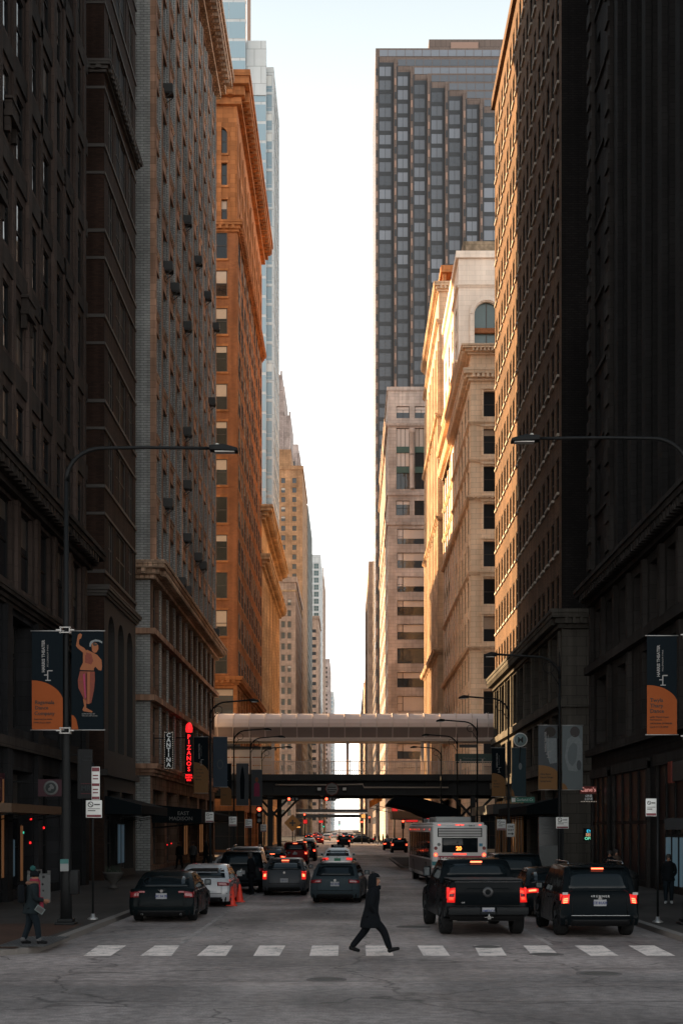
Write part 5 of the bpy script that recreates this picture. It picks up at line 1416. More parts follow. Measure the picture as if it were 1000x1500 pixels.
banner('navy banner with a faint swirling line drawing on the left', 312, 333, 1080, 1153, 75.8, plain('banner_navy', (.018,.03,.045), .8), None, (), [('printed_swirl', M_BANG, blob(.5,.45,.22,.1)), ('printed_swirl', MATS.get('banner_navy'), blob(.5,.45,.16,.07))], logo=False)
banner('ochre bottomed charcoal banner low on the left near the railway bridge', 323, 339, 1119, 1180, 97.8, M_NAVY, (.5, .3, M_OCH, 0), [('Dance', .15, .25, .16, M_BINK)])
banner('teal grey banner printed with a tall figure, left of the railway bridge', 346, 364, 1119, 1180, 97.8, M_BANG, None, (), [('printed_figure', M_NAVY, [(.35,.15),(.3,.6),(.4,.85),(.5,.95),(.6,.85),(.7,.6),(.65,.15)])], logo=False)
banner('grey banner printed with a figure in magenta, nearest the railway bridge on the left', 368, 384, 1128, 1180, 105.8, M_BANG, None, (), [('printed_figure', M_SKIN_INK, blob(.5,.72,.14,.07)), ('printed_dress', M_MAG_INK, [(.25,.25),(.25,.6),(.5,.66),(.75,.6),(.78,.25)])], logo=False)

# ---------------------------------------------------------------- elevated railway over Wabash Avenue
M_EL = plain('railway_steel', (.013, .014, .015), .6, .3, var=.3, scale=2)
M_EL2 = plain('railway_cream_paint', (.5, .4, .34), .6, var=.15, scale=2)
el = empty('railway_bridge', (0, 125, 0), 0, 'dark steel elevated railway crossing the street on columns, with a pale railing', 'railway bridge')
m = MB(); m.box(-60, 0, 5.8, 60, .35, 7.15); m.box(-60, -.16, 5.75, 60, .5, 5.9); m.box(-60, -.16, 7.1, 60, .5, 7.22)
for k in range(60): m.box(-59+k*2, -.14, 5.9, -58.92+k*2, 0, 7.1)
m.build('girder', M_EL, el)
m = MB(); m.box(-60, 17, 5.8, 60, 17.35, 7.15); m.build('girder', M_EL, el)
m = MB(); m.box(-60, .5, 7.0, 60, 17, 7.3)
for k in range(20): m.box(-57+k*6, .36, 6.0, -56.7+k*6, 17, 6.99)
m.build('track_deck', M_EL, el)
m = MB(); m.box(-60, -1.1, 7.3, 60, 1.6, 7.5); m.box(-60, -1.12, 7.05, 60, -.9, 7.62); m.build('platform_edge', M_EL, el)
m = MB()
for k in range(8): m.bar((-60, -1.0+0*k, 8.0), (60, -1.0, 8.0), .03, .03) if k == 0 else None
m.box(-60, -1.05, 8.75, 60, -.97, 8.82); m.box(-60, -1.05, 7.9, 60, -.98, 7.95)
for k in range(260): m.box(-20+k*.16, -1.04, 7.62, -19.94+k*.16, -.99, 8.75)
for k in range(22): m.box(-20+k*2, -1.06, 7.5, -19.9+k*2, -.96, 9.0)
m.build('railing', M_EL2, el)
for sx in (-7.3, 11.3, -15, 19):
    for sy in (.35, 16.6):
        m = MB(); m.box(sx-.22, sy-.3, 0, sx+.22, sy-.22, 5.74); m.box(sx-.22, sy+.22, 0, sx+.22, sy+.3, 5.74); m.box(sx-.06, sy-.219, 0, sx+.06, sy+.219, 5.74); m.box(sx-.4, sy-.4, 0.0, sx+.4, sy+.4, .3)
        m.build('column', M_EL, el)
        if abs(sx) < 12:
            for d in (-1, 1):
                m = MB(); m.bar((sx+d*.2, sy, 3.9), (sx+d*1.9, sy, 5.7), .2, .22); m.build('knee_brace', M_EL, el)
m = MB(); m.tube([(-6.8, -.35, 6.7), (-2, -.35, 6.68), (1.2, -.35, 6.75), (1.3, -.35, 6.45), (9, -.35, 6.45)], .07, 8); m.build('conduit', M_EL2, el)
# low clearance sign with two floodlights under the girder
cs = empty('clearance_sign', (xp(486, 124.6), 124.55, 6.3), 0, 'white octagonal clearance sign hanging on the railway girder above the street centre', 'sign')
m = MB(); m.lathe([(.001, 0), (.62, 0), (.62, .05), (.001, .05)], (0, 0, 0), 'Y', 8); m.build('plate', plain('sign_grey_white', (.26,.27,.27), .5), cs)
m = MB(); m.lathe([(.56, -.01), (.64, -.01), (.64, .06), (.56, .06)], (0, 0, 0), 'Y', 8); m.build('rim', plain('sign_rim_red', (.2,.05,.04), .5), cs)
for k, w in ((.16, .36), (-.05, .42), (-.25, .3)):
    m = MB(); m.box(-w, -.02, k-.05, w, -.005, k+.05); m.build('marking', M_BANG, cs)
for sx in (-1.15, 1.15):
    f = empty('floodlight', (xp(486, 124.6)+sx, 124.4, 6.3), 0, 'small box floodlight ' + ('left' if sx < 0 else 'right') + ' of the octagonal sign on the railway girder', 'floodlight')
    m = MB(); m.box(-.22, 0, -.2, .22, .3, .2); m.build('housing', M_POLE, f, bevel=.03); m = MB(); m.box(-.16, -.012, -.13, .16, .0, .13); m.build('lens', M_LENS, f)

# station footbridge with translucent roof
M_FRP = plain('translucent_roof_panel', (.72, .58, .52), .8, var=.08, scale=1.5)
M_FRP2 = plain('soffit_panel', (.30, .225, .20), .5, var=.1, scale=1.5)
M_RIB = plain('pale_rib', (.62, .5, .44), .5, var=.05)
wk = empty('covered_footbridge', (0, 123.6, 0), 0, 'pale glazed footbridge with a ribbed curved roof spanning the street above the railway', 'footbridge')
def arcp(t):   # cross section of the roof from front eave over the top; t in 0..1
    pp = [(-.35, 11.9), (-.28, 12.25), (-.05, 12.62), (.35, 12.9), (.8, 13.08), (1.3, 13.2), (1.9, 13.24), (1.9, 13.24)]
    k_ = min(6, int(t*6+1e-6)); f_ = t*6-k_; return (lerp(pp[k_][0], pp[k_+1][0], f_), lerp(pp[k_][1], pp[k_+1][1], f_))
m = MB(); xs = [-13.4 + 1.44*k for k in range(20)]
for a, b_ in zip(xs, xs[1:]):
    for j in range(6):
        (y0, z0), (y1, z1) = arcp(j/6), arcp((j+1)/6)
        m.face([(a+.04, y0, z0), (b_-.04, y0, z0), (b_-.04, y1, z1), (a+.04, y1, z1)])
        m.face([(a+.04, 3.8-y0, z0), (a+.04, 3.8-y1, z1), (b_-.04, 3.8-y1, z1), (b_-.04, 3.8-y0, z0)])
m.build('roof_panel', M_FRP, wk, fix=False)
m = MB()
for a in xs:
    pts = [arcp(j/8) for j in range(9)]
    m.tube([(a, y-.03, z+.02) for y, z in pts], .05, 6); m.tube([(a, 3.8-y+.03, z+.02) for y, z in pts], .045, 6)
    m.bar((a, -.36, 11.9), (a, .28, 10.9), .09, .09)
    m.bar((a, -.1, 12.7), (a, -.2, 13.2), .04, .04)
    m.box(a-.03, .1, 13.28, a+.03, .2, 13.5) if False else None
m.build('rib', M_RIB, wk)
for a, b_ in zip(xs, xs[1:]):
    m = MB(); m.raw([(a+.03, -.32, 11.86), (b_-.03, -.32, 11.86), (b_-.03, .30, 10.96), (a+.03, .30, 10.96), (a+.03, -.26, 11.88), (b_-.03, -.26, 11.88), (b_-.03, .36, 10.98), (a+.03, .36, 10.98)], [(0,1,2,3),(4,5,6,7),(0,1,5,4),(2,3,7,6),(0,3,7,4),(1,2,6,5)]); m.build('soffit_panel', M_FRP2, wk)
m = MB(); m.box(-13.6, .0, 10.62, 14.2, 3.8, 10.94); m.box(-13.6, -.12, 10.78, 14.2, -.001, 10.9); m.box(-13.6, -.42, 11.84, 14.2, -.3, 11.94); m.build('deck_beam', M_RIB, wk)
for px_ in (400, 509, 618, 627):
    m = MB(); x = xp(px_, 124.5); m.box(x-.14, .6, 7.51, x+.14, .9, 10.61); m.build('post', M_RIB, wk)
for k in (0, 6):
    x = -11.6+k*3.6; m = MB(); m.box(x, 1.2, 10.1, x+1.6, 1.3, 10.4); m.build('hanging_sign', plain('sign_dim', (.1,.1,.1), .6), wk)
st = empty('station_house', (-12.9, 124.6, 7.5), 0, 'white panelled station shelter at the left end of the railway platform', 'station building')
m = MB()
for k in range(3): m.box(0, 0, .25+k*.75, 5.9, .12, .9+k*.75)
m.build('wall', plain('white_station_panel', (.55,.46,.41), .6), st); m = MB(); m.box(-.2, -.3, 2.5, 6.1, 2.6, 2.68); m.build('roof', M_EL, st)
for k in range(4):
    m = MB(); m.box(.05+k*1.93, -.05, 0, .15+k*1.93, .0-.001, 2.5); m.build('post', M_RIB, st)
st = empty('platform_sign', (9.6, 124.2, 7.5), 0, 'dark green station panels on the railway platform at the right', 'sign')
m = MB(); m.box(0, 0, 1.15, 3.4, .1, 2.0); m.box(0, 0, .0, .1, .1, 1.15); m.box(3.3, 0, 0, 3.4, .1, 1.15); sg = m.build('board', plain('station_green', (.02,.06,.05), .5), st)
lettering('Washington/Wabash', .24, M_BTXT, sg, (1.7, -.02, 1.58))

# far viaduct
fv = empty('far_viaduct', (-5, 445, 0), 0, 'pale elevated railway viaduct crossing the street in the far distance', 'viaduct')
m = MB(); m.box(-45, 0, 6.3, 50, 8, 7.3); m.build('girder', M_EL, fv); m = MB(); m.box(-45, -.3, 7.5, 50, -.001, 8.0); m.build('walkway', M_EL2, fv)
m = MB(); m.box(-45, -.3, 8.01, 50, -.2, 9.0) ; m.build('parapet', M_EL, fv)
for x in (-11, 11.6):
    m = MB(); m.box(x-.4, .5, 0, x+.4, 1.3, 5.9); m.build('column', M_EL, fv)

# bus stop canopy
bs = empty('bus_shelter', (6.2, 88, 0.15), 0, 'dark wing shaped bus stop canopy above the city bus', 'bus shelter')
prof = [(2.55,4.33),(2.9,4.77),(3.9,4.74),(4.8,4.6),(5.7,4.36),(6.5,4.12),(7.0,3.93),(7.0,3.54),(6.4,3.45),(5.5,3.45),(4.9,3.66),(4.5,3.88),(3.9,4.05),(3.2,4.2)]
m = MB(); m.prism([(a-6.2, b_-.15) for a, b_ in prof], 0, 13, 'XZ'); m.build('canopy', plain('canopy_dark', (.004,.005,.006), .8, spec=.05), bs)
for yy in (2, 6.5, 11):
    m = MB(); m.tube([(-.3, yy, 0), (-.35, yy, 3.4)], .08, 10); m.build('post', M_POLE, bs)
m = MB(); m.box(.1, 1, .3, .14, 12, 2.4); m.build('glass_screen', M_CARGL, bs)
m = MB(); m.box(-.1, 2.5, .4, .35, 6, .48); m.build('bench', M_EL2, bs)

# ---------------------------------------------------------------- traffic signals
M_SIG_R = plain('signal_red_lit', (.6,.05,.02), .4, emit=(1,.05,.02), es=2.2, var=0)
M_SIG_G = plain('signal_green_lit', (.02,.4,.3), .4, emit=(.05,.9,.6), es=.15, var=0)
M_SIG_O = plain('signal_dark_lens', (.02,.02,.02), .3, var=0)
def signal_head(root, x, y, z, horiz=False, lit=0, s=1.0):
    hd = MB(); a, b_ = (.52*s, .17*s) if horiz else (.17*s, .52*s)
    hd.box(x-a, y, z-b_, x+a, y+.2*s, z+b_); ho = hd.build('signal_head', M_POLE, root, bevel=.02)
    for k in range(3):
        o = (k-1)*.34*s; cx, cz = (x+o, z) if horiz else (x, z-o)
        ln = MB(); ln.disc((cx, y-.02, cz), .115*s, 'Y', .02, 14); ln.build('lens', (M_SIG_R if lit == 0 else M_SIG_G) if k == (0 if lit == 0 else 2) else M_SIG_O, ho)
        vz = MB(); vz.lathe([(.13*s, -.14), (.145*s, -.14), (.145*s, 0), (.13*s, 0)], (cx, y, cz), 'Y', 14); vz.build('visor', M_POLE, ho)
t = empty('traffic_signal', (-7.9, 120.6, .15), 0, 'traffic signal mast with two red lights on its long arm under the railway', 'traffic light')
m = MB(); m.tube([(0,0,0), (0,0,6)], .11, 10); m.build('mast', M_POLE, t); m = MB(); m.tube([(0,0,5.15), (7, 0, 5.2)], .06, 8); m.build('arm', M_POLE, t)
signal_head(t, 2.9, -.3, 5.15, True); signal_head(t, 6.2, -.3, 5.15, True); signal_head(t, -.05, -.35, 4.1)
t = empty('traffic_signal', (xp(621, 110), 110, .15), 0, 'traffic signal with a red light seen just left of the bus roof', 'traffic light')
m = MB(); m.tube([(0,0,0), (0,0,4)], .09, 10); m.build('mast', M_POLE, t); signal_head(t, 0, -.3, 3.3)
for (px_, py_, z_, lab) in ((380, 1187, 96, 'traffic signal glowing red over the left pavement before the railway'), (332, 1233, 150, 'low red pedestrian signal seen above the cars on the left'),
                            (411, 1197, 232, 'far red traffic signal left of the street beyond the railway'), (446, 1194, 236, 'far red traffic signal above the waiting cars at State Street, left'),
                            (530, 1205, 238, 'far red traffic signal right of the street centre at State Street'), (541, 1198, 238, 'far red traffic signal highest of the pair right of centre'), (577, 1193, 236, 'far red traffic signal beside the orange awning on the right'), (590, 1204, 180, 'red traffic signal between the far kerb and the bus')):
    t = empty('traffic_signal', (xp(px_, z_), z_, 0), 0, lab, 'traffic light')
    zz = hp(py_, z_); m = MB(); m.tube([(0,0,0), (0,0,zz+.3)], .08, 8); m.build('mast', M_POLE, t); signal_head(t, 0, -.25, zz-.34, s=1.15)
for (px_, py_, z_, lab) in ((474, 1208, 330, 'small green signal far away left of the street centre'), (497, 1206, 400, 'small green signal far away at the street centre')):
    t = empty('traffic_signal', (xp(px_, z_), z_, 0), 0, lab, 'traffic light')
    zz = hp(py_, z_); m = MB(); m.tube([(0,0,0), (0,0,zz+.3)], .1, 8); m.build('mast', M_POLE, t); signal_head(t, 0, -.25, zz, lit=2, s=1.6)

# ---------------------------------------------------------------- signs
M_SGN = plain('sign_white', (.20,.195,.19), .5, var=.06); M_SRED = plain('sign_red', (.14,.015,.025), .5, var=0); M_SBLK = plain('sign_black', (.015,.015,.015), .5, var=0)
def sign_post(label, x, y, H, plates, name='parking_sign', base=True):
    t = empty(name, (x, y, .15), 0, label, 'sign')
    m = MB(); m.tube([(0,0,0), (0,0,H)], .032, 8); m.build('post', M_POLE, t)
    if base: m = MB(); m.lathe([(.15, 0), (.15, .03), (.07, .07), (.05, .16), (.001, .16)], (0,0,0), 'Z', 14); m.build('base', M_STEEL, t)
    for (cx, z0, z1, w, kind) in plates:
        m = MB(); m.box(cx-w/2, -.06, z0, cx+w/2, -.04, z1); p = m.build('plate', M_SGN, t, bevel=.008)
        h = z1-z0
        if kind == 'park':
            g = MB(); g.box(cx-w*.45, -.066, z0+h*.04, cx+w*.45, -.06, z0+h*.17); g.build('red_band', M_SRED, p)
            g = MB(); g.lathe([(w*.13, 0), (w*.18, 0), (w*.18, .005), (w*.13, .005)], (cx-w*.2, -.067, z0+h*.76), 'Y', 16); g.bar((cx-w*.31, -.065, z0+h*.84), (cx-w*.09, -.065, z0+h*.68), .004, w*.04); g.build('prohibition_ring', M_SBLK, p)
            g = MB(); g.box(cx+.02*w, -.066, z0+h*.72, cx+w*.38, -.06, z0+h*.79); g.box(cx-w*.38, -.066, z0+h*.5, cx+w*.38, -.06, z0+h*.53); g.box(cx-w*.38, -.066, z0+h*.38, cx+w*.1, -.06, z0+h*.43); g.build('small_print', M_SBLK, p)
        elif kind == 'tow':
            for a, b_ in ((.86, .98), (.42, .5), (.02, .1)):
                g = MB(); g.box(cx-w*.45, -.066, z0+h*a, cx+w*.45, -.06, z0+h*b_); g.build('red_band', M_SRED, p)
            for a in (.72, .62, .3, .2): g = MB(); g.box(cx-w*.35, -.066, z0+h*a, cx+w*.3, -.06, z0+h*(a+.035)); g.build('small_print', M_SRED, p)
        elif kind == 'oneway':
            lettering('ONE', w*.34, M_SBLK, p, (cx, -.066, z0+h*.78), bold=.004); lettering('WAY', w*.34, M_SBLK, p, (cx, -.066, z0+h*.52), bold=.004)
            g = MB(); g.box(cx-w*.35, -.066, z0+h*.2, cx+w*.2, -.06, z0+h*.27); g.raw([(cx+w*.15, -.066, z0+h*.12), (cx+w*.42, -.066, z0+h*.235), (cx+w*.15, -.066, z0+h*.35)], [(0,1,2)]); g.build('arrow', M_SBLK, p)
        elif kind == 'blank':
            g = MB(); g.box(cx-w*.3, -.066, z0+h*.55, cx+w*.3, -.06, z0+h*.7); g.box(cx-w*.3, -.066, z0+h*.3, cx+w*.2, -.06, z0+h*.38); g.build('small_print', M_SBLK, p)
    return t
sign_post('slim pole at the left kerb with a tall narrow sign above a square one', xp(136, 38.3), 38.3, 4.4, [(.09, 3.35, 4.28, .23, 'tow'), (.04, 2.85, 3.34, .45, 'park')])
sign_post('parking restriction sign standing alone at the right kerb above the nearest black SUV', xp(963, 37), 37, 3.4, [(-.19, 2.88, 3.36, .29, 'park')])
sign_post('parking sign beside the dark kiosk on the right pavement', xp(823, 52), 52, 3.05, [(0, 2.55, 2.98, .48, 'park')])
sign_post('white one way sign with a right pointing arrow below the green street sign', xp(746, 73), 72.6, 3.0, [(0, 2.1, 2.8, .42, 'oneway')], 'one_way_sign')
for px_, py_, z_, lab in ((307, 1197, 74, 'small parking sign under the dark awning on the left'), (341, 1203, 80, 'small white sign second from the dark awning on the left'), (364, 1206, 88, 'small white sign above the silver roof on the left'), (386, 1213, 100, 'small white and red sign beside the railway column on the left'), (734, 1208, 70, 'small grey sign left of the one way sign')):
    h_ = hp(py_, z_); sign_post(lab, xp(px_, z_), z_, h_+.25, [(0, h_-.45, h_+.1, .45, 'park')])
# green street name sign
t = empty('street_name_sign', (8.72, 73.9, 4.25), 0, 'green street name sign reading Garland on the right hand lamp pole', 'sign')
m = MB(); m.box(0, -.02, -.15, 1.28, .02, .15); p = m.build('plate', plain('street_sign_green', (.01,.13,.09), .5, var=0), t)
lettering('Garland Ct', .2, plain('street_sign_text', (.45,.5,.48), .5, var=0), p, (.74, -.026, 0)); m = MB(); m.box(.04, -.026, -.11, .24, -.02, .11); m.build('block_number', M_SGN, p)
t = empty('round_station_sign', (xp(762, 73.6), 73.6, hp(1084, 73.6)), 0, 'round pale sign with a letter M beside the upper right lamp pole', 'sign')
m = MB(); m.lathe([(.001,0),(.38,0),(.38,.12),(.001,.12)], (0,0,0), 'Y', 24); p = m.build('disc', plain('pale_teal_disc', (.16,.22,.22), .5), t)
m = MB(); m.lathe([(.33,-.01),(.38,-.01),(.38,0),(.33,0)], (0,0,0), 'Y', 24); m.build('rim', M_SGN, p); lettering('M', .42, M_SBLK, p, (0, -.012, -.02), bold=.01)
m = MB(); m.bar((.0, .06, -.4), (-.05, .06, -1.2), .05, .05); m.build('bracket', M_POLE, t)

# blade signs on the left
M_NEON = plain('red_neon', (.6,.02,.02), .4, emit=(1,.012,.015), es=.42, var=0)
M_NEON2 = plain('dim_white_letters', (.3,.3,.3), .5, emit=(.8,.85,.85), es=.05, var=0)
M_BULB = plain('sign_bulb', (.5,.45,.4), .4, emit=(1,.85,.7), es=.09, var=0)
t = empty('neon_blade_sign', (-11.0, 93.5, hp(1145, 93.5)), 0, 'tall red neon blade sign spelling PIZANOS on the left facade', 'neon sign')
m = MB(); m.box(-.27, 0, -.1, .27, .25, 3.35); p = m.build('cabinet', M_POLE, t, bevel=.02)
for k, ch in enumerate('PIZANOS'): lettering(ch, .42, M_NEON, p, (0, -.03, 3.05-k*.37), bold=.006, extr=.02)
lettering("PIZZA", .17, M_NEON, p, (0, -.03, .42), bold=.006); lettering("PASTA", .17, M_NEON, p, (0, -.03, .25), bold=.006); lettering("BAR", .17, M_NEON, p, (0, -.03, .08), bold=.006)
m = MB(); m.lathe([(.001,.0),(.2,.02),(.24,.25),(.2,.5),(.1,.65),(.001,.68)], (0, .1, 3.36), 'Z', 14); m.build('neon_finial', M_NEON, t)
m = MB(); m.tube([(-.27,.1,3.0),(-1.1,.1,3.0)], .04, 8); m.tube([(-.27,.1,.6),(-1.1,.1,.6)], .04, 8); m.build('bracket', M_POLE, t)
t = empty('cantina_sign', (xp(247, 83.5), 83.5, hp(1127, 83.5)), 0, 'black vertical sign with bulb border spelling CANTINA on the left facade', 'sign')
m = MB(); m.box(-.28, 0, 0, .28, .22, 2.3); p = m.build('cabinet', M_POLE, t, bevel=.02)
for k, ch in enumerate('CANTINA'): lettering(ch, .36, M_NEON2, p, (0, -.03, 2.06-k*.3), bold=.008, extr=.01)
m = MB()
for k in range(20):
    for sx in (-.25, .25): m.box(sx-.015, -.03, .06+k*.115, sx+.015, 0, .09+k*.115)
for k in range(5):
    for sz in (.05, 2.25): m.box(-.2+k*.1-.015, -.03, sz-.015, -.2+k*.1+.015, 0, sz+.015)
m.build('bulb_border', M_BULB, p)
m = MB(); m.tube([(-.28,.1,1.9),(-1.0,.1,1.9)], .035, 8); m.tube([(-.28,.1,.3),(-1.0,.1,.3)], .035, 8); m.build('bracket', M_POLE, t)
t = empty('restaurant_blade_sign', (-11.3, 57, hp(1170, 57)), 0, 'dark vertical blade sign with the letters MR on the left stone facade', 'sign')
m = MB(); m.box(-.05, 0, 0, .55, .12, 2.05); p = m.build('panel', plain('blade_black', (.012,.013,.015), .5), t)
lettering('MR', .3, M_BANG, p, (.3, -.02, .42), bold=.006); lettering('Steak', .13, M_BANG, p, (.36, -.02, 1.75)); lettering('Seafood', .12, M_BANG, p, (.34, -.02, 1.6)); lettering('MILLER RESTAURANT', .11, M_BANG, p, (.06, -.02, 1.25), 0, R(90))
for zz in (.2, .62):
    m = MB(); m.box(.08, -.015, zz-.012, .52, -.001, zz+.012); m.build('trim_line', M_SRED, p)
m = MB(); m.box(-.7, .04, 1.8, -.05, .08, 1.86); m.build('bracket', M_POLE, t)
t = empty('coffee_sign', (-10.95, 48, hp(1167, 48)), 0, 'plum coloured rectangular sign with a round white emblem on the left facade', 'sign')
m = MB(); m.box(0, 0, 0, .86, .1, .6); p = m.build('panel', plain('plum', (.038,.006,.013), .6), t)
em = MB(); em.lathe([(.19,-.012),(.26,-.012),(.26,0),(.19,0)], (.45,0,.3), 'Y', 28); em.disc((.45,-.006,.3), .19, 'Y', .006, 24, 1)
em.face([(.36,-.015,.2),(.44,-.015,.2),(.47,-.015,.27),(.54,-.015,.25),(.57,-.015,.32),(.52,-.015,.40),(.46,-.015,.44),(.40,-.015,.40),(.43,-.015,.33),(.36,-.015,.28)], 0)
em.build('emblem', [plain('emblem_white', (.12,.12,.118), .6), plain('emblem_green_black', (.012,.02,.02), .6)], p)
m = MB(); m.box(-.9, .03, .5, 0, .07, .55); m.build('bracket', M_POLE, t)
t = empty('second_coffee_sign', (-11.98, 45.2, hp(1172, 45.2)), 0, 'narrow dark plum panel with a worn emblem, seen edge on at the far left', 'sign')
m = MB(); m.box(0, 0, 0, .06, 2.0, .95); p = m.build('panel', MATS['plum'], t); m = MB(); m.lathe([(.25,.0),(.36,.0),(.36,.012),(.25,.012)], (.06, 1.0, .48), 'X', 24); m.build('emblem', MATS['emblem_white'], p)
# awnings and canopies
def awning(label, x0, x1, y0, y1, z0, z1, mat, name='awning', slope=.5):
    t = empty(name, ((x0 if x0 < 0 else x1), y0, z0), 0, label, 'awning')
    if x0 < 0: poly = [(0, z1-z0), (x1-x0, (z1-z0)*slope), (x1-x0, 0), (0, 0)]
    else: poly = [(0, z1-z0), (x0-x1, (z1-z0)*slope), (x0-x1, 0), (0, 0)]
    m = MB(); m.prism(poly, 0, y1-y0, 'XZ'); m.build('cover', mat, t)
    m = MB(); xx = (x1-x0) if x0 < 0 else (x0-x1)
    for k in range(4):
        yy = .1 + k*(y1-y0-.2)/3; m.bar((0, yy, -.3), (xx, yy, -.02), .04, .04)
    m.build('support', M_POLE, t)
    return t
M_AWN = plain('awning_black', (.006,.009,.011), .9, spec=.1)
a = awning('black awning lettered East Madison on the left facade', XL+.02, -9.0, 82.8, 87, 3.05, 4.15, M_AWN, slope=.75)
lettering('EAST', .32, M_BTXT, a, (1.9, -.03, .56)); lettering('MADISON', .32, M_BTXT, a, (1.75, -.03, .24))
awning('long black awning over the near left shops, under the carved stone', XL+.02, -10.2, 66.9, 76.5, 3.4, 4.3, M_AWN)
awning('copper edged shop canopy at the far left behind the person in winter clothes', XL+.02, -10.4, 42, 50, 3.2, 3.55, plain('canopy_copper', (.10,.06,.035), .5, .3), slope=.8)
awning('dark awning along the left block farther from the corner', XL+.02, -10.0, 96, 119, 3.3, 4.2, M_AWN)
awning('black awning over the right hand shops below the brown brick tower', 10.9, XR-.02, 84, 100, 3.6, 4.6, M_AWN)
a = awning('dark flat canopy over the right hand shops near the railway', 10.7, XR-.02, 102, 120, 3.8, 4.6, plain('canopy_grey', (.03,.03,.03), .6), slope=.9)
awning('brown theatre canopy across the pavement beyond the railway on the right', 5.2, XR-.02, 166, 176, 3.9, 4.8, plain('theatre_canopy', (.16,.09,.05), .5), slope=1)
t = empty('round_wall_sign', (xp(199, 76.3), 76.4, hp(1207, 76.3)), 0, 'round outlined sign with a double H on the dark left shopfront', 'sign')
m = MB(); m.lathe([(.27,0),(.30,0),(.30,.03),(.27,.03)], (0,0,0), 'Y', 28); p = m.build('ring', M_BANG, t); lettering('HH', .26, M_BANG, p, (0, -.0, 0)); m = MB(); m.box(-.9,.0,.0,-.3,.03,.04); m.build('bracket', M_POLE, t)
# neon on the right
t = empty('red_script_sign', (xp(849, 70), 70, hp(1175, 70)), 0, 'small sign with red script lettering over white words on the right facade', 'neon sign')
m = MB(); m.box(0, 0, .42, .85, .1, .8); p = m.build('board', plain('sign_brown_red', (.16,.02,.015), .5), t); lettering("Cane's", .3, plain('script_pink', (.5,.25,.22), .5, emit=(1,.4,.35), es=.10, var=0), p, (.42, -.02, .62), bold=.004)
lettering('ONE', .17, M_NEON2, p, (.45, -.02, .3)); lettering('LOVE', .17, M_NEON2, p, (.45, -.02, .14))
m = MB()
for k in range(10): m.box(.05+k*.085, -.02, 0, .08+k*.085, 0, .03)
m.build('bulb_row', M_BULB, t)
m = MB(); m.box(.85, .03, .55, XR-.02-xp(849, 70), .08, .62); m.build('bracket', M_POLE, t)
t = empty('window_neon', (xp(854, 74.6), 74.6, hp(1231, 74.6)), 0, 'three line neon window sign in blue, amber and green reading EYE SEEZ OPEN', 'neon sign')
for ch, zz, mt in (('EYE', .48, plain('neon_blue', (.05,.3,.4), .4, emit=(.05,.6,.9), es=.22, var=0)), ('SEEZ', .28, plain('neon_amber', (.4,.25,.15), .4, emit=(.9,.45,.25), es=.15, var=0)), ('OPEN', .08, plain('neon_green', (.1,.4,.3), .4, emit=(.2,.9,.55), es=.18, var=0))):
    lettering(ch, .22, mt, t, (.36, 0, zz), bold=.004, name='neon_line')
m = MB(); m.box(0, .02, -.05, .75, .06, .65); m.build('backing', M_POLE, t); m = MB(); m.box(.7, .03, .2, XR-.02-xp(854, 74.6), .06, .25); m.build('bracket', M_POLE, t)
t = empty('shop_fascia_sign', (XR-.22, 49.5, 4.55), 0, 'dark unlit fascia sign with a small red end panel above the right hand shop door', 'sign')
m = MB(); m.box(0, 0, 0, .12, 4.2, .75); p = m.build('board', plain('fascia_dark', (.025,.03,.03), .5), t); m = MB(); m.box(-.02, 4.25, -.05, .12, 4.9, .8); m.build('end_panel', plain('fascia_red', (.16,.02,.01), .5), t)
# lit door of the shop at the right
t = empty('shop_door', (XR-.2, 51.5, .15), 0, 'glazed shop doors with a faint blue glow at the right pavement', 'door')
M_GLOW = plain('blue_shop_light', (.03,.05,.06), .3, emit=(.22,.38,.48), es=.035, var=0)
for k in range(3):
    m = MB(); m.box(0, .1+k*1.15, .3, .04, 1.1+k*1.15, 2.2); dl = m.build('door_pane', M_GLOW, t)
    m = MB(); m.box(-.03, k*1.15, 0, .06, .1+k*1.15, 2.9); m.box(-.03, .1+k*1.15, 0, .06, 1.1+k*1.15, .29); m.box(-.03, .1+k*1.15, 2.21, .06, 1.1+k*1.15, 2.35); m.build('door_frame', M_POLE, t)
m = MB(); m.box(-.05, .1, 2.5, 0, 3.4, 2.95); m.build('door_sign', M_BANG, t)
# kiosk
t = empty('information_kiosk', (8.3, 60, .15), 0, 'dark kiosk panel with a plain grey lower poster on the right pavement', 'kiosk')
m = MB(); m.box(0, 0, 0, 1.12, .3, 3.05); p = m.build('cabinet', plain('kiosk_black', (.007,.009,.010), .4), t, bevel=.02)
m = MB(); m.box(.05, -.02, .9, 1.07, 0, 1.8); m.build('poster', plain('poster_grey', (.085,.09,.09), .7, var=.25, scale=9), p)
for k in range(5): m = MB(); m.box(.1, -.015, 2.3+k*.12, .7-.06*k, 0, 2.33+k*.12); m.build('slat', M_BANG, p)
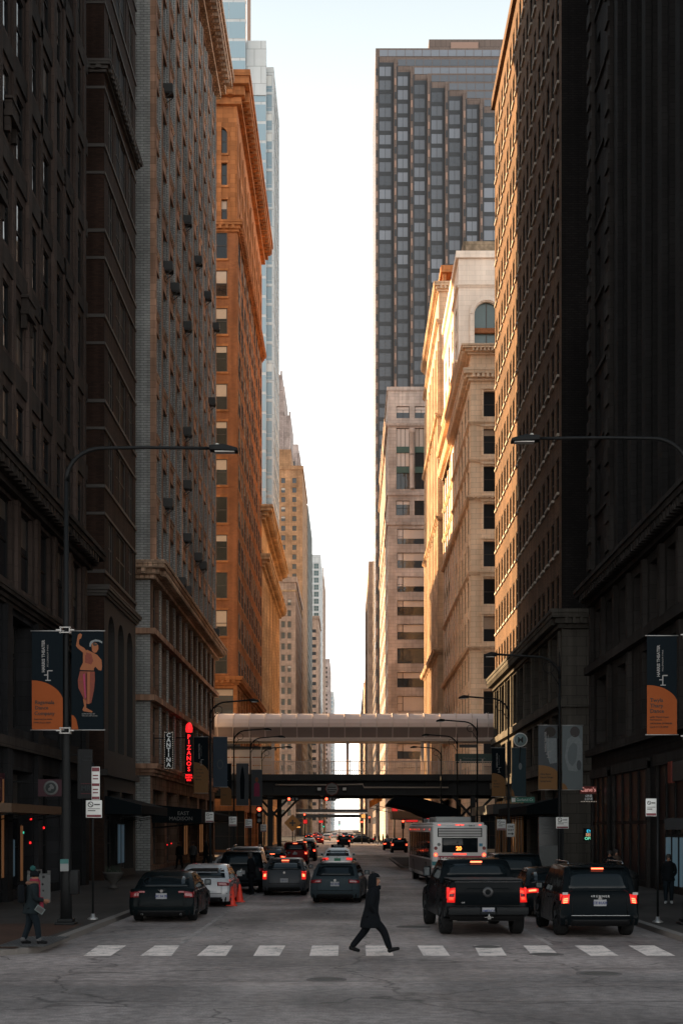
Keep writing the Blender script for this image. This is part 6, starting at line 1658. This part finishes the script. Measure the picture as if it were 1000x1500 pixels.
# planters, urns
def urn(label, x, y):
    t = empty('planter_urn', (x, y, .15), 0, label, 'planter'); m = MB()
    m.lathe([(.001,0),(.22,0),(.24,.06),(.12,.12),(.12,.22),(.3,.4),(.42,.62),(.46,.7),(.40,.7),(.36,.62),(.001,.6)], (0,0,0), 'Z', 20); m.build('urn', plain('urn_stone', (.06,.055,.05), .8, var=.2), t)
    m = MB(); rr = random.Random(3)
    for k in range(40):
        a = rr.random()*6.28; r_ = rr.random()*.3; x_, y_ = r_*math.cos(a), r_*math.sin(a); h = .2+rr.random()*.25; m.face([(x_-.02,y_,.6),(x_+.02,y_,.6),(x_+.1*math.cos(a),y_+.1*math.sin(a),.6+h)])
    m.build('foliage', plain('winter_foliage', (.02,.03,.018), .8), t)
urn('stone urn planter on the left pavement behind the nearest black sedan', xp(166, 58), 58)
urn('stone urn planter on the right pavement beside the kiosk', 10.6, 58)
# tactile plate at the corner
t = MB(); t.box(-7.6, 29.4, .155, -6.55, 32, .168)
for i in range(12):
    for j in range(28): t.box(-7.54+i*.085, 29.45+j*.09, .168, -7.50+i*.085, 29.49+j*.09, .175)
tag(t.build('tactile_plate', plain('tactile_dark', (.03,.03,.032), .6), fix=False), 'dark studded tactile plate set in the left corner pavement at the feet of the person', 'tactile paving')
# A-frame board
t = empty('a_frame_board', (xp(57, 47), 47, .15), R(8), 'white A frame sidewalk board with printed symbols behind the person at the far left', 'sign board')
fr2 = plain('aframe_white', (.12,.12,.118), .6, var=.08)
for d in (-1, 1):
    m = MB(); M_ = Matrix.Translation((0, d*.22, 0)) @ Matrix.Rotation(R(d*13), 4, 'X')
    m.box(-.34, -.02, 0.03, .34, .02, 1.02, 0, M_)
    for sx in (-1, 1): m.box(sx*.34-.05, -.03, 0, sx*.34+.05, .03, 1.12, 0, M_)
    m.box(-.10, -.02, 1.02, -.06, .02, 1.12, 0, M_); m.box(.06, -.02, 1.02, .10, .02, 1.12, 0, M_); m.box(-.10, -.02, 1.12, .10, .02, 1.16, 0, M_)
    pn = m.build('panel', fr2, t)
    if d == -1:
        m = MB()
        for (u, v, r_) in ((-.12,.88,.05),(.16,.9,.05),(0,.66,.03),(.13,.64,.04),(-.05,.35,.05),(.16,.42,.035),(-.2,.62,.03)):
            m.lathe([(.001,0),(r_,0),(r_,.006),(.001,.006)], (u, 0, v), 'Y', 7)
        for v in (.52, .48, .56): m.box(-.2, 0, v, .05, .006, v+.012)
        o = m.build('printed_symbols', M_SBLK, pn); o.matrix_local = M_ @ Matrix.Translation((0, -.028, 0))
# traffic cones
M_CONE = plain('cone_orange', (.75,.045,.02), .5, var=.08); M_CW = plain('cone_collar', (.5,.42,.4), .5, var=0)
for (px_, py_, z_, h, lab) in ((339.5, 1327, 47.5, .68, 'lower orange traffic cone, nearest of the three beside the parking line'), (345, 1320, 50.6, .98, 'tallest traffic cone, slim with white collars, in the middle of the three'), (351, 1321, 50.0, .66, 'orange traffic cone nearest the person at the black SUV')):
    t = empty('traffic_cone', (xp(px_, z_), z_, .006), 0, lab, 'traffic cone', 'traffic cones by the parked cars')
    m = MB(); m.box(-.19,-.19,0,.19,.19,.04); m.build('base', M_CONE, t, bevel=.01)
    m = MB(); m.lathe([(.15,.04),(.14,.06),(.035,h-.01),(.02,h),(.001,h)], (0,0,0), 'Z', 20); b_ = m.build('cone', M_CONE, t)
    if h > .9:
        for a0 in (.45, .68):
            r0 = lerp(.14, .035, (a0*h-.06)/(h-.07)); r1 = lerp(.14, .035, ((a0+.12)*h-.06)/(h-.07))
            m = MB(); m.lathe([(r0+.004, a0*h), (r1+.004, (a0+.12)*h)], (0,0,0), 'Z', 20); m.build('collar', M_CW, b_)
# newspaper box, bins
def bin_(label, x, y):
    t = empty('litter_bin', (x, y, .15), 0, label, 'litter bin'); m = MB(); m.lathe([(.001,0),(.26,0),(.3,.1),(.3,.9),(.26,.95),(.001,.95)], (0,0,0), 'Z', 18); m.build('drum', M_POLE, t)
    m = MB(); m.lathe([(.28,.95),(.3,1.05),(.12,1.2),(.001,1.22)], (0,0,0), 'Z', 18); m.build('lid', M_POLE, t)
bin_('black litter bin on the right pavement near the shop doors', 9.0, 44)
# small red and green window lights on the left (shop displays)
for (px_, py_, z_, mt, lab) in ((42, 1200, 47, M_NEON, 'small round red light in the left shop window'), (61, 1213, 52, M_NEON, 'small square red light right of the round one in the left shop window'), (41, 1235, 47, M_NEON, 'lowest red light in the left shop window'), (30.5, 1220, 46, M_SIG_G, 'small green light in the left shop window'),
                           (243, 1238, 86, M_NEON, 'left one of the three red lights low on the far left shopfront'), (249, 1236, 87.5, M_NEON, 'right one of the three red lights low on the far left shopfront')):
    t = empty('window_light', (XL+.06, 24000/(512-px_), hp(py_, 24000/(512-px_))), 0, lab, 'light'); m = MB(); m.box(0, -.06, -.04, .05, .06, .04); m.build('lamp', mt, t, bevel=.01); m = MB(); m.box(-.02, -.13, -.09, .0, .13, .09); m.build('case', M_POLE, t)
# orange flags in the sun beyond the railway, hanging theatre sign
for k, (px_, py_) in enumerate(((541, 1184), (548, 1180))):
    t = empty('flag', (xp(px_, 205), 205, hp(py_, 205)), 0, ('lower' if k == 0 else 'upper') + ' orange flag catching the sun beyond the railway', 'flag')
    m = MB(); N = 6
    for i in range(N): m.face([(i*.2, .1*math.sin(i), -.0+.12*i), ((i+1)*.2, .1*math.sin(i+1), .12*(i+1)), ((i+1)*.2, .1*math.sin(i+1), 1.0+.12*(i+1)), (i*.2, .1*math.sin(i), 1.0+.12*i)])
    m.build('cloth', plain('flag_orange', (.7,.22,.03), .7), t, fix=False); m = MB(); m.tube([(0,0,-.3),(.0,0,1.3)], .04, 6); m.tube([(0,0,0),(7.0,0,-1.5)], .05, 6); m.build('pole', M_POLE, t)
t = empty('yellow_warning_sign', (xp(422, 104), 112, hp(1206, 112)), 0, 'orange diamond warning sign under the railway on the left', 'sign')
m = MB(); m.box(-.5,0,-.5,.5,.04,.5,0,Matrix.Rotation(R(45),4,'Y')); m.build('plate', plain('warning_orange', (.5,.2,.03), .5), t); m = MB(); m.tube([(0,.06,.6),(0,.06,-2.9)], .05, 6); m.build('post', M_POLE, t)
m = MB(); m.box(-.25,-.01,-.06,.25,0,.06); m.box(-.06,-.012,-.25,.06,-.001,.25); m.build('symbol', M_SBLK, t)
# ================================================================= PEOPLE
def skin_mesh(name, verts, edges, radii, mat, parent, root=0, sub=2):
    me = bpy.data.meshes.new(name); me.from_pydata([tuple(v) for v in verts], edges, [])
    o = bpy.data.objects.new(name, me)
    sk_ = o.modifiers.new('skin', 'SKIN'); sk_.use_smooth_shade = True
    for k, r_ in enumerate(radii):
        sv = me.skin_vertices[0].data[k]; sv.radius = (r_, r_) if not isinstance(r_, tuple) else r_
    me.skin_vertices[0].data[root].use_root = True
    sb = o.modifiers.new('sub', 'SUBSURF'); sb.levels = sub; sb.render_levels = sub
    m2 = to_mesh(o)
    bpy.data.objects.remove(o); bpy.data.meshes.remove(me)
    m2.materials.clear(); m2.materials.append(mat)
    for p in m2.polygons: p.use_smooth = True
    o2 = bpy.data.objects.new(name, m2); COL.objects.link(o2); o2.parent = parent
    return o2
M_SKIN = plain('skin', (.20, .085, .045), .55, var=.1, scale=10)
M_SKIN2 = plain('skin_brown', (.20, .10, .065), .55, var=.1, scale=10)
M_HAIR = plain('dark_hair', (.015, .011, .009), .7, var=.3, scale=30)
CLOTH = {'black': plain('black_cloth', (.0045,.0055,.007), .95, var=.25, scale=8, spec=.08), 'navy': plain('navy_denim', (.003,.0065,.010), .9, var=.3, scale=12, spec=.2), 'grey': plain('grey_cloth', (.05,.05,.052), .9, var=.25, scale=8, spec=.2),
         'brown': plain('brown_cloth', (.06,.04,.03), .9, var=.25, scale=8, spec=.2), 'teal': plain('teal_cloth', (.01,.05,.047), .9, var=.2, spec=.2), 'dark': plain('dark_teal_coat', (.005,.009,.011), .9, var=.3, spec=.2)}
M_SHOE = plain('black_shoe', (.004,.004,.0045), .7, var=.1, spec=.15)
M_SOLE = plain('pale_sole', (.3,.3,.3), .7, var=.1)

def V3(*a): return Vector(a)
def person(label, x, y, yaw, z=.15, H=1.72, stride=.0, coat='black', hem=.80, legs='black', skin=M_SKIN, hood=False, hands='down', head_turn=0, lod=1, hat=None, bend=0, shoes=M_SHOE, hair=True, group=None, wide=1.0):
    """forward is local +Y; stride = half step length (right leg forward)"""
    k = H/1.74
    root = empty('person', (x, y, z), R(yaw), label, 'person', group)
    root.scale = (k, k, k)
    s = stride
    hipz = .93 - s*s*.55
    fR, fL = V3(.09, s, .09), V3(-.09, -s*1.02, .12 if s > .2 else .09)          # ankles
    if s > .2: fR.z = .10; fL.z = .13
    kR, kL = V3(.10, s*.62+.02, .50), V3(-.10, -s*.34+.03, .50)
    toeR = fR + V3(.02, .17, -.045 if s <= .2 else .03); toeL = fL + V3(-.02, .16, -.05 if s <= .2 else -.075)
    heelR = fR + V3(0, -.05, -.06); heelL = fL + V3(0, -.05, -.05 if s <= .2 else .0)
    lean = .03 + s*.08
    pel, wai, che, shl = V3(0, 0, hipz), V3(0, lean*.3, hipz+.17), V3(0, lean*.7, hipz+.36), V3(0, lean, hipz+.49)
    nek = V3(0, lean*1.2, hipz+.56)
    hd1 = V3(0, lean*1.5+.01, hipz+.66); hd2 = V3(0, lean*1.5+.02, hipz+.755)
    sR, sL = shl + V3(.185*wide, 0, -.03), shl + V3(-.185*wide, 0, -.03)
    if hands == 'pocket':
        eR, eL = sR + V3(.06, -.08, -.28), sL + V3(-.06, -.08, -.28); hR, hL = sR + V3(-.07, .03, -.46), sL + V3(.07, .03, -.46)
    elif hands == 'front':
        eR, eL = sR + V3(.03, .02, -.28), sL + V3(-.03, .02, -.28); hR, hL = sR + V3(-.06, .25, -.33), sL + V3(.05, .23, -.36)
    elif hands == 'swing':
        eR, eL = sR + V3(.04, -.10, -.27), sL + V3(-.04, .06, -.28); hR, hL = sR + V3(.05, -.16, -.51), sL + V3(-.04, .22, -.48)
    else:
        eR, eL = sR + V3(.05, -.03, -.29), sL + V3(-.05, -.03, -.29); hR, hL = sR + V3(.06, .03, -.53), sL + V3(-.06, .03, -.53)
    hipR, hipL = V3(.09, 0, hipz-.06), V3(-.09, 0, hipz-.06)
    vs = [pel, wai, che, shl, nek, hd1, hd2, hipR, kR, fR, toeR, hipL, kL, fL, toeL, sR, eR, hR, sL, eL, hL, hd1 + V3(0, .085, .02)]
    es = [(0,1),(1,2),(2,3),(3,4),(4,5),(5,6),(0,7),(7,8),(8,9),(9,10),(0,11),(11,12),(12,13),(13,14),(3,15),(15,16),(16,17),(3,18),(18,19),(19,20),(5,21)]
    ra = [.13,.11,.12,.07,.048,.078,.075,.085,.055,.033,.018,.085,.055,.033,.018,.05,.038,.027,.05,.038,.027,.022]
    if hands in ('down', 'front', 'swing') and lod > 1:
        for hi, el_ in ((17, eR), (20, eL)):
            h = vs[hi]; d = (h-el_).normalized(); sd_ = V3(1, 0, 0) if abs(d.x) < .7 else V3(0, 1, 0)
            sgn = 1 if hi == 17 else -1
            palm = h + d*.075; vs.append(palm); es.append((hi, len(vs)-1)); ra.append((.032, .016)); pi_ = len(vs)-1
            fwd = d.cross(sd_).normalized()
            for q in range(4):
                b0 = palm + fwd*(q-1.5)*.02; b1 = b0 + d*(.045 - .006*abs(q-1)); b2 = b1 + (d*.7 - sd_*sgn*.6).normalized()*(.035)
                n0 = len(vs); vs += [b0 + d*.015, b1, b2]; es += [(pi_, n0), (n0, n0+1), (n0+1, n0+2)]; ra += [.009, .0085, .007]
            t0 = h + d*.03; n0 = len(vs); vs += [t0 - fwd*.035*1 + d*.02, t0 - fwd*.05 + d*.05]; es += [(hi, n0), (n0, n0+1)]; ra += [.010, .008]
    skin_mesh('body', vs, es, ra, skin, root, 0, 1 if lod < 2 else 2)
    # trousers and shoes
    hp_ = pel + V3(0, 0, .04)
    skin_mesh('trousers', [hp_, hipR, kR, fR + V3(0, 0, .0), hipL, kL, fL + V3(0, 0, .0)], [(0,1),(1,2),(2,3),(0,4),(4,5),(5,6)], [.16,.12,.088,.066,.12,.088,.066], CLOTH[legs], root, 0, 1 if lod < 2 else 2)
    for f_, t_, h_ in ((fR, toeR, heelR), (fL, toeL, heelL)):
        so = skin_mesh('shoe', [h_ + V3(0, 0, .01), f_ + V3(0, .0, .0), lerp(f_, t_, .55) + V3(0, 0, .0), t_ + V3(0, .03, .005)], [(0,1),(1,2),(2,3)], [(.046,.046),(.058,.058),(.054,.044),(.044,.036)], shoes, root, 0, 1)
    # coat: stacked rings with soft folds, plus sleeves
    m = MB(); N = 24
    zt = shl.z + .055; rings = []
    z_list = [hem, hem+.02, lerp(hem, hipz, .35), lerp(hem, hipz, .7), hipz+.02, hipz+.17, hipz+.33, hipz+.44, hipz+.525, hipz+.585]
    flare = max(0, (.93-hem))
    rx = [.205+flare*.10, .21+flare*.10, .205+flare*.07, .20+flare*.03, .19, .175, .195, .205, .165, .082]
    ry = [.16+flare*.16, .165+flare*.16, .165+flare*.12, .165+flare*.06, .155, .145, .15, .14, .115, .082]
    for q, zz in enumerate(z_list):
        f = lean*max(0, (zz-hipz))/.5 * 1.0
        rings.append([(rx[q]*wide*math.cos(2*PI*j/N)*(1+.035*math.sin(j*2.6+q)*(1 if q < 5 else .3)), f + ry[q]*math.sin(2*PI*j/N)*(1+.04*math.sin(j*3.1+q*.7)*(1 if q < 5 else .3)), zz) for j in range(N)])
    vv = [p for rg in rings for p in rg]
    m.raw(vv, [(a*N+j, a*N+(j+1) % N, (a+1)*N+(j+1) % N, (a+1)*N+j) for a in range(len(rings)-1) for j in range(N)], 0, True)
    m.raw(rings[0], [tuple(range(N))]); m.raw(rings[-1], [tuple(range(N))])
    co = m.build('coat', CLOTH[coat], root, fix=True)
    skin_mesh('sleeve', [sR + V3(-.05, 0, 0), sR, eR, lerp(eR, hR, .92)], [(0,1),(1,2),(2,3)], [.07,.075,.062,.048], CLOTH[coat], co, 0, 1)
    skin_mesh('sleeve', [sL + V3(.05, 0, 0), sL, eL, lerp(eL, hL, .92)], [(0,1),(1,2),(2,3)], [.07,.075,.062,.048], CLOTH[coat], co, 0, 1)
    hc = (hd1+hd2)/2
    if hood:
        g = MB(); N2 = 18; rr_ = [(.15, -.20), (.152, -.12), (.146, -.02), (.134, .06), (.10, .115), (.05, .14)]
        rg = [[(r0*.90*math.cos(2*PI*j/N2), r0*.93*math.sin(2*PI*j/N2) - .035, h0) for j in range(N2)] for r0, h0 in rr_]
        vv = [(a+hc.x, b+hc.y, c+hc.z) for q in rg for a, b, c in q]
        def front(j): return abs(((j+.5)/N2*360) - 90) < 62
        g.raw(vv, [(a*N2+j, a*N2+(j+1) % N2, (a+1)*N2+(j+1) % N2, (a+1)*N2+j) for a in range(len(rg)-1) for j in range(N2) if not (front(j) and 0 < a < 3)], 0, True)
        g.raw([vv[-N2+j] for j in range(N2)], [tuple(range(N2))], 0, True)
        ho = g.build('hood', CLOTH[coat], root); sd2 = ho.modifiers.new('t', 'SOLIDIFY'); sd2.thickness = .012
        g = MB(); g.lathe([(.001,0),(.035,.0),(.045,.025),(.03,.05),(.001,.055)], (hc.x, hc.y-.06, hc.z+.125), 'Z', 10); g.build('hair', M_HAIR, root)
    elif hair or hat:
        g = MB(); N2 = 16; mat = hat or M_HAIR
        prof = [(.088, -.10 if not hat else .0), (.098, -.02), (.099, .04), (.085, .09), (.05, .118), (.001, .125)]
        rg = [[(r0*.95*math.cos(2*PI*j/N2), r0*1.1*math.sin(2*PI*j/N2) - (.018 if not hat else .0), h0) for j in range(N2)] for r0, h0 in prof]
        vv = [(a+hc.x, b+hc.y, c+hc.z) for q in rg for a, b, c in q]
        g.raw(vv, [(a*N2+j, a*N2+(j+1) % N2, (a+1)*N2+(j+1) % N2, (a+1)*N2+j) for a in range(len(rg)-1) for j in range(N2) if not (a == 0 and abs(((j+.5)/N2*360) - 90) < 70)], 0, True)
        g.build('hat' if hat else 'hair', mat, root)
    if lod > 1:
        e_ = MB()
        for sx in (-1, 1): e_.lathe([(.001,0),(.010,.0),(.008,.006),(.001,.008)], (hc.x+sx*.032, hc.y+.085, hc.z+.012), 'Y', 8)
        e_.build('eye', M_SHOE, root)
        mo = MB(); mo.box(hc.x-.022, hc.y+.078, hc.z-.062, hc.x+.022, hc.y+.092, hc.z-.052); mo.build('mouth', plain('lips', (.25,.08,.06), .6, var=0), root, bevel=.003)
    return root, dict(hc=hc, hR=hR, hL=hL, shl=shl, lean=lean, hipz=hipz)

person('person in a long black hooded coat striding to the right over the crosswalk', xp(543, 29), 29.2, -90, z=.008, H=1.79, stride=.40, coat='black', hem=.56, legs='black', hood=True, hands='pocket', lod=2, skin=M_SKIN, wide=1.1)
pr, q = person('person in knit hat and red scarf at the far left corner, carrying a tablet', xp(44, 29.8), 29.9, -70, H=1.62, stride=.17, coat='dark', hem=.74, legs='navy', hands='front', lod=2, hat=CLOTH['black'], wide=1.08)
hc = q['hc']
g = MB(); g.lathe([(.001,.0),(.05,.02),(.07,.07),(.05,.12),(.001,.14)], (hc.x, hc.y-.04, hc.z+.11), 'Z', 12); g.build('hat_pompom', CLOTH['teal'], pr)
g = MB(); g.lathe([(.09,-.03),(.115,-.01),(.115,.04),(.10,.06)], (hc.x, hc.y, hc.z-.12), 'Z', 14); g.box(hc.x-.09, hc.y+.09, hc.z-.52, hc.x+.05, hc.y+.13, hc.z-.10); g.box(hc.x-.02, hc.y+.11, hc.z-.85, hc.x+.07, hc.y+.20, hc.z-.50)
M_SCARF = plain('red_plaid', (.13,.006,.02), .9, var=.6, scale=16); g.build('scarf', M_SCARF, pr, bevel=.015)
g = MB(); g.lathe([(.10,-.02),(.15,-.03),(.16,.02),(.12,.05)], (hc.x, hc.y-.05, hc.z-.17), 'Z', 16); g.build('fur_collar', plain('tan_fur', (.10,.045,.025), .95, var=.5, scale=40), pr)
g = MB(); g.box(-.16, -.28, 0, .16, -.14, .42, 0, Matrix.Translation((0, -.02, q['hipz']+.08))); g.build('backpack', CLOTH['black'], pr, bevel=.04)
for sx in (-1, 1):
    g = MB(); g.lathe([(.062,0),(.066,.02),(.066,.07),(.06,.08)], (sx*.09, sx*.17, .10), 'Z', 14); g.build('boot_cuff', plain('cuff_grey', (.05,.05,.052), .9), pr)
tb_ = empty('tablet', (xp(56, 29.6), 29.75, .15+.78), R(15), 'dark tablet in a clear case held by the person at the far left', 'tablet')
g = MB(); g.box(-.10, -.01, -.07, .10, .01, .07, 0, Matrix.Rotation(R(35), 4, 'Y')); g.build('case', plain('clear_case', (.07,.09,.09), .2, var=.1), tb_); g = MB(); g.box(-.08, -.014, -.05, .08, -.010, .05, 0, Matrix.Rotation(R(35), 4, 'Y')); g.build('screen', M_SBLK, tb_)

person('person in a dark jacket and jeans with pale shoes on the right pavement', xp(979, 46), 46, 165, H=1.68, stride=.08, coat='black', hem=.82, legs='navy', hands='pocket', lod=2, skin=M_SKIN2, shoes=M_SOLE)
person('person in black standing at the door of the black SUV by the cones', xp(368, 55), 55.2, 70, z=.006, H=1.72, stride=.12, coat='black', hem=.70, legs='black', hands='pocket', hair=True)
for px_, z_, yw, co, lg, lab in ((263, 86, 150, 'black', 'black', 'dark silhouetted person farthest left on the left pavement'), (283, 88, 180, 'grey', 'black', 'silhouetted person in the middle of the three on the left pavement'), (301, 91, -60, 'black', 'navy', 'silhouetted person walking beside the lamp pole on the left pavement')):
    person(lab, xp(px_, z_), z_, yw, H=1.7, stride=.2, coat=co, hem=.85, legs=lg, lod=1, group='people on the left pavement')
for px_, z_, yw, co, lg, st_, lab in ((549, 243, 90, 'black', 'black', .25, 'person in black crossing at State Street, nearest the dark crossing car'), (555, 228, -90, 'black', 'navy', .28, 'tall dark figure walking on the crossing right of the dark car'),
                                (561, 236, 90, 'brown', 'black', .2, 'figure in brown at the State Street crossing'), (567, 240, 180, 'grey', 'black', .1, 'figure in grey waiting at the far right corner')):
    person(lab, xp(px_, z_), z_, yw, z=.006, H=1.75, stride=st_, coat=co, hem=.8, legs=lg, lod=1, group='people at the State Street crossing')
for x_, y_, yw, co, lab in ((9.9, 52, 170, 'black', 'dim figure standing near the lit shop doors on the right'), (10.6, 54.5, -160, 'brown', 'dim figure in brown behind the litter bin on the right'), (9.6, 66, 175, 'grey', 'dim figure walking beyond the kiosk on the right')):
    person(lab, x_, y_, yw, H=1.7, stride=.1, coat=co, hem=.82, legs='black', lod=1, skin=M_SKIN2, group='people by the right hand shops')

bpy.data.scenes.remove(TMP)
# ================================================================= STREET CLUTTER AND ADDED TREES BEHIND THE CAMERA
# dim lit displays behind the left shop windows
M_WARM = plain('warm_display', (.08,.04,.02), .6, emit=(1,.42,.16), es=.016, var=0)
M_COOL = plain('cool_display', (.03,.05,.06), .6, emit=(.35,.6,.8), es=.012, var=0)
for k, (y, z0, h, w, mt, lab) in enumerate(((46.9, 1.0, 3.4, .18, M_WARM, 'thin warm lit strip at the very left edge of the shopfront'), (49.6, .8, 2.0, .22, M_WARM, 'lower warm lit strip in the left shopfront near the white board'), (48.0, 1.0, 1.3, .6, M_COOL, 'dim blue screen in the left shopfront'),
        (52.4, .9, 2.6, .14, M_WARM, 'third warm lit strip, just left of the tall lamp pole'), (55.0, 4.2+2.5, 2.6, .16, M_WARM, 'warm glowing strip imitating a reflection in the upper left window'))):  # last strip is a reflection imitated by emission
    t = empty('shop_display', (XL+.04, y, z0), 0, lab, 'shop display'); m = MB(); m.box(0, 0, 0, .05, w, h); m.build('lit_panel', mt, t); m = MB(); m.box(-.02, -.04, -.04, .0, w+.04, h+.04); m.build('frame', M_POLE, t)
for k, (x, y, z0, w, h, mt, lab) in enumerate(((XL+.04, 70, .9, 2.2, 2.0, M_COOL, 'faint blue shop window under the long black awning'), (XL+.04, 98, .8, 2.4, 2.2, M_WARM, 'faint warm shop window behind the three silhouetted people'), (XL+.04, 108, .8, 3, 2.4, M_WARM, 'warm shop window on the left just before the railway'),
        (XL+.04, 150, .8, 6, 2.8, M_WARM, 'warm lit shop window beyond the railway on the left'), (XR-.1, 150, .8, 5, 2.6, M_WARM, 'warm lit shop window beyond the railway on the right'), (XR-.1, 88, .8, 3, 2.2, M_COOL, 'faint blue shop window on the right below the brown tower'))):
    t = empty('shop_display', (x, y, z0), 0, lab, 'shop display'); m = MB(); m.box(0, 0, 0, .05, w, h); m.build('lit_panel', mt, t)
    m = MB(); m.box(-.03, -.05, -.05, .08, 0, h+.05); m.box(-.03, w, -.05, .08, w+.05, h+.05); m.box(-.03, w/2-.03, 0, .08, w/2+.03, h); m.box(-.03, 0, h, .08, w, h+.05); m.build('frame', M_POLE, t)
# brass door frames under the brown tower
M_BRASS = plain('brass_mullion', (.35,.17,.06), .4, .5, var=.2)
for k in range(8):
    t_ = None
bd = empty('brass_shopfront', (XR-.05, 101, 0), 0, 'brass framed glass shopfront on the right, just left of the kiosk and bus', 'shopfront')
for k in range(11):
    m = MB(); m.box(-.12, k*1.75, .1, 0, k*1.75+.1, 5.0); m.build('mullion', M_BRASS, bd)
m = MB(); m.box(-.03, .1, .1, -.01, 17.5, 5.0); m.build('glazing', G_SHOP, bd)
# unseen leafless park trees, added behind the camera to block low sky light
def light_block_tree(x, y, h, seed):
    rr = random.Random(seed)
    t = empty('light_block_tree', (x, y, 0), 0, 'unseen leafless park tree added behind the camera to block low sky light', 'tree', 'unseen park trees added to block low sky light')
    m = MB(); m.tube([(0,0,0), (.1,0,h*.2), (0,.1,h*.45)], [.3,.24,.16], 8); 
    tips = []
    for k in range(9):
        a = rr.random()*6.28; e = R(35+rr.random()*40); L = h*(.3+.25*rr.random()); p = Vector((0, .05, h*(.25+.2*rr.random())))
        q = p+Vector((math.cos(a)*math.cos(e), math.sin(a)*math.cos(e), math.sin(e)))*L; m.tube([p, lerp(p, q, .5)+Vector((rr.random()*.4-.2, 0, 0)), q], [.12,.07,.03], 5); tips.append((p, q))
    m.build('trunk', plain('winter_bark', (.02,.017,.015), .9), t)
    c = MB()
    for k in range(700):
        p, q = tips[k % 9]; f = .3+.75*rr.random(); b0 = lerp(p, q, f)
        d = Vector((rr.gauss(0,1), rr.gauss(0,1), rr.gauss(.4,1))).normalized()*(.5+rr.random()*1.1); n = d.cross(Vector((rr.random(), rr.random(), .3))).normalized()*.035
        c.face([b0-n, b0+n, b0+d])
        c.face([b0+d*.5-n*.7, b0+d*.5+n*.7, b0+d*.5+Vector((rr.gauss(0,.5), rr.gauss(0,.5), rr.gauss(.2,.5)))])
    c.build('crown', MATS['winter_bark'], t, fix=False)
    return t
src = light_block_tree(-34, -24, 12, 5)
for k in range(1, 12):
    x = -34+k*6.4; o = src.copy(); COL.objects.link(o); o.location = (x, -24-(k % 3)*3, 0); o.rotation_euler = (0, 0, k*1.3); s_ = .85+.1*(k % 4); o.scale = (s_, s_, s_)
    for ch in src.children: c = ch.copy(); COL.objects.link(c); c.parent = o

# lit shop signs far down the street
M_AMB = plain('amber_sign', (.4,.2,.05), .4, emit=(1,.42,.1), es=.2, var=0)
M_RDIM = plain('dim_red_sign', (.3,.02,.02), .4, emit=(1,.03,.03), es=.13, var=0)
for k, (px_, py_, z_, w, h, mt, lab) in enumerate(((578, 1188, 190, .9, .9, M_RDIM, 'red lit shop sign above the brown canopy on the right'), (603, 1203, 160, 1.5, .35, M_RDIM, 'long red lit strip sign behind the bus on the right'),
        (626, 1201, 150, 1.0, .4, M_RDIM, 'short red lit sign just left of the bus roof'), (447, 1204, 210, .7, .7, M_RDIM, 'small red lit sign low on the far left side'), (432, 1212, 190, 1.6, .3, M_AMB, 'amber lit strip sign low on the far left side'),
        (532, 1196, 275, .9, .8, M_AMB, 'small amber sign far down the right side'), (470, 1204, 290, 1.0, .6, M_RDIM, 'faint red sign far down the left side'))):
    x = xp(px_, z_); t = empty('lit_sign', (x, z_, hp(py_, z_)), 0, lab, 'lit sign')
    m = MB(); m.box(-w/2, 0, -h/2, w/2, .2, h/2); c_ = m.build('cabinet', M_POLE, t, bevel=.02); m = MB(); m.box(-w/2+.06, -.02, -h/2+.06, w/2-.06, 0, h/2-.06); m.build('lit_face', mt, c_)
    m = MB(); m.tube([(0, .1, -hp(py_, z_)+.15), (0, .1, -h/2)], .06, 6); m.build('post', M_POLE, t)
